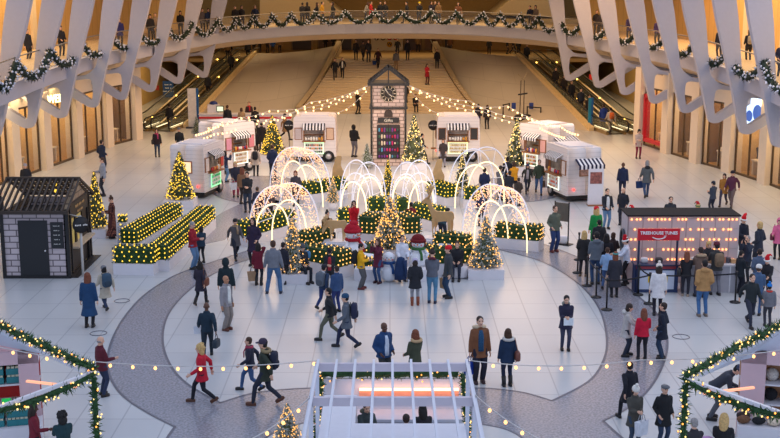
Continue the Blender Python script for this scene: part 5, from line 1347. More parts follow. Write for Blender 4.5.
# ================================================================ PEOPLE
V = Vector
POSES = {  # feet R,L ; hands R,L ; pelvis height, lean(deg), head pitch, head yaw
 'stand': dict(f=((-.10, 0, 0), (.10, .02, 0)), h=((-.27, -.04, .80), (.27, -.04, .80))),
 'wide':  dict(f=((-.22, 0, 0), (.22, .03, 0)), h=((-.30, -.06, .84), (.30, -.06, .84)), p=.90),
 'walk':  dict(f=((-.09, -.34, 0), (.09, .36, .09)), h=((-.27, .22, .90), (.27, -.26, .93)), p=.885, lean=3),
 'walk2': dict(f=((-.09, .36, .09), (.09, -.34, 0)), h=((-.27, -.26, .93), (.27, .22, .90)), p=.885, lean=3),
 'phone': dict(f=((-.10, 0, 0), (.10, -.04, 0)), h=((-.07, -.31, 1.15), (.06, -.29, 1.12)), pitch=22),
 'photo': dict(f=((-.10, 0, 0), (.11, -.03, 0)), h=((-.09, -.30, 1.52), (.09, -.30, 1.50)), pitch=0),
 'pocket': dict(f=((-.11, 0, 0), (.11, .03, 0)), h=((-.20, -.12, .98), (.20, -.12, .98))),
 'cross': dict(f=((-.11, 0, 0), (.11, .02, 0)), h=((.13, -.20, 1.17), (-.13, -.22, 1.12))),
 'onehand': dict(f=((-.10, 0, 0), (.12, -.05, 0)), h=((-.17, -.33, 1.10), (.27, -.03, .80)), pitch=12),
 'point': dict(f=((-.12, .03, 0), (.12, -.08, 0)), h=((-.30, -.58, 1.38), (.26, -.05, .82))),
 'reach': dict(f=((-.12, .02, 0), (.12, -.10, 0)), h=((-.16, -.46, 1.12), (.16, -.46, 1.10)), lean=6, pitch=14),
 'lean':  dict(f=((-.10, .10, 0), (.10, .14, 0)), h=((-.16, -.46, 1.05), (.16, -.46, 1.05)), lean=18, pitch=8),
 'bend':  dict(f=((-.13, .05, 0), (.13, .05, 0)), h=((-.14, -.62, .86), (.14, -.60, .86)), lean=48, pitch=25, p=.90),
 'ear':   dict(f=((-.10, 0, 0), (.10, .02, 0)), h=((-.15, -.10, 1.55), (.27, -.03, .80))),
 'sit':   dict(f=((-.10, -.52, 0), (.11, -.46, 0)), h=((-.11, -.30, .66), (.11, -.30, .66)), p=.53, lean=4, pitch=12),
 'hug':   dict(f=((-.10, 0, 0), (.10, 0, 0)), h=((-.15, -.30, 1.0), (.18, -.26, .98))),
}
def ik(a, b, l1, l2, hint):
    a = V(a); b = V(b); d = b - a; D = d.length
    if D > (l1 + l2) * .995: b = a + d.normalized() * (l1 + l2) * .995; d = b - a; D = d.length
    x = (l1 * l1 - l2 * l2 + D * D) / (2 * D); y = math.sqrt(max(0.0, l1 * l1 - x * x)); u = d.normalized()
    h = V(hint); h = h - u * h.dot(u)
    if h.length < 1e-4: h = u.orthogonal()
    return a + u * x + h.normalized() * y, b
def skel(name):
    p = POSES[name]; P = p.get('p', .925); ln = math.radians(p.get('lean', 0)); S = {'name': name, 'P': P, 'ln': ln}
    def T(v):  # torso point given in upright coordinates (z from a pelvis at .93)
        v = V(v); dz = v.z - .93; return V((v.x, v.y * math.cos(ln) - dz * math.sin(ln), P + dz * math.cos(ln) + v.y * math.sin(ln)))
    S['T'] = T
    S['legs'] = []
    for sx, ft in zip((-1, 1), p['f']):
        hip = V((sx * .092, 0, P - .02)); an = V(ft) + V((0, 0.03, .085)); kn, an = ik(hip, an, .435, .425, (sx * .05, -1, .05)); S['legs'].append((hip, kn, an))
    S['arms'] = []
    for sx, hd in zip((-1, 1), p['h']):
        sh = T((sx * .172, 0.01, 1.385)); el, wr = ik(sh, V(hd), .285, .255, (sx * .22, .6, -.6)); S['arms'].append((sh, el, wr))
    S['neck'] = T((0, .01, 1.45)); S['head'] = T((0, -.015, 1.635))
    S['hm'] = Matrix.Translation(S['head']) @ Matrix.Rotation(ln * .4 + math.radians(p.get('pitch', 0)), 4, 'X') @ Matrix.Scale(1.09, 4)
    return S
_sk = {k: skel(k) for k in POSES}
def remeshed(mb, vox, nm, smooth=2):
    me = mb.mesh(nm, []); o = bpy.data.objects.new('tmp', me); COL.objects.link(o)
    r = o.modifiers.new('r', 'REMESH'); r.mode = 'VOXEL'; r.voxel_size = vox; r.use_smooth_shade = True
    s = o.modifiers.new('s', 'SMOOTH'); s.factor = .5; s.iterations = smooth
    dg = bpy.context.evaluated_depsgraph_get(); out = bpy.data.meshes.new_from_object(o.evaluated_get(dg))
    bpy.data.objects.remove(o); bpy.data.meshes.remove(me); out.name = nm
    return out
def ring(T, z, rx, ry, y0=0.0, n=16):
    return [T((rx * math.cos(2 * PI * k / n), y0 + ry * math.sin(2 * PI * k / n), z)) for k in range(n)]
def hand(mb, el, wr, sx):
    d = (wr - el).normalized(); side = d.cross(V((0, 0, 1)))
    if side.length < .2: side = V((0, 1, 0))
    side.normalize(); inn = V((-sx, 0, 0)); inn = (inn - d * inn.dot(d)); inn = inn.normalized() if inn.length > .1 else side
    w = d.cross(inn).normalized()                       # across the palm
    pc = wr + d * .055
    M = Matrix(((w.x, d.x, inn.x, 0), (w.y, d.y, inn.y, 0), (w.z, d.z, inn.z, 0), (0, 0, 0, 1)))
    mb.ell(pc, (.042, .055, .019), 10, 8, M=M, e=.8)
    mb.tube([wr - d * .03, wr + d * .03], [.026, .026], 8)
    for k, L in enumerate((.066, .075, .070, .054)):
        o = wr + d * .098 + w * (-.031 + .0205 * k); a = o + (d * .95 + inn * .25).normalized() * L * .55; b = a + (d * .6 + inn * .8).normalized() * L * .5
        mb.tube([o - d * .03, o, a, b], [.0095, .0095, .0088, .0078], 6)
    o = wr + d * .035 - w * .034; a = o + (d * .7 - w * .6 + inn * .4).normalized() * .04; b = a + (d * .9 + inn * .5).normalized() * .03
    mb.tube([o + w * .012, o, a, b], [.012, .012, .011, .009], 6)
_mc = {}
def m_body(pn):
    k = ('body', pn)
    if k in _mc: return _mc[k]
    S = _sk[pn]; T = S['T']; mb = MB()
    mb.loft([ring(T, z, a, b, c) for z, a, b, c in ((.84, .10, .07, 0), (.90, .155, .10, 0), (1.0, .145, .09, 0), (1.12, .135, .085, 0), (1.28, .155, .1, 0), (1.38, .165, .09, .01), (1.43, .12, .07, .01), (1.47, .06, .055, .01), (1.56, .052, .052, .0))])
    for hip, kn, an in S['legs']:
        mb.tube([hip + V((0, 0, .04)), hip.lerp(kn, .5), kn, kn.lerp(an, .35), an, an + V((0, 0, -.04))], [.085, .075, .052, .052, .035, .035], 10)
        mb.ell(an + V((0, -.06, -.05)), (.038, .105, .032), 8, 6)
    for sx, (sh, el, wr) in zip((-1, 1), S['arms']):
        mb.tube([sh, sh.lerp(el, .4), el, el.lerp(wr, .35), wr], [.05, .046, .036, .036, .025], 10); hand(mb, el, wr, sx)
    hm = S['hm']
    def E(c, r, nu=14, nv=10): mb.ell(hm @ V(c), r, nu, nv, M=hm.to_3x3().to_4x4())
    E((0, .012, .035), (.074, .092, .088)); E((0, -.018, -.03), (.058, .068, .082)); E((0, -.05, -.088), (.030, .026, .022)); mb.tube([hm @ V((0, .02, -.12)), hm @ V((0, .02, -.02))], .05, 10)
    mb.tube([hm @ V((0, -.078, .022)), hm @ V((0, -.104, -.018)), hm @ V((0, -.085, -.026))], [.010, .017, .010], 8)
    for s in (-1, 1): E((s * .075, .01, 0), (.014, .022, .032), 8, 6); E((s * .03, -.075, -.008), (.02, .014, .014), 8, 6)
    me = remeshed(mb, .0105, 'body', 1)
    # slots: skin, eye, lip
    for _ in range(3): me.materials.append(None)
    inv = hm.inverted(); ii = []
    for p in me.polygons:
        c = inv @ p.center; i = 0
        if c.y < -.06:
            if (abs(c.x) - .03) ** 2 + (c.z - .018) ** 2 < .010 ** 2: i = 1
            elif abs(c.x) < .024 and abs(c.z + .052) < .008: i = 2
            elif abs(abs(c.x) - .031) < .02 and abs(c.z - .04) < .005: i = 1
        ii.append(i)
    me.polygons.foreach_set('material_index', ii)
    _mc[k] = me; return me
def m_coat(pn, hem, puff=0.0):
    k = ('coat', pn, hem, puff)
    if k in _mc: return _mc[k]
    S = _sk[pn]; T = S['T']; mb = MB(); w = puff
    rs = [(.90, .195, .145, 0), (1.0, .18, .132, 0), (1.12, .175, .13, 0), (1.25, .195, .14, 0), (1.36, .205, .13, .005), (1.42, .165, .105, .01), (1.465, .10, .085, .01), (1.52, .078, .076, .005)]
    if pn == 'sit': lo = [(.84, .19, .15, 0)]
    elif hem >= .86: lo = [(hem, .195, .145, 0)]
    else: lo = [(hem, .215 + (.86 - hem) * .12, .165 + (.86 - hem) * .16, 0), ((hem + .9) / 2, .208, .156, 0)]
    rs = lo + rs
    if hem < .8 and pn not in ('sit',):
        P = S['P']; rings = []
        for z, a, b, c in rs: rings.append(ring(T if z > .9 else (lambda v: V((v[0], v[1], v[2] - .93 + P))), z, a + w, b + w, c))
        mb.loft(rings)
    else: mb.loft([ring(T, z, a + w, b + w, c) for z, a, b, c in rs])
    if pn == 'sit':
        for hip, kn, an in S['legs']: mb.tube([hip, hip.lerp(kn, .6 if hem < .7 else .25)], [.13, .105], 10)
    for sh, el, wr in S['arms']:
        mb.tube([sh + (sh - el).normalized() * .01, sh.lerp(el, .45), el, el.lerp(wr, .5), wr + (wr - el).normalized() * .005], [.072 + w, .072 + w, .064 + w, .056 + w, .046 + w * .5], 10); mb.ell(sh, (.074 + w,) * 3, 10, 8)
    mb.tube([T((.075 * math.cos(a * PI / 8), .01 + .07 * math.sin(a * PI / 8), 1.49)) for a in range(16)], .026, 6, closed=True)
    me = remeshed(mb, .019, 'coat', 3); me.materials.append(None); _mc[k] = me; return me
def m_pants(pn, fat=0.0):
    k = ('pants', pn, fat)
    if k in _mc: return _mc[k]
    S = _sk[pn]; T = S['T']; mb = MB(); P = S['P']
    mb.ell((0, 0, P - .01), (.17, .12, .13), 12, 8)
    for hip, kn, an in S['legs']:
        mb.tube([hip + V((0, 0, .03)), hip.lerp(kn, .5), kn, kn.lerp(an, .5), an + V((0, 0, -.02))], [.105, .09 + fat, .066 + fat, .06 + fat * 1.5, .05 + fat * 1.6], 10)
    me = remeshed(mb, .017, 'trousers', 2); me.materials.append(None); _mc[k] = me; return me
def m_shoe(pn, i, boot):
    k = ('shoe', pn, i, boot)
    if k in _mc: return _mc[k]
    hip, kn, an = _sk[pn]['legs'][i]; mb = MB(); lift = an.z - .085; M = Matrix.Rotation(math.radians(min(40, lift * 380)), 4, 'X')
    c = an + V((0, -.055, -.035)); mb.ell(c, (.052, .14, .05), 12, 8, M=M, e=.75); mb.ell(c + M @ V((0, .0, -.035)), (.05, .14, .018), 12, 6, M=M, e=.5)
    if boot: mb.tube([an + V((0, 0, -.04)), an.lerp(kn, .55)], [.058, .07], 10)
    else: mb.tube([an + V((0, 0, -.05)), an + V((0, 0, .01))], [.05, .045], 8)
    me = mb.mesh('shoe', [None] if False else []); me.materials.append(None); _mc[k] = me; return me
def m_hair(kind):
    k = ('hair', kind)
    if k in _mc: return _mc[k]
    mb = MB(); mb.m = 0
    cap = lambda g=0: mb.ell((0, .026, .045), (.084 + g, .095 + g, .088 + g), 16, 12)
    if kind == 'short': cap(); mb.ell((0, .05, -.01), (.078, .06, .07), 12, 8)
    elif kind == 'bald': mb.ell((0, .045, -.015), (.0785, .062, .04), 12, 8)
    elif kind == 'long': cap(.004); mb.ell((0, .055, -.09), (.10, .062, .19), 14, 10, e=.9); [mb.ell((s * .078, .0, -.07), (.028, .05, .13), 8, 8) for s in (-1, 1)]
    elif kind == 'bob': cap(.006); mb.ell((0, .04, -.04), (.098, .08, .10), 14, 10)
    elif kind == 'bun': cap(); mb.ell((0, .06, .14), (.045, .045, .042), 10, 8)
    elif kind == 'curly':
        rd = random.Random(2); cap(.015)
        for _ in range(40): a = rd.random() * 6.28; t = rd.uniform(-.5, 1); mb.ell((.10 * math.cos(a) * math.cos(t), .045 + .09 * math.sin(a) * math.cos(t) if math.sin(a) > -.3 else .02, .03 + .1 * t), (.03, .03, .03), 6, 5)
        mb.ell((0, .06, -.08), (.11, .07, .12), 12, 8)
    me = mb.mesh('hair', []); me.materials.append(None); _mc[k] = me; return me
def m_hat(kind):
    k = ('hat', kind)
    if k in _mc: return _mc[k]
    mb = MB(); n = 1
    dome = lambda r=0: mb.lathe([(.001, .015), (.090 + r, .02), (.097 + r, .035), (.096 + r, .07), (.085 + r, .105), (.055, .135), (.001, .148)], (0, .012, 0), 18, 0, True, 1, 1.12)
    if kind == 'beanie': dome()
    elif kind == 'pom': dome(); mb.ell((0, .012, .18), (.045, .045, .045), 10, 8)
    elif kind == 'cap': dome(-.004); mb.ell((0, -.11, .035), (.075, .06, .010), 12, 6)
    elif kind == 'flatcap': mb.ell((0, -.01, .075), (.10, .13, .045), 16, 8)
    elif kind == 'hood': mb.ell((0, .04, .02), (.112, .115, .145), 16, 12); 
    elif kind == 'hooddown': mb.ell((0, .11, -.16), (.13, .075, .07), 14, 8)
    elif kind == 'fur': mb.tube([(.13 * math.cos(a * PI / 8), .075 + .085 * math.sin(a * PI / 8), -.14 - .02 * math.sin(a * PI / 8)) for a in range(16)], .042, 8, closed=True)
    elif kind == 'band': mb.tube([(.086 * math.cos(a * PI / 9), .02 + .1 * math.sin(a * PI / 9), .06) for a in range(18)], .022, 6, closed=True, flat=.6)
    elif kind == 'elf':
        mb.m = 1; mb.tube([(.092 * math.cos(a * PI / 9), .012 + .102 * math.sin(a * PI / 9), .035) for a in range(18)], .026, 8, closed=True); mb.m = 0
        mb.tube([(0, .012, .03), (0, .015, .12), (.03, .03, .2), (.09, .06, .22), (.14, .08, .17)], [.094, .078, .052, .03, .015], 12); mb.ell((.15, .085, .15), (.026, .026, .026), 8, 6, 1); n = 2
    me = mb.mesh('hat', [])
    for _ in range(n): me.materials.append(None)
    _mc[k] = me; return me
def m_scarf():
    k = ('scarf',)
    if k in _mc: return _mc[k]
    mb = MB(); mb.tube([(.085 * math.cos(a * PI / 8), .03 + .085 * math.sin(a * PI / 8), -.155) for a in range(16)], .038, 8, closed=True)
    mb.tube([(.04, -.06, -.16), (.05, -.125, -.28), (.05, -.13, -.45)], [.035, .04, .035], 8, flat=.5)
    me = mb.mesh('scarf', []); me.materials.append(None); _mc[k] = me; return me
def m_open(pn):
    """shirt front shown between open coat edges"""
    k = ('shirt', pn)
    if k in _mc: return _mc[k]
    T = _sk[pn]['T']; mb = MB()
    rows = [(.90, .07, -.178), (1.05, .07, -.165), (1.2, .072, -.172), (1.33, .066, -.165), (1.44, .04, -.13)]
    mb.loft([[T((s * w, y + (.0 if abs(s) < .9 else .03), z)) for s in (-1, -.5, 0, .5, 1)] + [T((s * w, y + .05, z)) for s in (1, .5, 0, -.5, -1)] for z, w, y in rows])
    me = mb.mesh('shirt', []); me.materials.append(None); _mc[k] = me; return me
SK = {'l': (226, 178, 150), 'm': (188, 134, 100), 'd': (96, 62, 46)}
HC = {'k': (28, 24, 24), 'b': (70, 46, 32), 'a': (120, 66, 44), 'y': (206, 170, 110), 'g': (150, 146, 144), 'n': (50, 36, 30)}
FAB = lambda c, v=.12: mat(c, .88, var=v, scale=9)
def setm(o, mats):
    for i, m in enumerate(mats):
        o.material_slots[i].link = 'OBJECT'; o.material_slots[i].material = m
PEOPLE = []
BLK = (36, 35, 40); NVY = (38, 48, 76); JEAN = (62, 92, 136); GRY = (104, 106, 114); DJ = (44, 56, 84)
def person(pos, hgt, head, pose, coat, pants, label, hem=.84, hair='short', hc='k', skin='l', hat=None, hatc=None, shoes=(34, 30, 30), boot=False, scarf=None, shirt=None, puff=0.0, fat=0.0, group=None, bag=(), hat2=None):
    o = thing('person', label, 'person', pos, math.radians(head), group); s = hgt / 1.75; o.scale = (s, s, s); S = _sk[pose]
    b = link('body', m_body(pose), o); setm(b, [mat(SK[skin], .55, var=.04), mat((40, 28, 24), .4), mat((170, 84, 80), .5)])
    c = link('coat', m_coat(pose, hem, puff), o); setm(c, [coat if not isinstance(coat, tuple) else FAB(coat)])
    t = link('trousers', m_pants(pose, fat), o); setm(t, [FAB(pants)])
    for i in (0, 1):
        q = link('boot' if boot else 'shoe', m_shoe(pose, i, boot), o); setm(q, [mat(shoes, .5)])
    def hd(nm, me, mats): q = link(nm, me, o, M=S['hm']); setm(q, mats)
    if hair: hd('hair', m_hair(hair), [mat(HC[hc], .75, var=.25, scale=30)])
    if hat: hd('hat' if hat not in ('hood', 'hooddown', 'fur', 'band') else {'hood': 'hood', 'hooddown': 'hood', 'fur': 'fur_collar', 'band': 'headband'}[hat], m_hat(hat), [FAB(hatc or (40, 40, 44))] + ([FAB((236, 236, 232) if hatc != (200, 30, 40) else (46, 120, 70))] if hat == 'elf' else []))
    if hat2: hd('hood' if hat2[0] != 'fur' else 'fur_collar', m_hat(hat2[0]), [FAB(hat2[1])])
    if scarf: hd('scarf', m_scarf(), [FAB(scarf, .2)])
    if shirt: q = link('shirt', m_open(pose), o); setm(q, [shirt if not isinstance(shirt, tuple) else FAB(shirt)])
    PEOPLE.append((o, pose))
    for g in bag: carry(o, pose, s, *g)
    return o
def loft_box(mb, r, c=(0, 0, 0), e=.35): mb.ell(c, r, 14, 10, e=e)
def carry(o, pose, s, kind, col, label):
    R = Matrix.Translation(o.location) @ Matrix.Rotation(o.rotation_euler.z, 4, 'Z') @ Matrix.Scale(s, 4); S = _sk[pose]; rz = o.rotation_euler.z
    if kind == 'backpack':
        p = R @ S['T']((0, .235, 1.02)); q = thing('backpack', label, 'bag', p, rz)
        part('pack', MB().ell((0, 0, .2), (.155, .095, .235), 14, 10, e=.5), FAB(col), q); part('front_pocket', MB().ell((0, .09, .1), (.11, .03, .09), 10, 8, e=.5), FAB(tuple(int(x * .8) for x in col)), q)
        part('grab_handle', MB().tube([(-.03, -.03, .42), (-.02, -.03, .46), (.02, -.03, .46), (.03, -.03, .42)], .010, 5), M_black, q)
        for sx in (-1, 1): part('shoulder_strap', MB().tube([(sx * .09, -.07, .05), (sx * .10, -.09, .3), (sx * .11, -.13, .42)], .016, 6), M_black, q)
        return
    hand_i = 0 if kind.endswith('R') else 1; k = kind[:-1]; wr = S['arms'][hand_i][2]; d = (S['arms'][hand_i][2] - S['arms'][hand_i][1]).normalized(); hp = R @ (wr + d * .09)
    if k == 'tote':
        q = thing('tote_bag', label, 'bag', hp - V((0, 0, .52)), rz + .4)
        part('bag_body', MB().add([(-.15, -.06, 0), (.15, -.06, 0), (.15, .06, 0), (-.15, .06, 0), (-.19, -.05, .34), (.19, -.05, .34), (.19, .05, .34), (-.19, .05, .34)], [(0, 3, 2, 1), (0, 1, 5, 4), (1, 2, 6, 5), (2, 3, 7, 6), (3, 0, 4, 7), (4, 5, 6, 7)]), FAB(col), q)
        for y in (-.045, .045): part('handle', MB().tube([(-.08, y, .33), (-.05, y * .5, .47), (0, 0, .52), (.05, y * .5, .47), (.08, y, .33)], .009, 5), FAB(tuple(int(x * .8) for x in col)), q)
    elif k == 'purse':
        q = thing('handbag', label, 'bag', hp - V((0, 0, .40)), rz + 1.2)
        part('bag_body', MB().ell((0, 0, .13), (.17, .07, .13), 14, 10, e=.45), mat(col, .5), q); part('handle', MB().tube([(-.1, 0, .22), (-.06, 0, .36), (0, 0, .40), (.06, 0, .36), (.1, 0, .22)], .011, 6), mat(col, .5), q)
    elif k == 'side':   # shoulder bag at the hip with strap
        sx = -1 if hand_i == 0 else 1; p = R @ V((sx * .27, .06, .80)); q = thing('shoulder_bag', label, 'bag', p, rz + PI / 2)
        part('bag_body', MB().ell((0, 0, .13), (.17, .07, .14), 14, 10, e=.5), mat(col, .55), q)
        part('strap', MB().tube([(-.12, 0, .24), (-.07, sx * .05, .48), (0, sx * .07, .62), (.07, sx * .05, .48), (.12, 0, .24)], .012, 5), mat(tuple(int(x * .8) for x in col), .55), q)
    elif k == 'phone':
        q = MB().box(-.037, .037, -.005, .005, -.07, .07).build('phone', mat(col, .25), None, hp, rz); tag(q, label, 'phone')
    elif k == 'paper':
        q = MB().box(-.14, .14, -.006, .006, -.2, .02).build('papers', mat(col, .7), None, hp, rz); tag(q, label, 'papers')
    elif k == 'coat':
        q = thing('draped_coat', label, 'coat', hp - V((0, 0, .75)), rz)
        mb = MB(); mb.loft([[(a * math.cos(2 * PI * j / 14), b * math.sin(2 * PI * j / 14) * (1 + .2 * math.cos(3 * j)), z) for j in range(14)] for z, a, b in ((0, .22, .09), (.25, .24, .11), (.55, .2, .1), (.78, .13, .09), (.82, .04, .04))]); part('cloth', mb, FAB(col), q)
        part('sleeve', MB().tube([(.1, -.08, .7), (.16, -.12, .4), (.14, -.1, .12)], [.06, .055, .045], 8), FAB(col), q)
def F_(px, fy, hy, *a, z0=0.0, z=None, hmin=1.5, hmax=1.9, mx=None, **k):
    p = G(px, fy, z0); h = atY(px, hy, p.y).z - z0 if hy is not None else (z or 1.72)
    h = max(hmin, min(hmax, h)); return person(p, h, *a, **k)
# pos, foot y, head y, heading, pose, coat, trousers, label
F_(90, 327, 273, 178, 'stand', (28, 66, 106), BLK, 'woman with auburn hair in a long blue coat seen from behind beside the brick kiosk', hem=.40, hair='long', hc='a')
F_(106, 310, 267, 215, 'walk', (186, 176, 158), DJ, 'person in a beige coat and grey knitted hat walking right of the woman in blue', hem=.55, hair='bob', hc='k', hat='beanie', hatc=(120, 120, 124), bag=[('backpack', (60, 84, 104), 'teal grey backpack on the person in the beige coat near the kiosk')])
F_(103, 396, 337, 130, 'onehand', (96, 30, 44), DJ, 'bald older man in a maroon jacket standing at the left garland post', hair='bald', hc='g', hem=.80, bag=[('paperL', (226, 230, 240), 'white papers held by the bald man at the left garland')])
F_(227, 330, 276, 60, 'stand', (146, 142, 146), (138, 128, 122), 'bald man in a light grey suit standing beside the woman with the brown shoulder bag', hair=None, skin='m', hem=.80, shirt=(226, 226, 220), shoes=(96, 50, 36), fat=.014)
F_(208, 358, 302, 185, 'walk', (24, 46, 62), (30, 44, 56), 'bald man in a dark teal shirt seen from behind carrying bags', hair=None, skin='d', hem=.88, bag=[('purseR', (28, 46, 60), 'dark handbag dangling beside the man in the dark teal shirt'), ('paperL', (226, 230, 238), 'white wrap in the hand of the man in the dark teal shirt')])
F_(203, 403, 343, -92, 'walk', (196, 26, 50), (30, 32, 42), 'blonde woman in a bright red coat walking left', hem=.72, hair='curly', hc='y', shoes=(90, 54, 36))
F_(266, 405, 338, -98, 'walk2', (48, 56, 46), (40, 46, 62), 'man in a dark green hooded coat with brown shoes walking left', hem=.72, hat='cap', hatc=(60, 50, 70), hat2=('fur', (150, 130, 96)), shoes=(96, 56, 38), bag=[('backpack', (36, 40, 60), 'navy backpack on the man in the dark green coat')])
F_(251, 391, 337, -92, 'walk', (40, 42, 60), JEAN, 'person with pink scarf half hidden behind the man in the dark green coat', hair='short', hc='b', scarf=(170, 60, 84))
F_(201, 305, 261, 165, 'walk', (46, 42, 58), (26, 30, 40), 'woman in a dark plum coat walking away on the granite ring at left', hem=.62, hair='long', hc='k', boot=True, bag=[('sideR', (126, 70, 48), 'brown shoulder bag of the woman in the dark plum coat')])
F_(193.5, 269, 222, 75, 'phone', (150, 24, 40), (96, 130, 166), 'man in a red jacket and light jeans beside the left hedges', hc='g', hair='short')
F_(202, 263, 227, 215, 'onehand', (28, 52, 72), BLK, 'person in teal jacket close behind the man in the red jacket', hair='bob', hc='k', hmin=1.4)
F_(227, 311, 259, 178, 'stand', (22, 40, 46), (28, 44, 56), 'person in a dark green hooded jacket behind the man in the grey suit', hair=None, hat='hood', hatc=(22, 40, 46))
F_(236, 259, 218, 20, 'walk', (88, 84, 86), (34, 40, 52), 'woman in a grey brown coat and tan scarf walking near the front left arches', hem=.62, hair='short', hc='k', hat='beanie', hatc=(40, 38, 44), scarf=(166, 140, 110))
F_(254, 266, 218, -20, 'pocket', (46, 34, 60), BLK, 'woman in a dark purple coat standing between the grey-brown coat and the dark red coat', hem=.55, hair='long', hc='k')
F_(259, 285, 244, 170, 'ear', (112, 22, 44), (32, 34, 44), 'woman in a dark red coat with arm raised, seen from behind', hem=.72, hair='long', hc='k', boot=True, bag=[('toteL', (170, 136, 104), 'brown paper bag carried by the woman in the dark red coat')])
F_(274, 293, 240, 178, 'wide', (118, 122, 132), (74, 108, 148), 'man in a grey sweater and blue jeans seen from behind with feet apart', hc='b', hem=.88, shoes=(40, 48, 70), fat=.008)
F_(284, 284, 246, 150, 'stand', (40, 40, 52), BLK, 'dark-clothed person just right of the man in the grey sweater')
F_(302, 281, 247, 35, 'sit', (34, 36, 46), (30, 36, 48), 'woman in black seated on the white block by the left frosted tree', hair='bob', hc='n', hat='beanie', hatc=(80, 84, 92), hmin=1.75, hmax=1.76, bag=[('sideL', (70, 130, 176), 'light blue bag of the seated woman in black')])
F_(330, 291, 251, 0, 'phone', (34, 36, 44), BLK, 'person in a dark jacket over a red and white sweater behind the blue-jacket group', hat='cap', hatc=(30, 30, 36), shirt=(176, 40, 50))
F_(324, 309, 264, 150, 'walk', (40, 60, 90), (36, 56, 110), 'person with dark beanie and blue jacket at left of the huddled group', hat='beanie', hatc=(34, 34, 44), hat2=('hooddown', (190, 196, 204)), bag=[('backpack', (96, 104, 116), 'grey backpack worn within the huddled group')])
F_(337, 312, 266, 215, 'stand', (50, 76, 116), (44, 56, 110), 'person in a mid blue jacket at right of the huddled group', hc='n')
F_(330, 340, 287, -95, 'walk2', (36, 38, 44), (98, 98, 82), 'dark-haired man in black jacket and olive trousers striding left', hc='k')
F_(347, 348, 293, -95, 'walk', (92, 100, 112), (34, 42, 72), 'man in grey coat and teal beanie striding left', hem=.70, hat='beanie', hatc=(34, 74, 106), bag=[('backpack', (40, 44, 72), 'navy backpack on the man in the grey coat and teal beanie')])
F_(361, 289, 244, 80, 'phone', (236, 176, 24), (88, 88, 90), 'man in a yellow jacket looking at his phone', hc='k', shoes=(110, 44, 40), fat=.012, bag=[('backpack', (30, 30, 34), 'black backpack on the man in the yellow jacket'), ('phoneR', (30, 30, 34), 'phone held by the man in the yellow jacket')])
F_(378, 283, 239, -35, 'photo', (100, 30, 56), (52, 80, 124), 'woman in a maroon coat holding up her phone', hem=.66, hair='long', hc='b', shoes=(60, 24, 34), bag=[('phoneR', (30, 30, 36), 'phone held up by the woman in the maroon coat')])
F_(402, 281, 236, 12, 'hug', (220, 222, 232), (40, 60, 100), 'person in a white top in front of the central tree', hem=.84, hc='k', shoes=(50, 46, 56), bag=[('coatR', (24, 50, 90), 'navy coat draped over the arm of the person in the white top')])
F_(415, 305, 259, 182, 'pocket', (34, 36, 44), (150, 150, 156), 'woman in black quilted coat and lilac hat seen from behind', hem=.66, hair='bob', hc='n', hat='beanie', hatc=(190, 180, 206), shoes=(140, 70, 44), boot=True, puff=.015)
F_(432, 303, 250, 172, 'phone', (96, 100, 112), (84, 136, 170), 'woman in grey sweater and light blue jeans with a maroon scarf seen from behind', hem=.88, hair='bun', hc='n', scarf=(96, 30, 50), shoes=(30, 36, 64))
F_(448, 298, 246, -75, 'stand', (66, 70, 74), (44, 70, 100), 'person in a bright red beanie and dark coat beside the woman in the grey sweater', hem=.74, hat='beanie', hatc=(222, 26, 40), bag=[('toteR', (150, 120, 90), 'tan paper bag hanging from the hand of the person in the red beanie')])
F_(457, 278, 247, -8, 'sit', (32, 32, 38), (40, 46, 62), 'man in black seated at the right end of the planters', hc='b', hmin=1.75, hmax=1.76)
F_(384, 386, 323, 35, 'pocket', (32, 66, 110), (56, 60, 60), 'bald man in a navy quilted jacket over a white shirt behind the pergola', hair=None, skin='d', hem=.84, puff=.02, shirt=(206, 218, 234))
F_(415, 389, 330, 215, 'hug', (70, 76, 58), (52, 58, 46), 'woman in an olive parka with fur hood behind the pergola', hem=.66, hair='long', hc='a', hat='fur', hatc=(190, 160, 120))
F_(479, 383, 317, 12, 'stand', (126, 80, 52), (36, 36, 52), 'man in an open brown shearling coat over a blue plaid shirt', hem=.72, hc='n', hat2=('fur', (206, 186, 156)), shirt=plaidmat((60, 130, 176), (28, 50, 90), (30, 40, 70), 20), shoes=(60, 36, 40), fat=.012, bag=[('toteR', (24, 60, 160), 'small bright blue bag carried by the man in the brown shearling coat')])
F_(507, 386, 329, 188, 'stand', (28, 50, 80), (34, 40, 64), 'woman in a navy jacket with boots seen from behind, right of the shearling coat', hem=.76, hair='long', hc='b', hat='fur', hatc=(200, 196, 190), boot=True, bag=[('sideR', (126, 78, 66), 'brown leather shoulder bag of the woman in the navy jacket')])
F_(565, 350, 296, 0, 'phone', (40, 38, 62), (58, 60, 82), 'person with glasses and grey scarf alone at the right inside the oval', hem=.72, hc='k', scarf=(126, 130, 122), bag=[('paperL', (226, 232, 236), 'white leaflet held by the person with the grey scarf')])
F_(625, 356, 304, 80, 'reach', (190, 184, 180), (38, 46, 64), 'woman in a cream coat in the trio on the granite ring', hem=.66, hair='bob', hc='n', hat='hooddown', hatc=(200, 196, 192))
F_(642, 360, 309, 180, 'onehand', (204, 22, 56), (34, 34, 44), 'woman in a short red jacket with long brown hair seen from behind', hem=.84, hair='long', hc='a')
F_(661, 359, 303, -115, 'pocket', (24, 32, 50), (40, 60, 86), 'man in a long navy jacket at the right of the trio', hem=.66, hc='n')
F_(657, 315, 264, 175, 'stand', (226, 222, 222), (34, 32, 46), 'woman in a fluffy white coat and white bobble hat at the booth', hem=.62, hair='long', hc='n', hat='pom', hatc=(230, 220, 210))
F_(628, 421, 361, 200, 'walk2', (26, 28, 38), (28, 30, 40), 'man in a black coat walking just behind the white beanie and flat cap couple', hem=.62, hc='k')
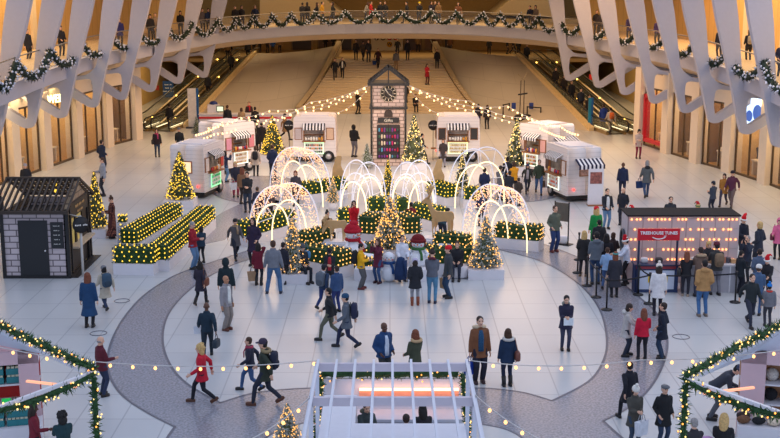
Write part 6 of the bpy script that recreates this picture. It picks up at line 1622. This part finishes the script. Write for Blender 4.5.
F_(633, 448, 388, 15, 'phone', (74, 72, 66), (52, 70, 92), 'person in a white knitted hat and olive parka at bottom right', hem=.66, hair='bob', hc='n', hat='pom', hatc=(226, 222, 214), bag=[('toteL', (214, 218, 226), 'white bag on the arm of the person in the white knitted hat')])
F_(662, 448, 385, 15, 'pocket', (26, 28, 32), (46, 62, 88), 'man in a grey flat cap and black coat at bottom right', hem=.66, hc='g', hat='flatcap', hatc=(96, 100, 106))
F_(713, 419, 378, 70, 'bend', (56, 60, 72), (84, 88, 96), 'person in dark grey leaning over behind the right garland', hmin=1.7, hat='cap', hatc=(56, 66, 90))
F_(37, 470, 404, 110, 'onehand', (120, 30, 46), (30, 30, 40), 'woman with long dark braids and a maroon sweater at the left hut', hem=.8, hair='long', hc='n', skin='d')
F_(66, 479, 413, 205, 'reach', (30, 60, 66), (30, 36, 44), 'woman with dark curly hair in a green jacket at the left hut', hem=.8, hair='curly', hc='k', skin='d')
F_(692, 488, 420, 190, 'reach', (52, 50, 56), (40, 40, 50), 'grey-haired man in dark jacket at the right goods table', hair='short', hc='g')
F_(720, 486, 415, 160, 'reach', (30, 30, 34), BLK, 'woman with long blonde hair at the right goods table', hair='long', hc='y')
F_(366, 466, 403, 20, 'reach', (60, 70, 70), BLK, 'person in a dark grey jacket inside the pergola booth', hc='n', hat='hooddown', hatc=(100, 104, 90))
F_(423, 470, 410, 190, 'reach', (40, 38, 44), BLK, 'dark-haired person inside the pergola booth, seen from behind', hair='long', hc='k')
F_(406, 480, 419, 180, 'stand', (70, 40, 40), BLK, 'person in dark red low in the middle of the pergola booth', hair='short', hc='n')
# around the right booth
F_(606, 229, 189, 12, 'hug', (36, 38, 48), (96, 130, 166), 'man in black jacket and light jeans standing feet apart left of the booth', hc='k', shirt=(220, 220, 220))
F_(622, 225, 188, -20, 'pocket', (30, 34, 46), (34, 38, 56), 'man with receding hair in a long black coat beside the booth roof', hem=.60, hc='g', hair='bald', shoes=(30, 30, 34))
F_(595, 251, 207, 200, 'stand', (24, 140, 66), (30, 110, 60), 'elf helper in green costume and red hat in the queue', hem=.72, hair='long', hc='y', hat='beanie', hatc=(214, 26, 40))
F_(598, 263, 220, 180, 'pocket', (32, 34, 40), (40, 44, 54), 'broad man in a black jacket in the queue just below the elf helper', hc='k', puff=.02)
F_(595, 284, 232, 182, 'hug', (96, 104, 114), (48, 72, 108), 'person in grey hooded jacket and jeans seen from behind in the queue', hc='k', hat='hooddown', hatc=(96, 104, 114))
F_(583, 276, 231, 160, 'pocket', (38, 36, 38), (46, 42, 48), 'blonde person in a dark coat at the left edge of the queue', hem=.66, hair='long', hc='y', shoes=(120, 96, 70))
F_(605, 281, 234, 170, 'stand', (28, 26, 34), BLK, 'person with black hair and long black coat in the queue, right of the grey hood', hem=.5, hair='long', hc='k')
F_(612, 273, 234, 150, 'onehand', (60, 44, 44), BLK, 'brown-haired person deep in the queue next to the booth side', hc='b', hair='bob')
F_(614, 297, 252, 182, 'stand', (50, 50, 60), BLK, 'woman in a long charcoal coat with teal headband seen from behind', hem=.42, hair='long', hc='a', hat='band', hatc=(30, 160, 160))
F_(606, 289, 249, 160, 'walk', (140, 170, 206), (56, 82, 124), 'person in a pale blue denim jacket partly behind the charcoal coat', hc='b')
F_(626, 285, 238, -95, 'reach', (220, 224, 236), (28, 26, 32), 'booth helper in a white shirt and red elf hat at the navy counter', hem=.86, hat='elf', hatc=(214, 20, 36), hc='n')
F_(685, 296, 252, 165, 'phone', (34, 34, 40), (46, 46, 56), 'woman with long brown hair in a black jacket at the grey counter', hair='long', hc='a', shoes=(170, 150, 130), bag=[('sideL', (40, 42, 44), 'dark bag on the shoulder of the woman in the black jacket at the counter')])
F_(699, 297, 248, 180, 'reach', (112, 90, 78), (60, 64, 80), 'person in a brown coat with fur hood at the grey counter', hem=.72, hc='n', hat='fur', hatc=(176, 150, 122), puff=.015)
F_(715, 295, 243, 185, 'reach', (60, 60, 60), (120, 120, 130), 'person in a maroon beanie at the grey counter', hat='beanie', hatc=(96, 30, 48), bag=[('backpack', (134, 110, 86), 'brown backpack on the person in the maroon beanie')])
F_(702, 316, 260, 182, 'pocket', (178, 136, 86), (66, 108, 156), 'man in a tan hooded jacket and blue jeans seen from behind', hem=.82, hc='k', hat='hooddown', hatc=(178, 136, 86), shoes=(120, 106, 96), puff=.015)
F_(739, 294, 251, 110, 'onehand', (30, 38, 46), (32, 36, 50), 'dark-haired man in a black coat at the right end of the grey counter', hem=.74, hc='k')
F_(757, 297, 249, 170, 'pocket', (84, 98, 122), (50, 56, 70), 'person in a slate blue jacket behind the elf hat at right', hc='n')
F_(765, 303, 257, -30, 'reach', (36, 34, 40), BLK, 'helper in black with a red and green elf hat at right', hat='elf', hatc=(214, 24, 36), hc='n')
F_(756, 315, 265, 150, 'hug', (70, 96, 130), JEAN, 'person in a white knitted cap and denim jacket behind the walking man', hat='beanie', hatc=(226, 224, 220), hc='b')
F_(749, 326, 273, 8, 'walk', (34, 42, 46), (46, 50, 66), 'man in a black zipped jacket walking towards the camera at right', hc='n', hair='short')
F_(767, 326, 284, 175, 'stand', (112, 114, 122), (60, 60, 70), 'child in a grey jacket and blue bobble hat at right edge', hat='pom', hatc=(30, 120, 200), hmin=1.2, hmax=1.35, puff=.02, scarf=(200, 60, 50))
F_(706, 286.5, 241, 0, 'reach', (48, 48, 52), BLK, 'blonde booth helper behind the grey counter', hair='bob', hc='y')
F_(741, 262, 217, 20, 'onehand', (28, 34, 50), BLK, 'helper in black with a red elf hat at the right corner of the booth', hat='elf', hatc=(220, 20, 34), hc='k')
F_(745, 283, 236, -40, 'photo', (44, 52, 70), (40, 44, 52), 'grey-haired man in navy holding a camera beside the booth', hc='g', bag=[('phoneL', (30, 30, 32), 'dark camera phone held by the grey-haired man')])
F_(757, 269, 222, -140, 'pocket', (44, 50, 64), (44, 46, 56), 'blonde person in a dark coat facing away right of the booth', hem=.66, hair='bob', hc='y')
F_(777, 259, 219, -30, 'onehand', (226, 110, 150), BLK, 'person in a pink coat at the right edge of the picture', hem=.7, hair='bob', hc='n', hat='hood', hatc=(230, 120, 156), bag=[('sideR', (120, 36, 62), 'maroon bag of the person in pink')])
F_(669, 238, 197, 0, 'pocket', (44, 48, 56), BLK, 'dark-haired man standing behind the booth roof at its middle', hc='k')
F_(696, 242, 204, 180, 'stand', (60, 130, 80), BLK, 'person in a red and green elf hat behind the booth roof', hat='elf', hatc=(200, 30, 40), hc='y', hair='bob')
F_(667, 250, 210, 180, 'stand', (190, 30, 40), BLK, 'person in a rounded red hat just behind the booth roof', hat='beanie', hatc=(226, 22, 40))
F_(631, 247, 208, 160, 'stand', (60, 60, 66), BLK, 'person in a red elf hat behind the left corner of the booth roof', hat='elf', hatc=(226, 26, 40))
F_(712, 214, 184, -150, 'phone', (58, 66, 80), (38, 42, 60), 'person in slate jacket looking down left of the couple in mustard and maroon', hat='beanie', hatc=(40, 44, 60))
F_(723, 206, 173, -30, 'walk', (166, 112, 44), (60, 56, 76), 'woman in a mustard coat walking beside the man in maroon', hem=.72, hair='bob', hc='n')
F_(731, 207, 170, -30, 'walk2', (92, 44, 66), (110, 92, 90), 'man in a maroon jacket walking beside the woman in mustard', hc='k', hat='beanie', hatc=(40, 34, 44))
F_(646, 198, 160, 175, 'walk', (92, 96, 98), (52, 76, 112), 'person in a grey jacket walking away towards the right storefront', hem=.76, hair='bob', hc='g', hat2=('hooddown', (40, 40, 44)), bag=[('toteL', (30, 60, 110), 'blue bag carried by the person in the grey jacket near the right storefront')])
F_(622, 197, 173, -15, 'stand', (34, 44, 76), (34, 40, 64), 'man in a navy suit walking behind the nearest right trailer', hair=None, skin='d', hmin=1.7)
F_(638, 158.5, 129.5, 0, 'phone', (196, 176, 166), (126, 34, 62), 'woman in a pale jacket and maroon trousers near the right storefront', hem=.74, hair='bob', hc='k')
F_(554, 252, 206, 25, 'pocket', (96, 102, 88), (44, 64, 110), 'man in a grey green jacket and blue trousers beside the sign stand', hc='b', shoes=(110, 50, 46), fat=.012)
F_(603, 131, 104, 175, 'stand', (28, 56, 130), (30, 36, 56), 'man in a blue coat at the foot of the right escalator', hem=.62, hc='n')
F_(610, 133, 107, 190, 'walk', (190, 176, 156), (180, 170, 150), 'person in beige beside the man in the blue coat', hc='k', bag=[('backpack', (220, 110, 50), 'orange backpack on the person in beige by the escalator')])
F_(527, 193, 164, 0, 'walk', (60, 62, 56), (40, 44, 60), 'woman in a dark parka walking with the man in jeans past the right trailers', hem=.7, hair='long', hc='n', shirt=(190, 180, 180), hat='beanie', hatc=(60, 60, 90))
F_(538.5, 194, 159, 0, 'walk2', (62, 72, 54), (66, 98, 142), 'man in a dark green jacket and blue jeans past the right trailers', hc='n', bag=[('toteL', (120, 100, 84), 'brown bag carried by the man in the dark green jacket')])
F_(514, 197, 162, 200, 'reach', (240, 160, 30), (40, 42, 50), 'person in an orange yellow jacket in the crowd right of the rear arches', hair='bob', hc='b')
F_(507, 191, 157, 170, 'stand', (34, 34, 38), BLK, 'person in black behind the orange yellow jacket', hc='k')
F_(500, 200, 166, 150, 'phone', (110, 110, 120), (50, 50, 60), 'person in grey left of the orange yellow jacket', hc='n')
F_(509, 205, 171, 190, 'hug', (40, 42, 52), (40, 40, 52), 'person in a dark jacket in front of the orange yellow jacket', hc='k')
F_(518, 206, 178, 200, 'pocket', (60, 50, 44), (40, 40, 46), 'short person in dark brown at the front of the crowd by the arches', hc='n', hmin=1.3)
F_(484, 203, 168, 180, 'pocket', (30, 40, 76), (30, 36, 56), 'person in a navy coat standing inside the rear right arch tunnel', hem=.6, hc='k')
F_(443, 167, 139, -10, 'pocket', (56, 48, 50), (140, 140, 156), 'woman in a long dark coat at the trailer right of the clock tower', hem=.58, hair='bob', hc='b')
F_(421.5, 164, 133, 90, 'walk', (34, 32, 34), (30, 30, 34), 'man in black walking right between the clock tower and the trailer', hc='k')
F_(354, 157, 125, 150, 'hug', (30, 30, 34), (110, 110, 124), 'person in a black cape-like jacket with yellow stripe left of the clock tower', hair=None, hat='hood', hatc=(28, 28, 32), hem=.9, puff=.03)
F_(357.5, 114, 91, 60, 'point', (30, 28, 30), BLK, 'person in black with an outstretched arm at the foot of the stair', hc='k')
F_(481 - 3, 127, 104, 170, 'stand', (34, 30, 40), (50, 40, 90), 'left person of the dark pair beside the right stone flank', hc='k')
F_(487, 129, 105, 190, 'stand', (40, 36, 40), BLK, 'right person of the dark pair beside the right stone flank', hc='n', hair='bob')
F_(157.5, 157, 129, 15, 'stand', (44, 32, 36), (42, 60, 84), 'woman in a black jacket with pink scarf in the left aisle', hem=.8, hair='long', hc='k', scarf=(186, 60, 106), bag=[('sideR', (36, 30, 32), 'black bag of the woman with the pink scarf')])
F_(180, 156, 127, 0, 'walk', (34, 36, 40), BLK, 'person in a dark coat and grey hat walking behind the nearest left trailer', hem=.7, hat='beanie', hatc=(110, 106, 108))
F_(170, 129, 104, 178, 'stand', (28, 28, 32), (56, 56, 66), 'person in black standing at the foot of the left escalators', hem=.7, hc='k')
F_(27, 197, 164, 10, 'pocket', (32, 34, 42), BLK, 'person in black with pale grey hat behind the kiosk roof at far left', hat='beanie', hatc=(170, 166, 176), puff=.02)
F_(103, 173, 140, 150, 'pocket', (32, 44, 70), (36, 44, 60), 'man in a navy jacket with hands at his hips in the left aisle', hc='n')
F_(104, 196, 157, -60, 'onehand', (150, 154, 164), (34, 38, 50), 'man in a light grey shirt pointing his phone in the left aisle', hem=.86, hc='b')
F_(113, 238, 197, -60, 'phone', plaidmat((150, 90, 72), (70, 34, 34), (60, 30, 36), 5), (80, 40, 40), 'woman in a long brown plaid coat reading beside the brick kiosk', hem=.12, hair='bun', hc='b', bag=[('paperR', (60, 70, 96), 'dark folder held by the woman in the plaid coat')])
F_(2, 232, 190, 90, 'stand', (30, 30, 36), BLK, 'person in black cut off by the left edge beside the kiosk')
F_(226, 182, 151, 110, 'photo', (34, 44, 74), (96, 136, 176), 'woman in navy taking a picture of the left rear trailer', hair='long', hc='k')
F_(236, 197, 162, 10, 'hug', (46, 46, 60), (170, 60, 84), 'person with a white bag in front of the left rear trailer', hair='bob', hc='y', bag=[('toteR', (226, 222, 222), 'white bag carried near the left rear trailer')])
F_(248, 212, 172, 0, 'phone', (34, 36, 42), (40, 52, 72), 'man in black looking at his phone beside the front left arches', hc='k')
F_(243, 204, 168, 160, 'stand', (130, 96, 70), (60, 50, 50), 'person in brown close behind the man looking at his phone', hair='long', hc='a')
F_(258, 220, 187, 180, 'stand', (40, 44, 64), BLK, 'dark-haired person right of the man looking at his phone', hc='n', hmin=1.45)
F_(256, 176, 146, 180, 'stand', (190, 174, 160), (34, 34, 42), 'person in a beige coat seen from behind by the left rear trailer', hem=.66, hair='bob', hc='b', bag=[('backpack', (34, 34, 40), 'black backpack on the beige coat by the left rear trailer')])
F_(255, 159, 128, 170, 'stand', (30, 28, 32), BLK, 'person in long black coat queueing at the left rear trailer', hem=.5, hair='bob', hc='n')
F_(262, 152, 122, 190, 'stand', (40, 34, 36), BLK, 'second person in black queueing behind at the left rear trailer', hem=.6, hc='k')
F_(273, 180, 144, 175, 'pocket', (34, 44, 76), (36, 40, 56), 'person in a navy jacket in front of the rear left lit tree', hc='b')
F_(285, 140, 113, 95, 'walk', (140, 106, 70), (34, 34, 40), 'woman in a camel coat walking right behind the lit tree', hem=.6, hc='n', hair='bob')
F_(228, 133, 105, 175, 'stand', (32, 34, 40), BLK, 'person in black at the information counter by the screen', hc='b')
F_(242, 133, 108, 180, 'stand', (170, 140, 104), (80, 66, 56), 'person in beige at the information counter', hair='bob', hc='b')
F_(249.5, 127, 102, 0, 'stand', (60, 40, 44), BLK, 'person with red scarf behind the information counter', hc='n', scarf=(190, 40, 56))
F_(255.5, 134, 107, 185, 'stand', (34, 32, 36), BLK, 'person in black at the right end of the information counter', hc='k')
F_(296, 206, 171, 0, 'pocket', (66, 60, 68), (40, 40, 50), 'woman with auburn hair standing inside the rear left arch tunnel', hair='bob', hc='a')
F_(327, 244, 209, 30, 'sit', (96, 70, 40), (40, 40, 40), 'person with black bun crouching by the left reindeer', hair='bun', hc='k', hmin=1.75, hmax=1.76)
F_(354, 241, 201, 5, 'photo', (206, 22, 40), (110, 140, 176), 'girl in a red jacket holding a phone to her face behind the snowman', hair='long', hc='n', hmin=1.4, bag=[('phoneR', (34, 34, 40), 'phone held by the girl in the red jacket')])
F_(379, 247, 215, 60, 'sit', (170, 180, 210), (120, 60, 130), 'child in pale jacket and purple trousers sitting left of the central tree', hmin=1.35, hmax=1.4)
F_(411, 238, 204, 180, 'stand', (130, 30, 50), BLK, 'person in maroon under the middle right arches', hc='k')
F_(442, 243, 208, 150, 'bend', (26, 60, 76), (30, 40, 60), 'person in dark teal stooping behind the right reindeer', hmin=1.6)
F_(270, 222, 192, 190, 'stand', (60, 50, 56), BLK, 'dark person behind the lights of the front left arch tunnel', hc='k')
F_(481, 226, 196, 170, 'stand', (40, 46, 80), (36, 40, 60), 'person in navy behind the lights of the front right arch tunnel', hc='k')
F_(759, 173, 142, 0, 'phone', (44, 44, 60), (50, 50, 60), 'person in dark clothes in the doorway of the right shop', hc='n')
# servers inside trailers
for px, py, label, c in ((455, 158, 'server in a pale blue shirt in the hatch right of the clock tower', (190, 206, 216)), (322, 158, 'server in a dark blue top in the hatch left of the clock tower', (50, 80, 140))):
    p = G(px, py); person(V((p.x, p.y + .5, .45)), 1.6, 0, 'hug', c, BLK, label, hc='k')
# on the stair and the landing
def S_(px, fy, hy, *a, **k):
    p = stairp(px, fy); h = max(1.5, min(1.9, atY(px, hy, p.y).z - p.z)); return person(p, h, *a, **k)
S_(335, 80, 58, 5, 'walk', (32, 32, 36), BLK, 'left person of the pair in black walking down the stair', hc='k')
S_(342.5, 79, 57, 0, 'walk2', (36, 32, 34), BLK, 'right person of the pair walking down the stair, white top showing', hc='n', shirt=(220, 216, 210))
S_(378, 69, 48, 10, 'walk', (60, 26, 30), (34, 32, 36), 'person in dark red and black hurrying down the stair top', hc='k', bag=[('toteR', (26, 60, 120), 'blue bag of the person hurrying down the stair')])
S_(396, 71, 50, 180, 'stand', (98, 96, 96), (150, 120, 84), 'person in a grey jacket climbing the middle of the stair', hc='n')
S_(437, 70, 49, 0, 'stand', (34, 32, 36), BLK, 'person in black at the right side of the stair top', hc='k')
S_(427, 85, 64, 30, 'phone', (176, 26, 44), (90, 30, 40), 'woman in a red jacket on the right side of the stair', hem=.7, hair='long', hc='n')
S_(406, 103, 87, 200, 'stand', (34, 30, 32), BLK, 'person in black partly hidden by the clock tower on its right', hc='n')
p = stairp(415.5, 112); person(p, 1.75, 5, 'sit', (34, 32, 36), (30, 30, 34), 'person in dark clothes sitting on the lowest stair steps', hc='k')
lst = [(356, 60, 40, 0, (40, 36, 36), 'leftmost of the dark cluster on the landing above the stair'), (363, 61, 41, 20, (70, 60, 50), 'second person of the cluster on the landing above the stair'), (368.5, 62, 39, 10, (32, 30, 34), 'tall person at right of the cluster on the landing'), (397.5, 56, 38, 0, (34, 32, 36), 'person in black below the subway bullets'), (407.5, 60, 40, 10, (36, 34, 38), 'person in black right of the transit panel'), (418, 52, 35, 170, (140, 110, 70), 'person in tan before the brown doors'), (433, 52, 39, 190, (60, 40, 32), 'person in brown near the right parapet end'), (450, 53, 38, 0, (96, 60, 36), 'person in a brown coat on the right landing'),
       (254, 53, 39, 170, (34, 32, 36), 'leftmost person on the left landing by the escalator top'), (260, 53, 39, 190, (40, 34, 32), 'second person on the left landing'), (267.5, 53, 39, 150, (50, 34, 36), 'third person on the left landing beside the blue coat'), (273, 54, 40, 185, (24, 66, 140), 'person in a bright blue coat on the left landing'), (280, 53, 39, 200, (120, 90, 60), 'person in tan on the left landing right of the blue coat'), (327, 49, 36, 0, (36, 34, 36), 'left person near the dark doors on the landing'), (335, 49, 36, 0, (32, 32, 36), 'right person near the dark doors on the landing'),
       (489, 55, 46, 180, (38, 34, 36), 'person leaning over the top edge of the right stone flank'), (507, 54, 40, 90, (36, 36, 44), 'person stepping towards the right escalator top'), (513, 54, 40, 120, (34, 32, 34), 'middle person of the dark group at the right escalator top'), (518.5, 56, 41, 160, (30, 30, 34), 'right person of the dark group at the right escalator top')]
for i, (px, fy, hy, hd_, c, lb) in enumerate(lst):
    p = G(px, fy, ZL); p.y = min(p.y, 117.5); h = max(1.55, min(1.85, atY(px, hy, p.y).z - ZL)); person(p, h, hd_, ['stand', 'walk', 'pocket', 'walk2'][i % 4], c, BLK, lb, hair=['short', 'bob'][i % 2], hc='kn'[i % 2])
# escalator riders : t along the incline
ESC = [o for o in bpy.data.objects if o.name.startswith('escalator') and o.type == 'EMPTY']
bpy.context.view_layer.update()
def rider(px, hy, c, label, pose='stand', k=0, side=-1, **kw):
    es = ESC[(0 if side < 0 else 2) + k]; Mw = es.matrix_world; best = None
    for i in range(0, 200):
        y = i * .1; z = min(ZL, y / 19.0 * ZL)
        q = Mw @ V((0, y, min(ZL, max(.05, y / 18.6 * ZL)))); pr = proj(q + V((0, 0, 1.7)))
        e = (pr[0] - px) ** 2 + (pr[1] - hy) ** 2
        if best is None or e < best[0]: best = (e, q)
    person(best[1] + V((0, 0, .03)), 1.72, 180 if side < 0 else 0, pose, c, BLK, label, **kw)
rider(249, 47, (34, 30, 32), 'topmost rider on the left escalator', k=0, hc='k'); rider(236, 59, (34, 32, 34), 'rider in black in the middle of the left escalator', k=0, hc='b', hair='bob')
rider(235.5, 49, (40, 34, 36), 'upper rider on the outer left escalator', k=1); rider(228.5, 47.5, (110, 80, 40), 'rider with tan collar on the outer left escalator', k=1, hat='fur', hatc=(120, 90, 50))
rider(209, 76, (32, 32, 38), 'lowest rider on the left escalator', k=0)
rider(520, 53, (34, 32, 34), 'topmost rider on the right escalator', side=1); rider(558, 67, (36, 32, 34), 'rider in black on the outer right escalator, arm on the rail', k=1, side=1)
rider(552, 73, (36, 30, 30), 'second rider from the top on the right escalator', side=1); rider(559, 82, (40, 34, 34), 'third rider from the top on the right escalator', side=1, hair='bob', hc='b')
rider(566, 89, (34, 34, 40), 'fourth rider from the top on the right escalator', side=1); rider(574, 98, (36, 44, 60), 'fifth rider in slate on the right escalator', side=1); rider(583, 104, (40, 34, 36), 'lowest rider on the right escalator', side=1, hc='n')
# bridge and balconies
def B_(px, off, hd_, pose, c, pants, label, hgt=1.72, **k):
    p, n = deck_at(px); q = p + n * off; 
    for _ in range(6):                      # keep the requested image column after stepping back from the edge
        e = px - proj(q)[0]; t = V((n.y, -n.x, 0)); 
        s1 = proj(q + t * .1)[0] - proj(q)[0]; 
        if abs(s1) > 1e-4: q = q + t * max(-2, min(2, e / s1 * .1))
    pd, _n = deck_at(proj(V((q.x, q.y, p.z)) )[0]); q.z = p.z + .03
    return person(q, hgt, hd_, pose, c, pants, label, **k)
BR = [(235.5, .8, 0, (34, 32, 36), 'left of the pair at the left end of the bridge'), (242, .8, 20, (40, 36, 38), 'right of the pair at the left end of the bridge'), (255.5, .8, 10, (34, 44, 70), 'man in navy suit on the left part of the bridge'), (302.5, .9, 180, (38, 34, 36), 'left of the dark pair leaning together on the bridge'), (307.5, .9, 170, (44, 38, 34), 'right of the dark pair leaning together on the bridge'), (317, .7, 90, (32, 32, 38), 'person in black walking beside the yellow jacket on the bridge'), (322.5, .9, 80, (206, 150, 40), 'person in a yellow jacket on the bridge'), (333, .8, -80, (34, 34, 38), 'person in a long black coat walking on the bridge'),
      (365.5, .9, 90, (150, 146, 140), 'person in a pale grey coat on the bridge'), (371, .7, 80, (190, 36, 40), 'person in a red top on the bridge'), (380.5, .8, 0, (28, 28, 32), 'left of the broad dark couple at mid bridge'), (385, .9, 0, (34, 32, 34), 'right of the broad dark couple at mid bridge'), (407, .8, -70, (36, 38, 44), 'person walking left just right of mid bridge'), (419, .8, 10, (36, 38, 44), 'person in black with a yellow cap on the bridge'), (431, .8, 30, (40, 34, 50), 'left of the trio right of mid bridge'), (435, 1.3, 0, (50, 46, 50), 'middle of the trio right of mid bridge'), (438.5, .9, 10, (130, 100, 66), 'person in a tan coat at right of the trio on the bridge'), (458, .8, 0, (120, 76, 52), 'person in brown alone on the right part of the bridge'), (530.5, .7, -30, (34, 38, 56), 'person in navy at the right end of the bridge'), (535, 1.0, -20, (120, 104, 90), 'person in a tan hood at the right end of the bridge')]
for i, (px, off, hd_, c, lb) in enumerate(BR):
    B_(px, off, hd_, ['stand', 'pocket', 'walk', 'lean', 'hug'][i % 5] if 'walk' not in lb else 'walk', c, [(44, 42, 50), (60, 60, 72), (34, 34, 40)][i % 3], lb, 1.78, hem=[.84, .7][i % 2], hair=['short', 'bob', 'long'][i % 3], hc='knb'[i % 3], hat='beanie' if 'yellow cap' in lb else None, hatc=(220, 190, 40))
SB = [(29, 2.6, 60, (36, 36, 40), 'person in black walking on the left balcony nearest the camera'), (62, 1.6, 40, (38, 34, 36), 'person in black with a pale bag strap on the left balcony'), (120.5, 1.0, 20, (44, 44, 110), 'person in a blue violet jacket on the left balcony'), (151, 1.0, 10, (38, 36, 42), 'dark-haired person holding something on the left balcony'), (156, 1.6, 10, (150, 130, 110), 'person in tan just behind on the left balcony'), (181, 1.0, 10, (34, 34, 40), 'man in black at the sixth garland of the left balcony'), (203, 1.2, 20, (100, 90, 90), 'person in grey near the bridge end of the left balcony'), (209, .8, 10, (40, 56, 90), 'person in blue leaning at the bridge end of the left balcony'),
      (596, 1.4, 0, (40, 36, 40), 'person standing in the second gap of the right balcony'), (600.5, .7, -10, (44, 40, 48), 'person with pale hair in front in the second gap of the right balcony'), (629, 1.0, -30, (44, 34, 80), 'person in purple partly hidden by a rib on the right balcony'), (657, 1.0, -30, (60, 44, 90), 'person in purple with a yellow hood on the right balcony'), (719, 1.2, -40, (36, 34, 44), 'person in black walking at the sixth gap of the right balcony'), (748, 2.4, 180, (34, 32, 38), 'person in black with a tan back bag on the right balcony'), (780, 1.4, 0, (36, 40, 60), 'person in navy at the right edge of the balcony')]
for i, (px, off, hd_, c, lb) in enumerate(SB):
    q = B_(px, off, hd_, ['stand', 'hug', 'pocket'][i % 3], c, [(44, 42, 50), (34, 34, 40)][i % 2], lb, 1.76, hem=[.7, .84][i % 2], hair=['short', 'bob'][i % 2], hc='kn'[i % 2], hat='hood' if 'yellow hood' in lb else None, hatc=(236, 190, 40), bag=[('backpack', (176, 160, 130), 'tan back bag of the person in black on the right balcony')] if 'tan back bag' in lb else ())
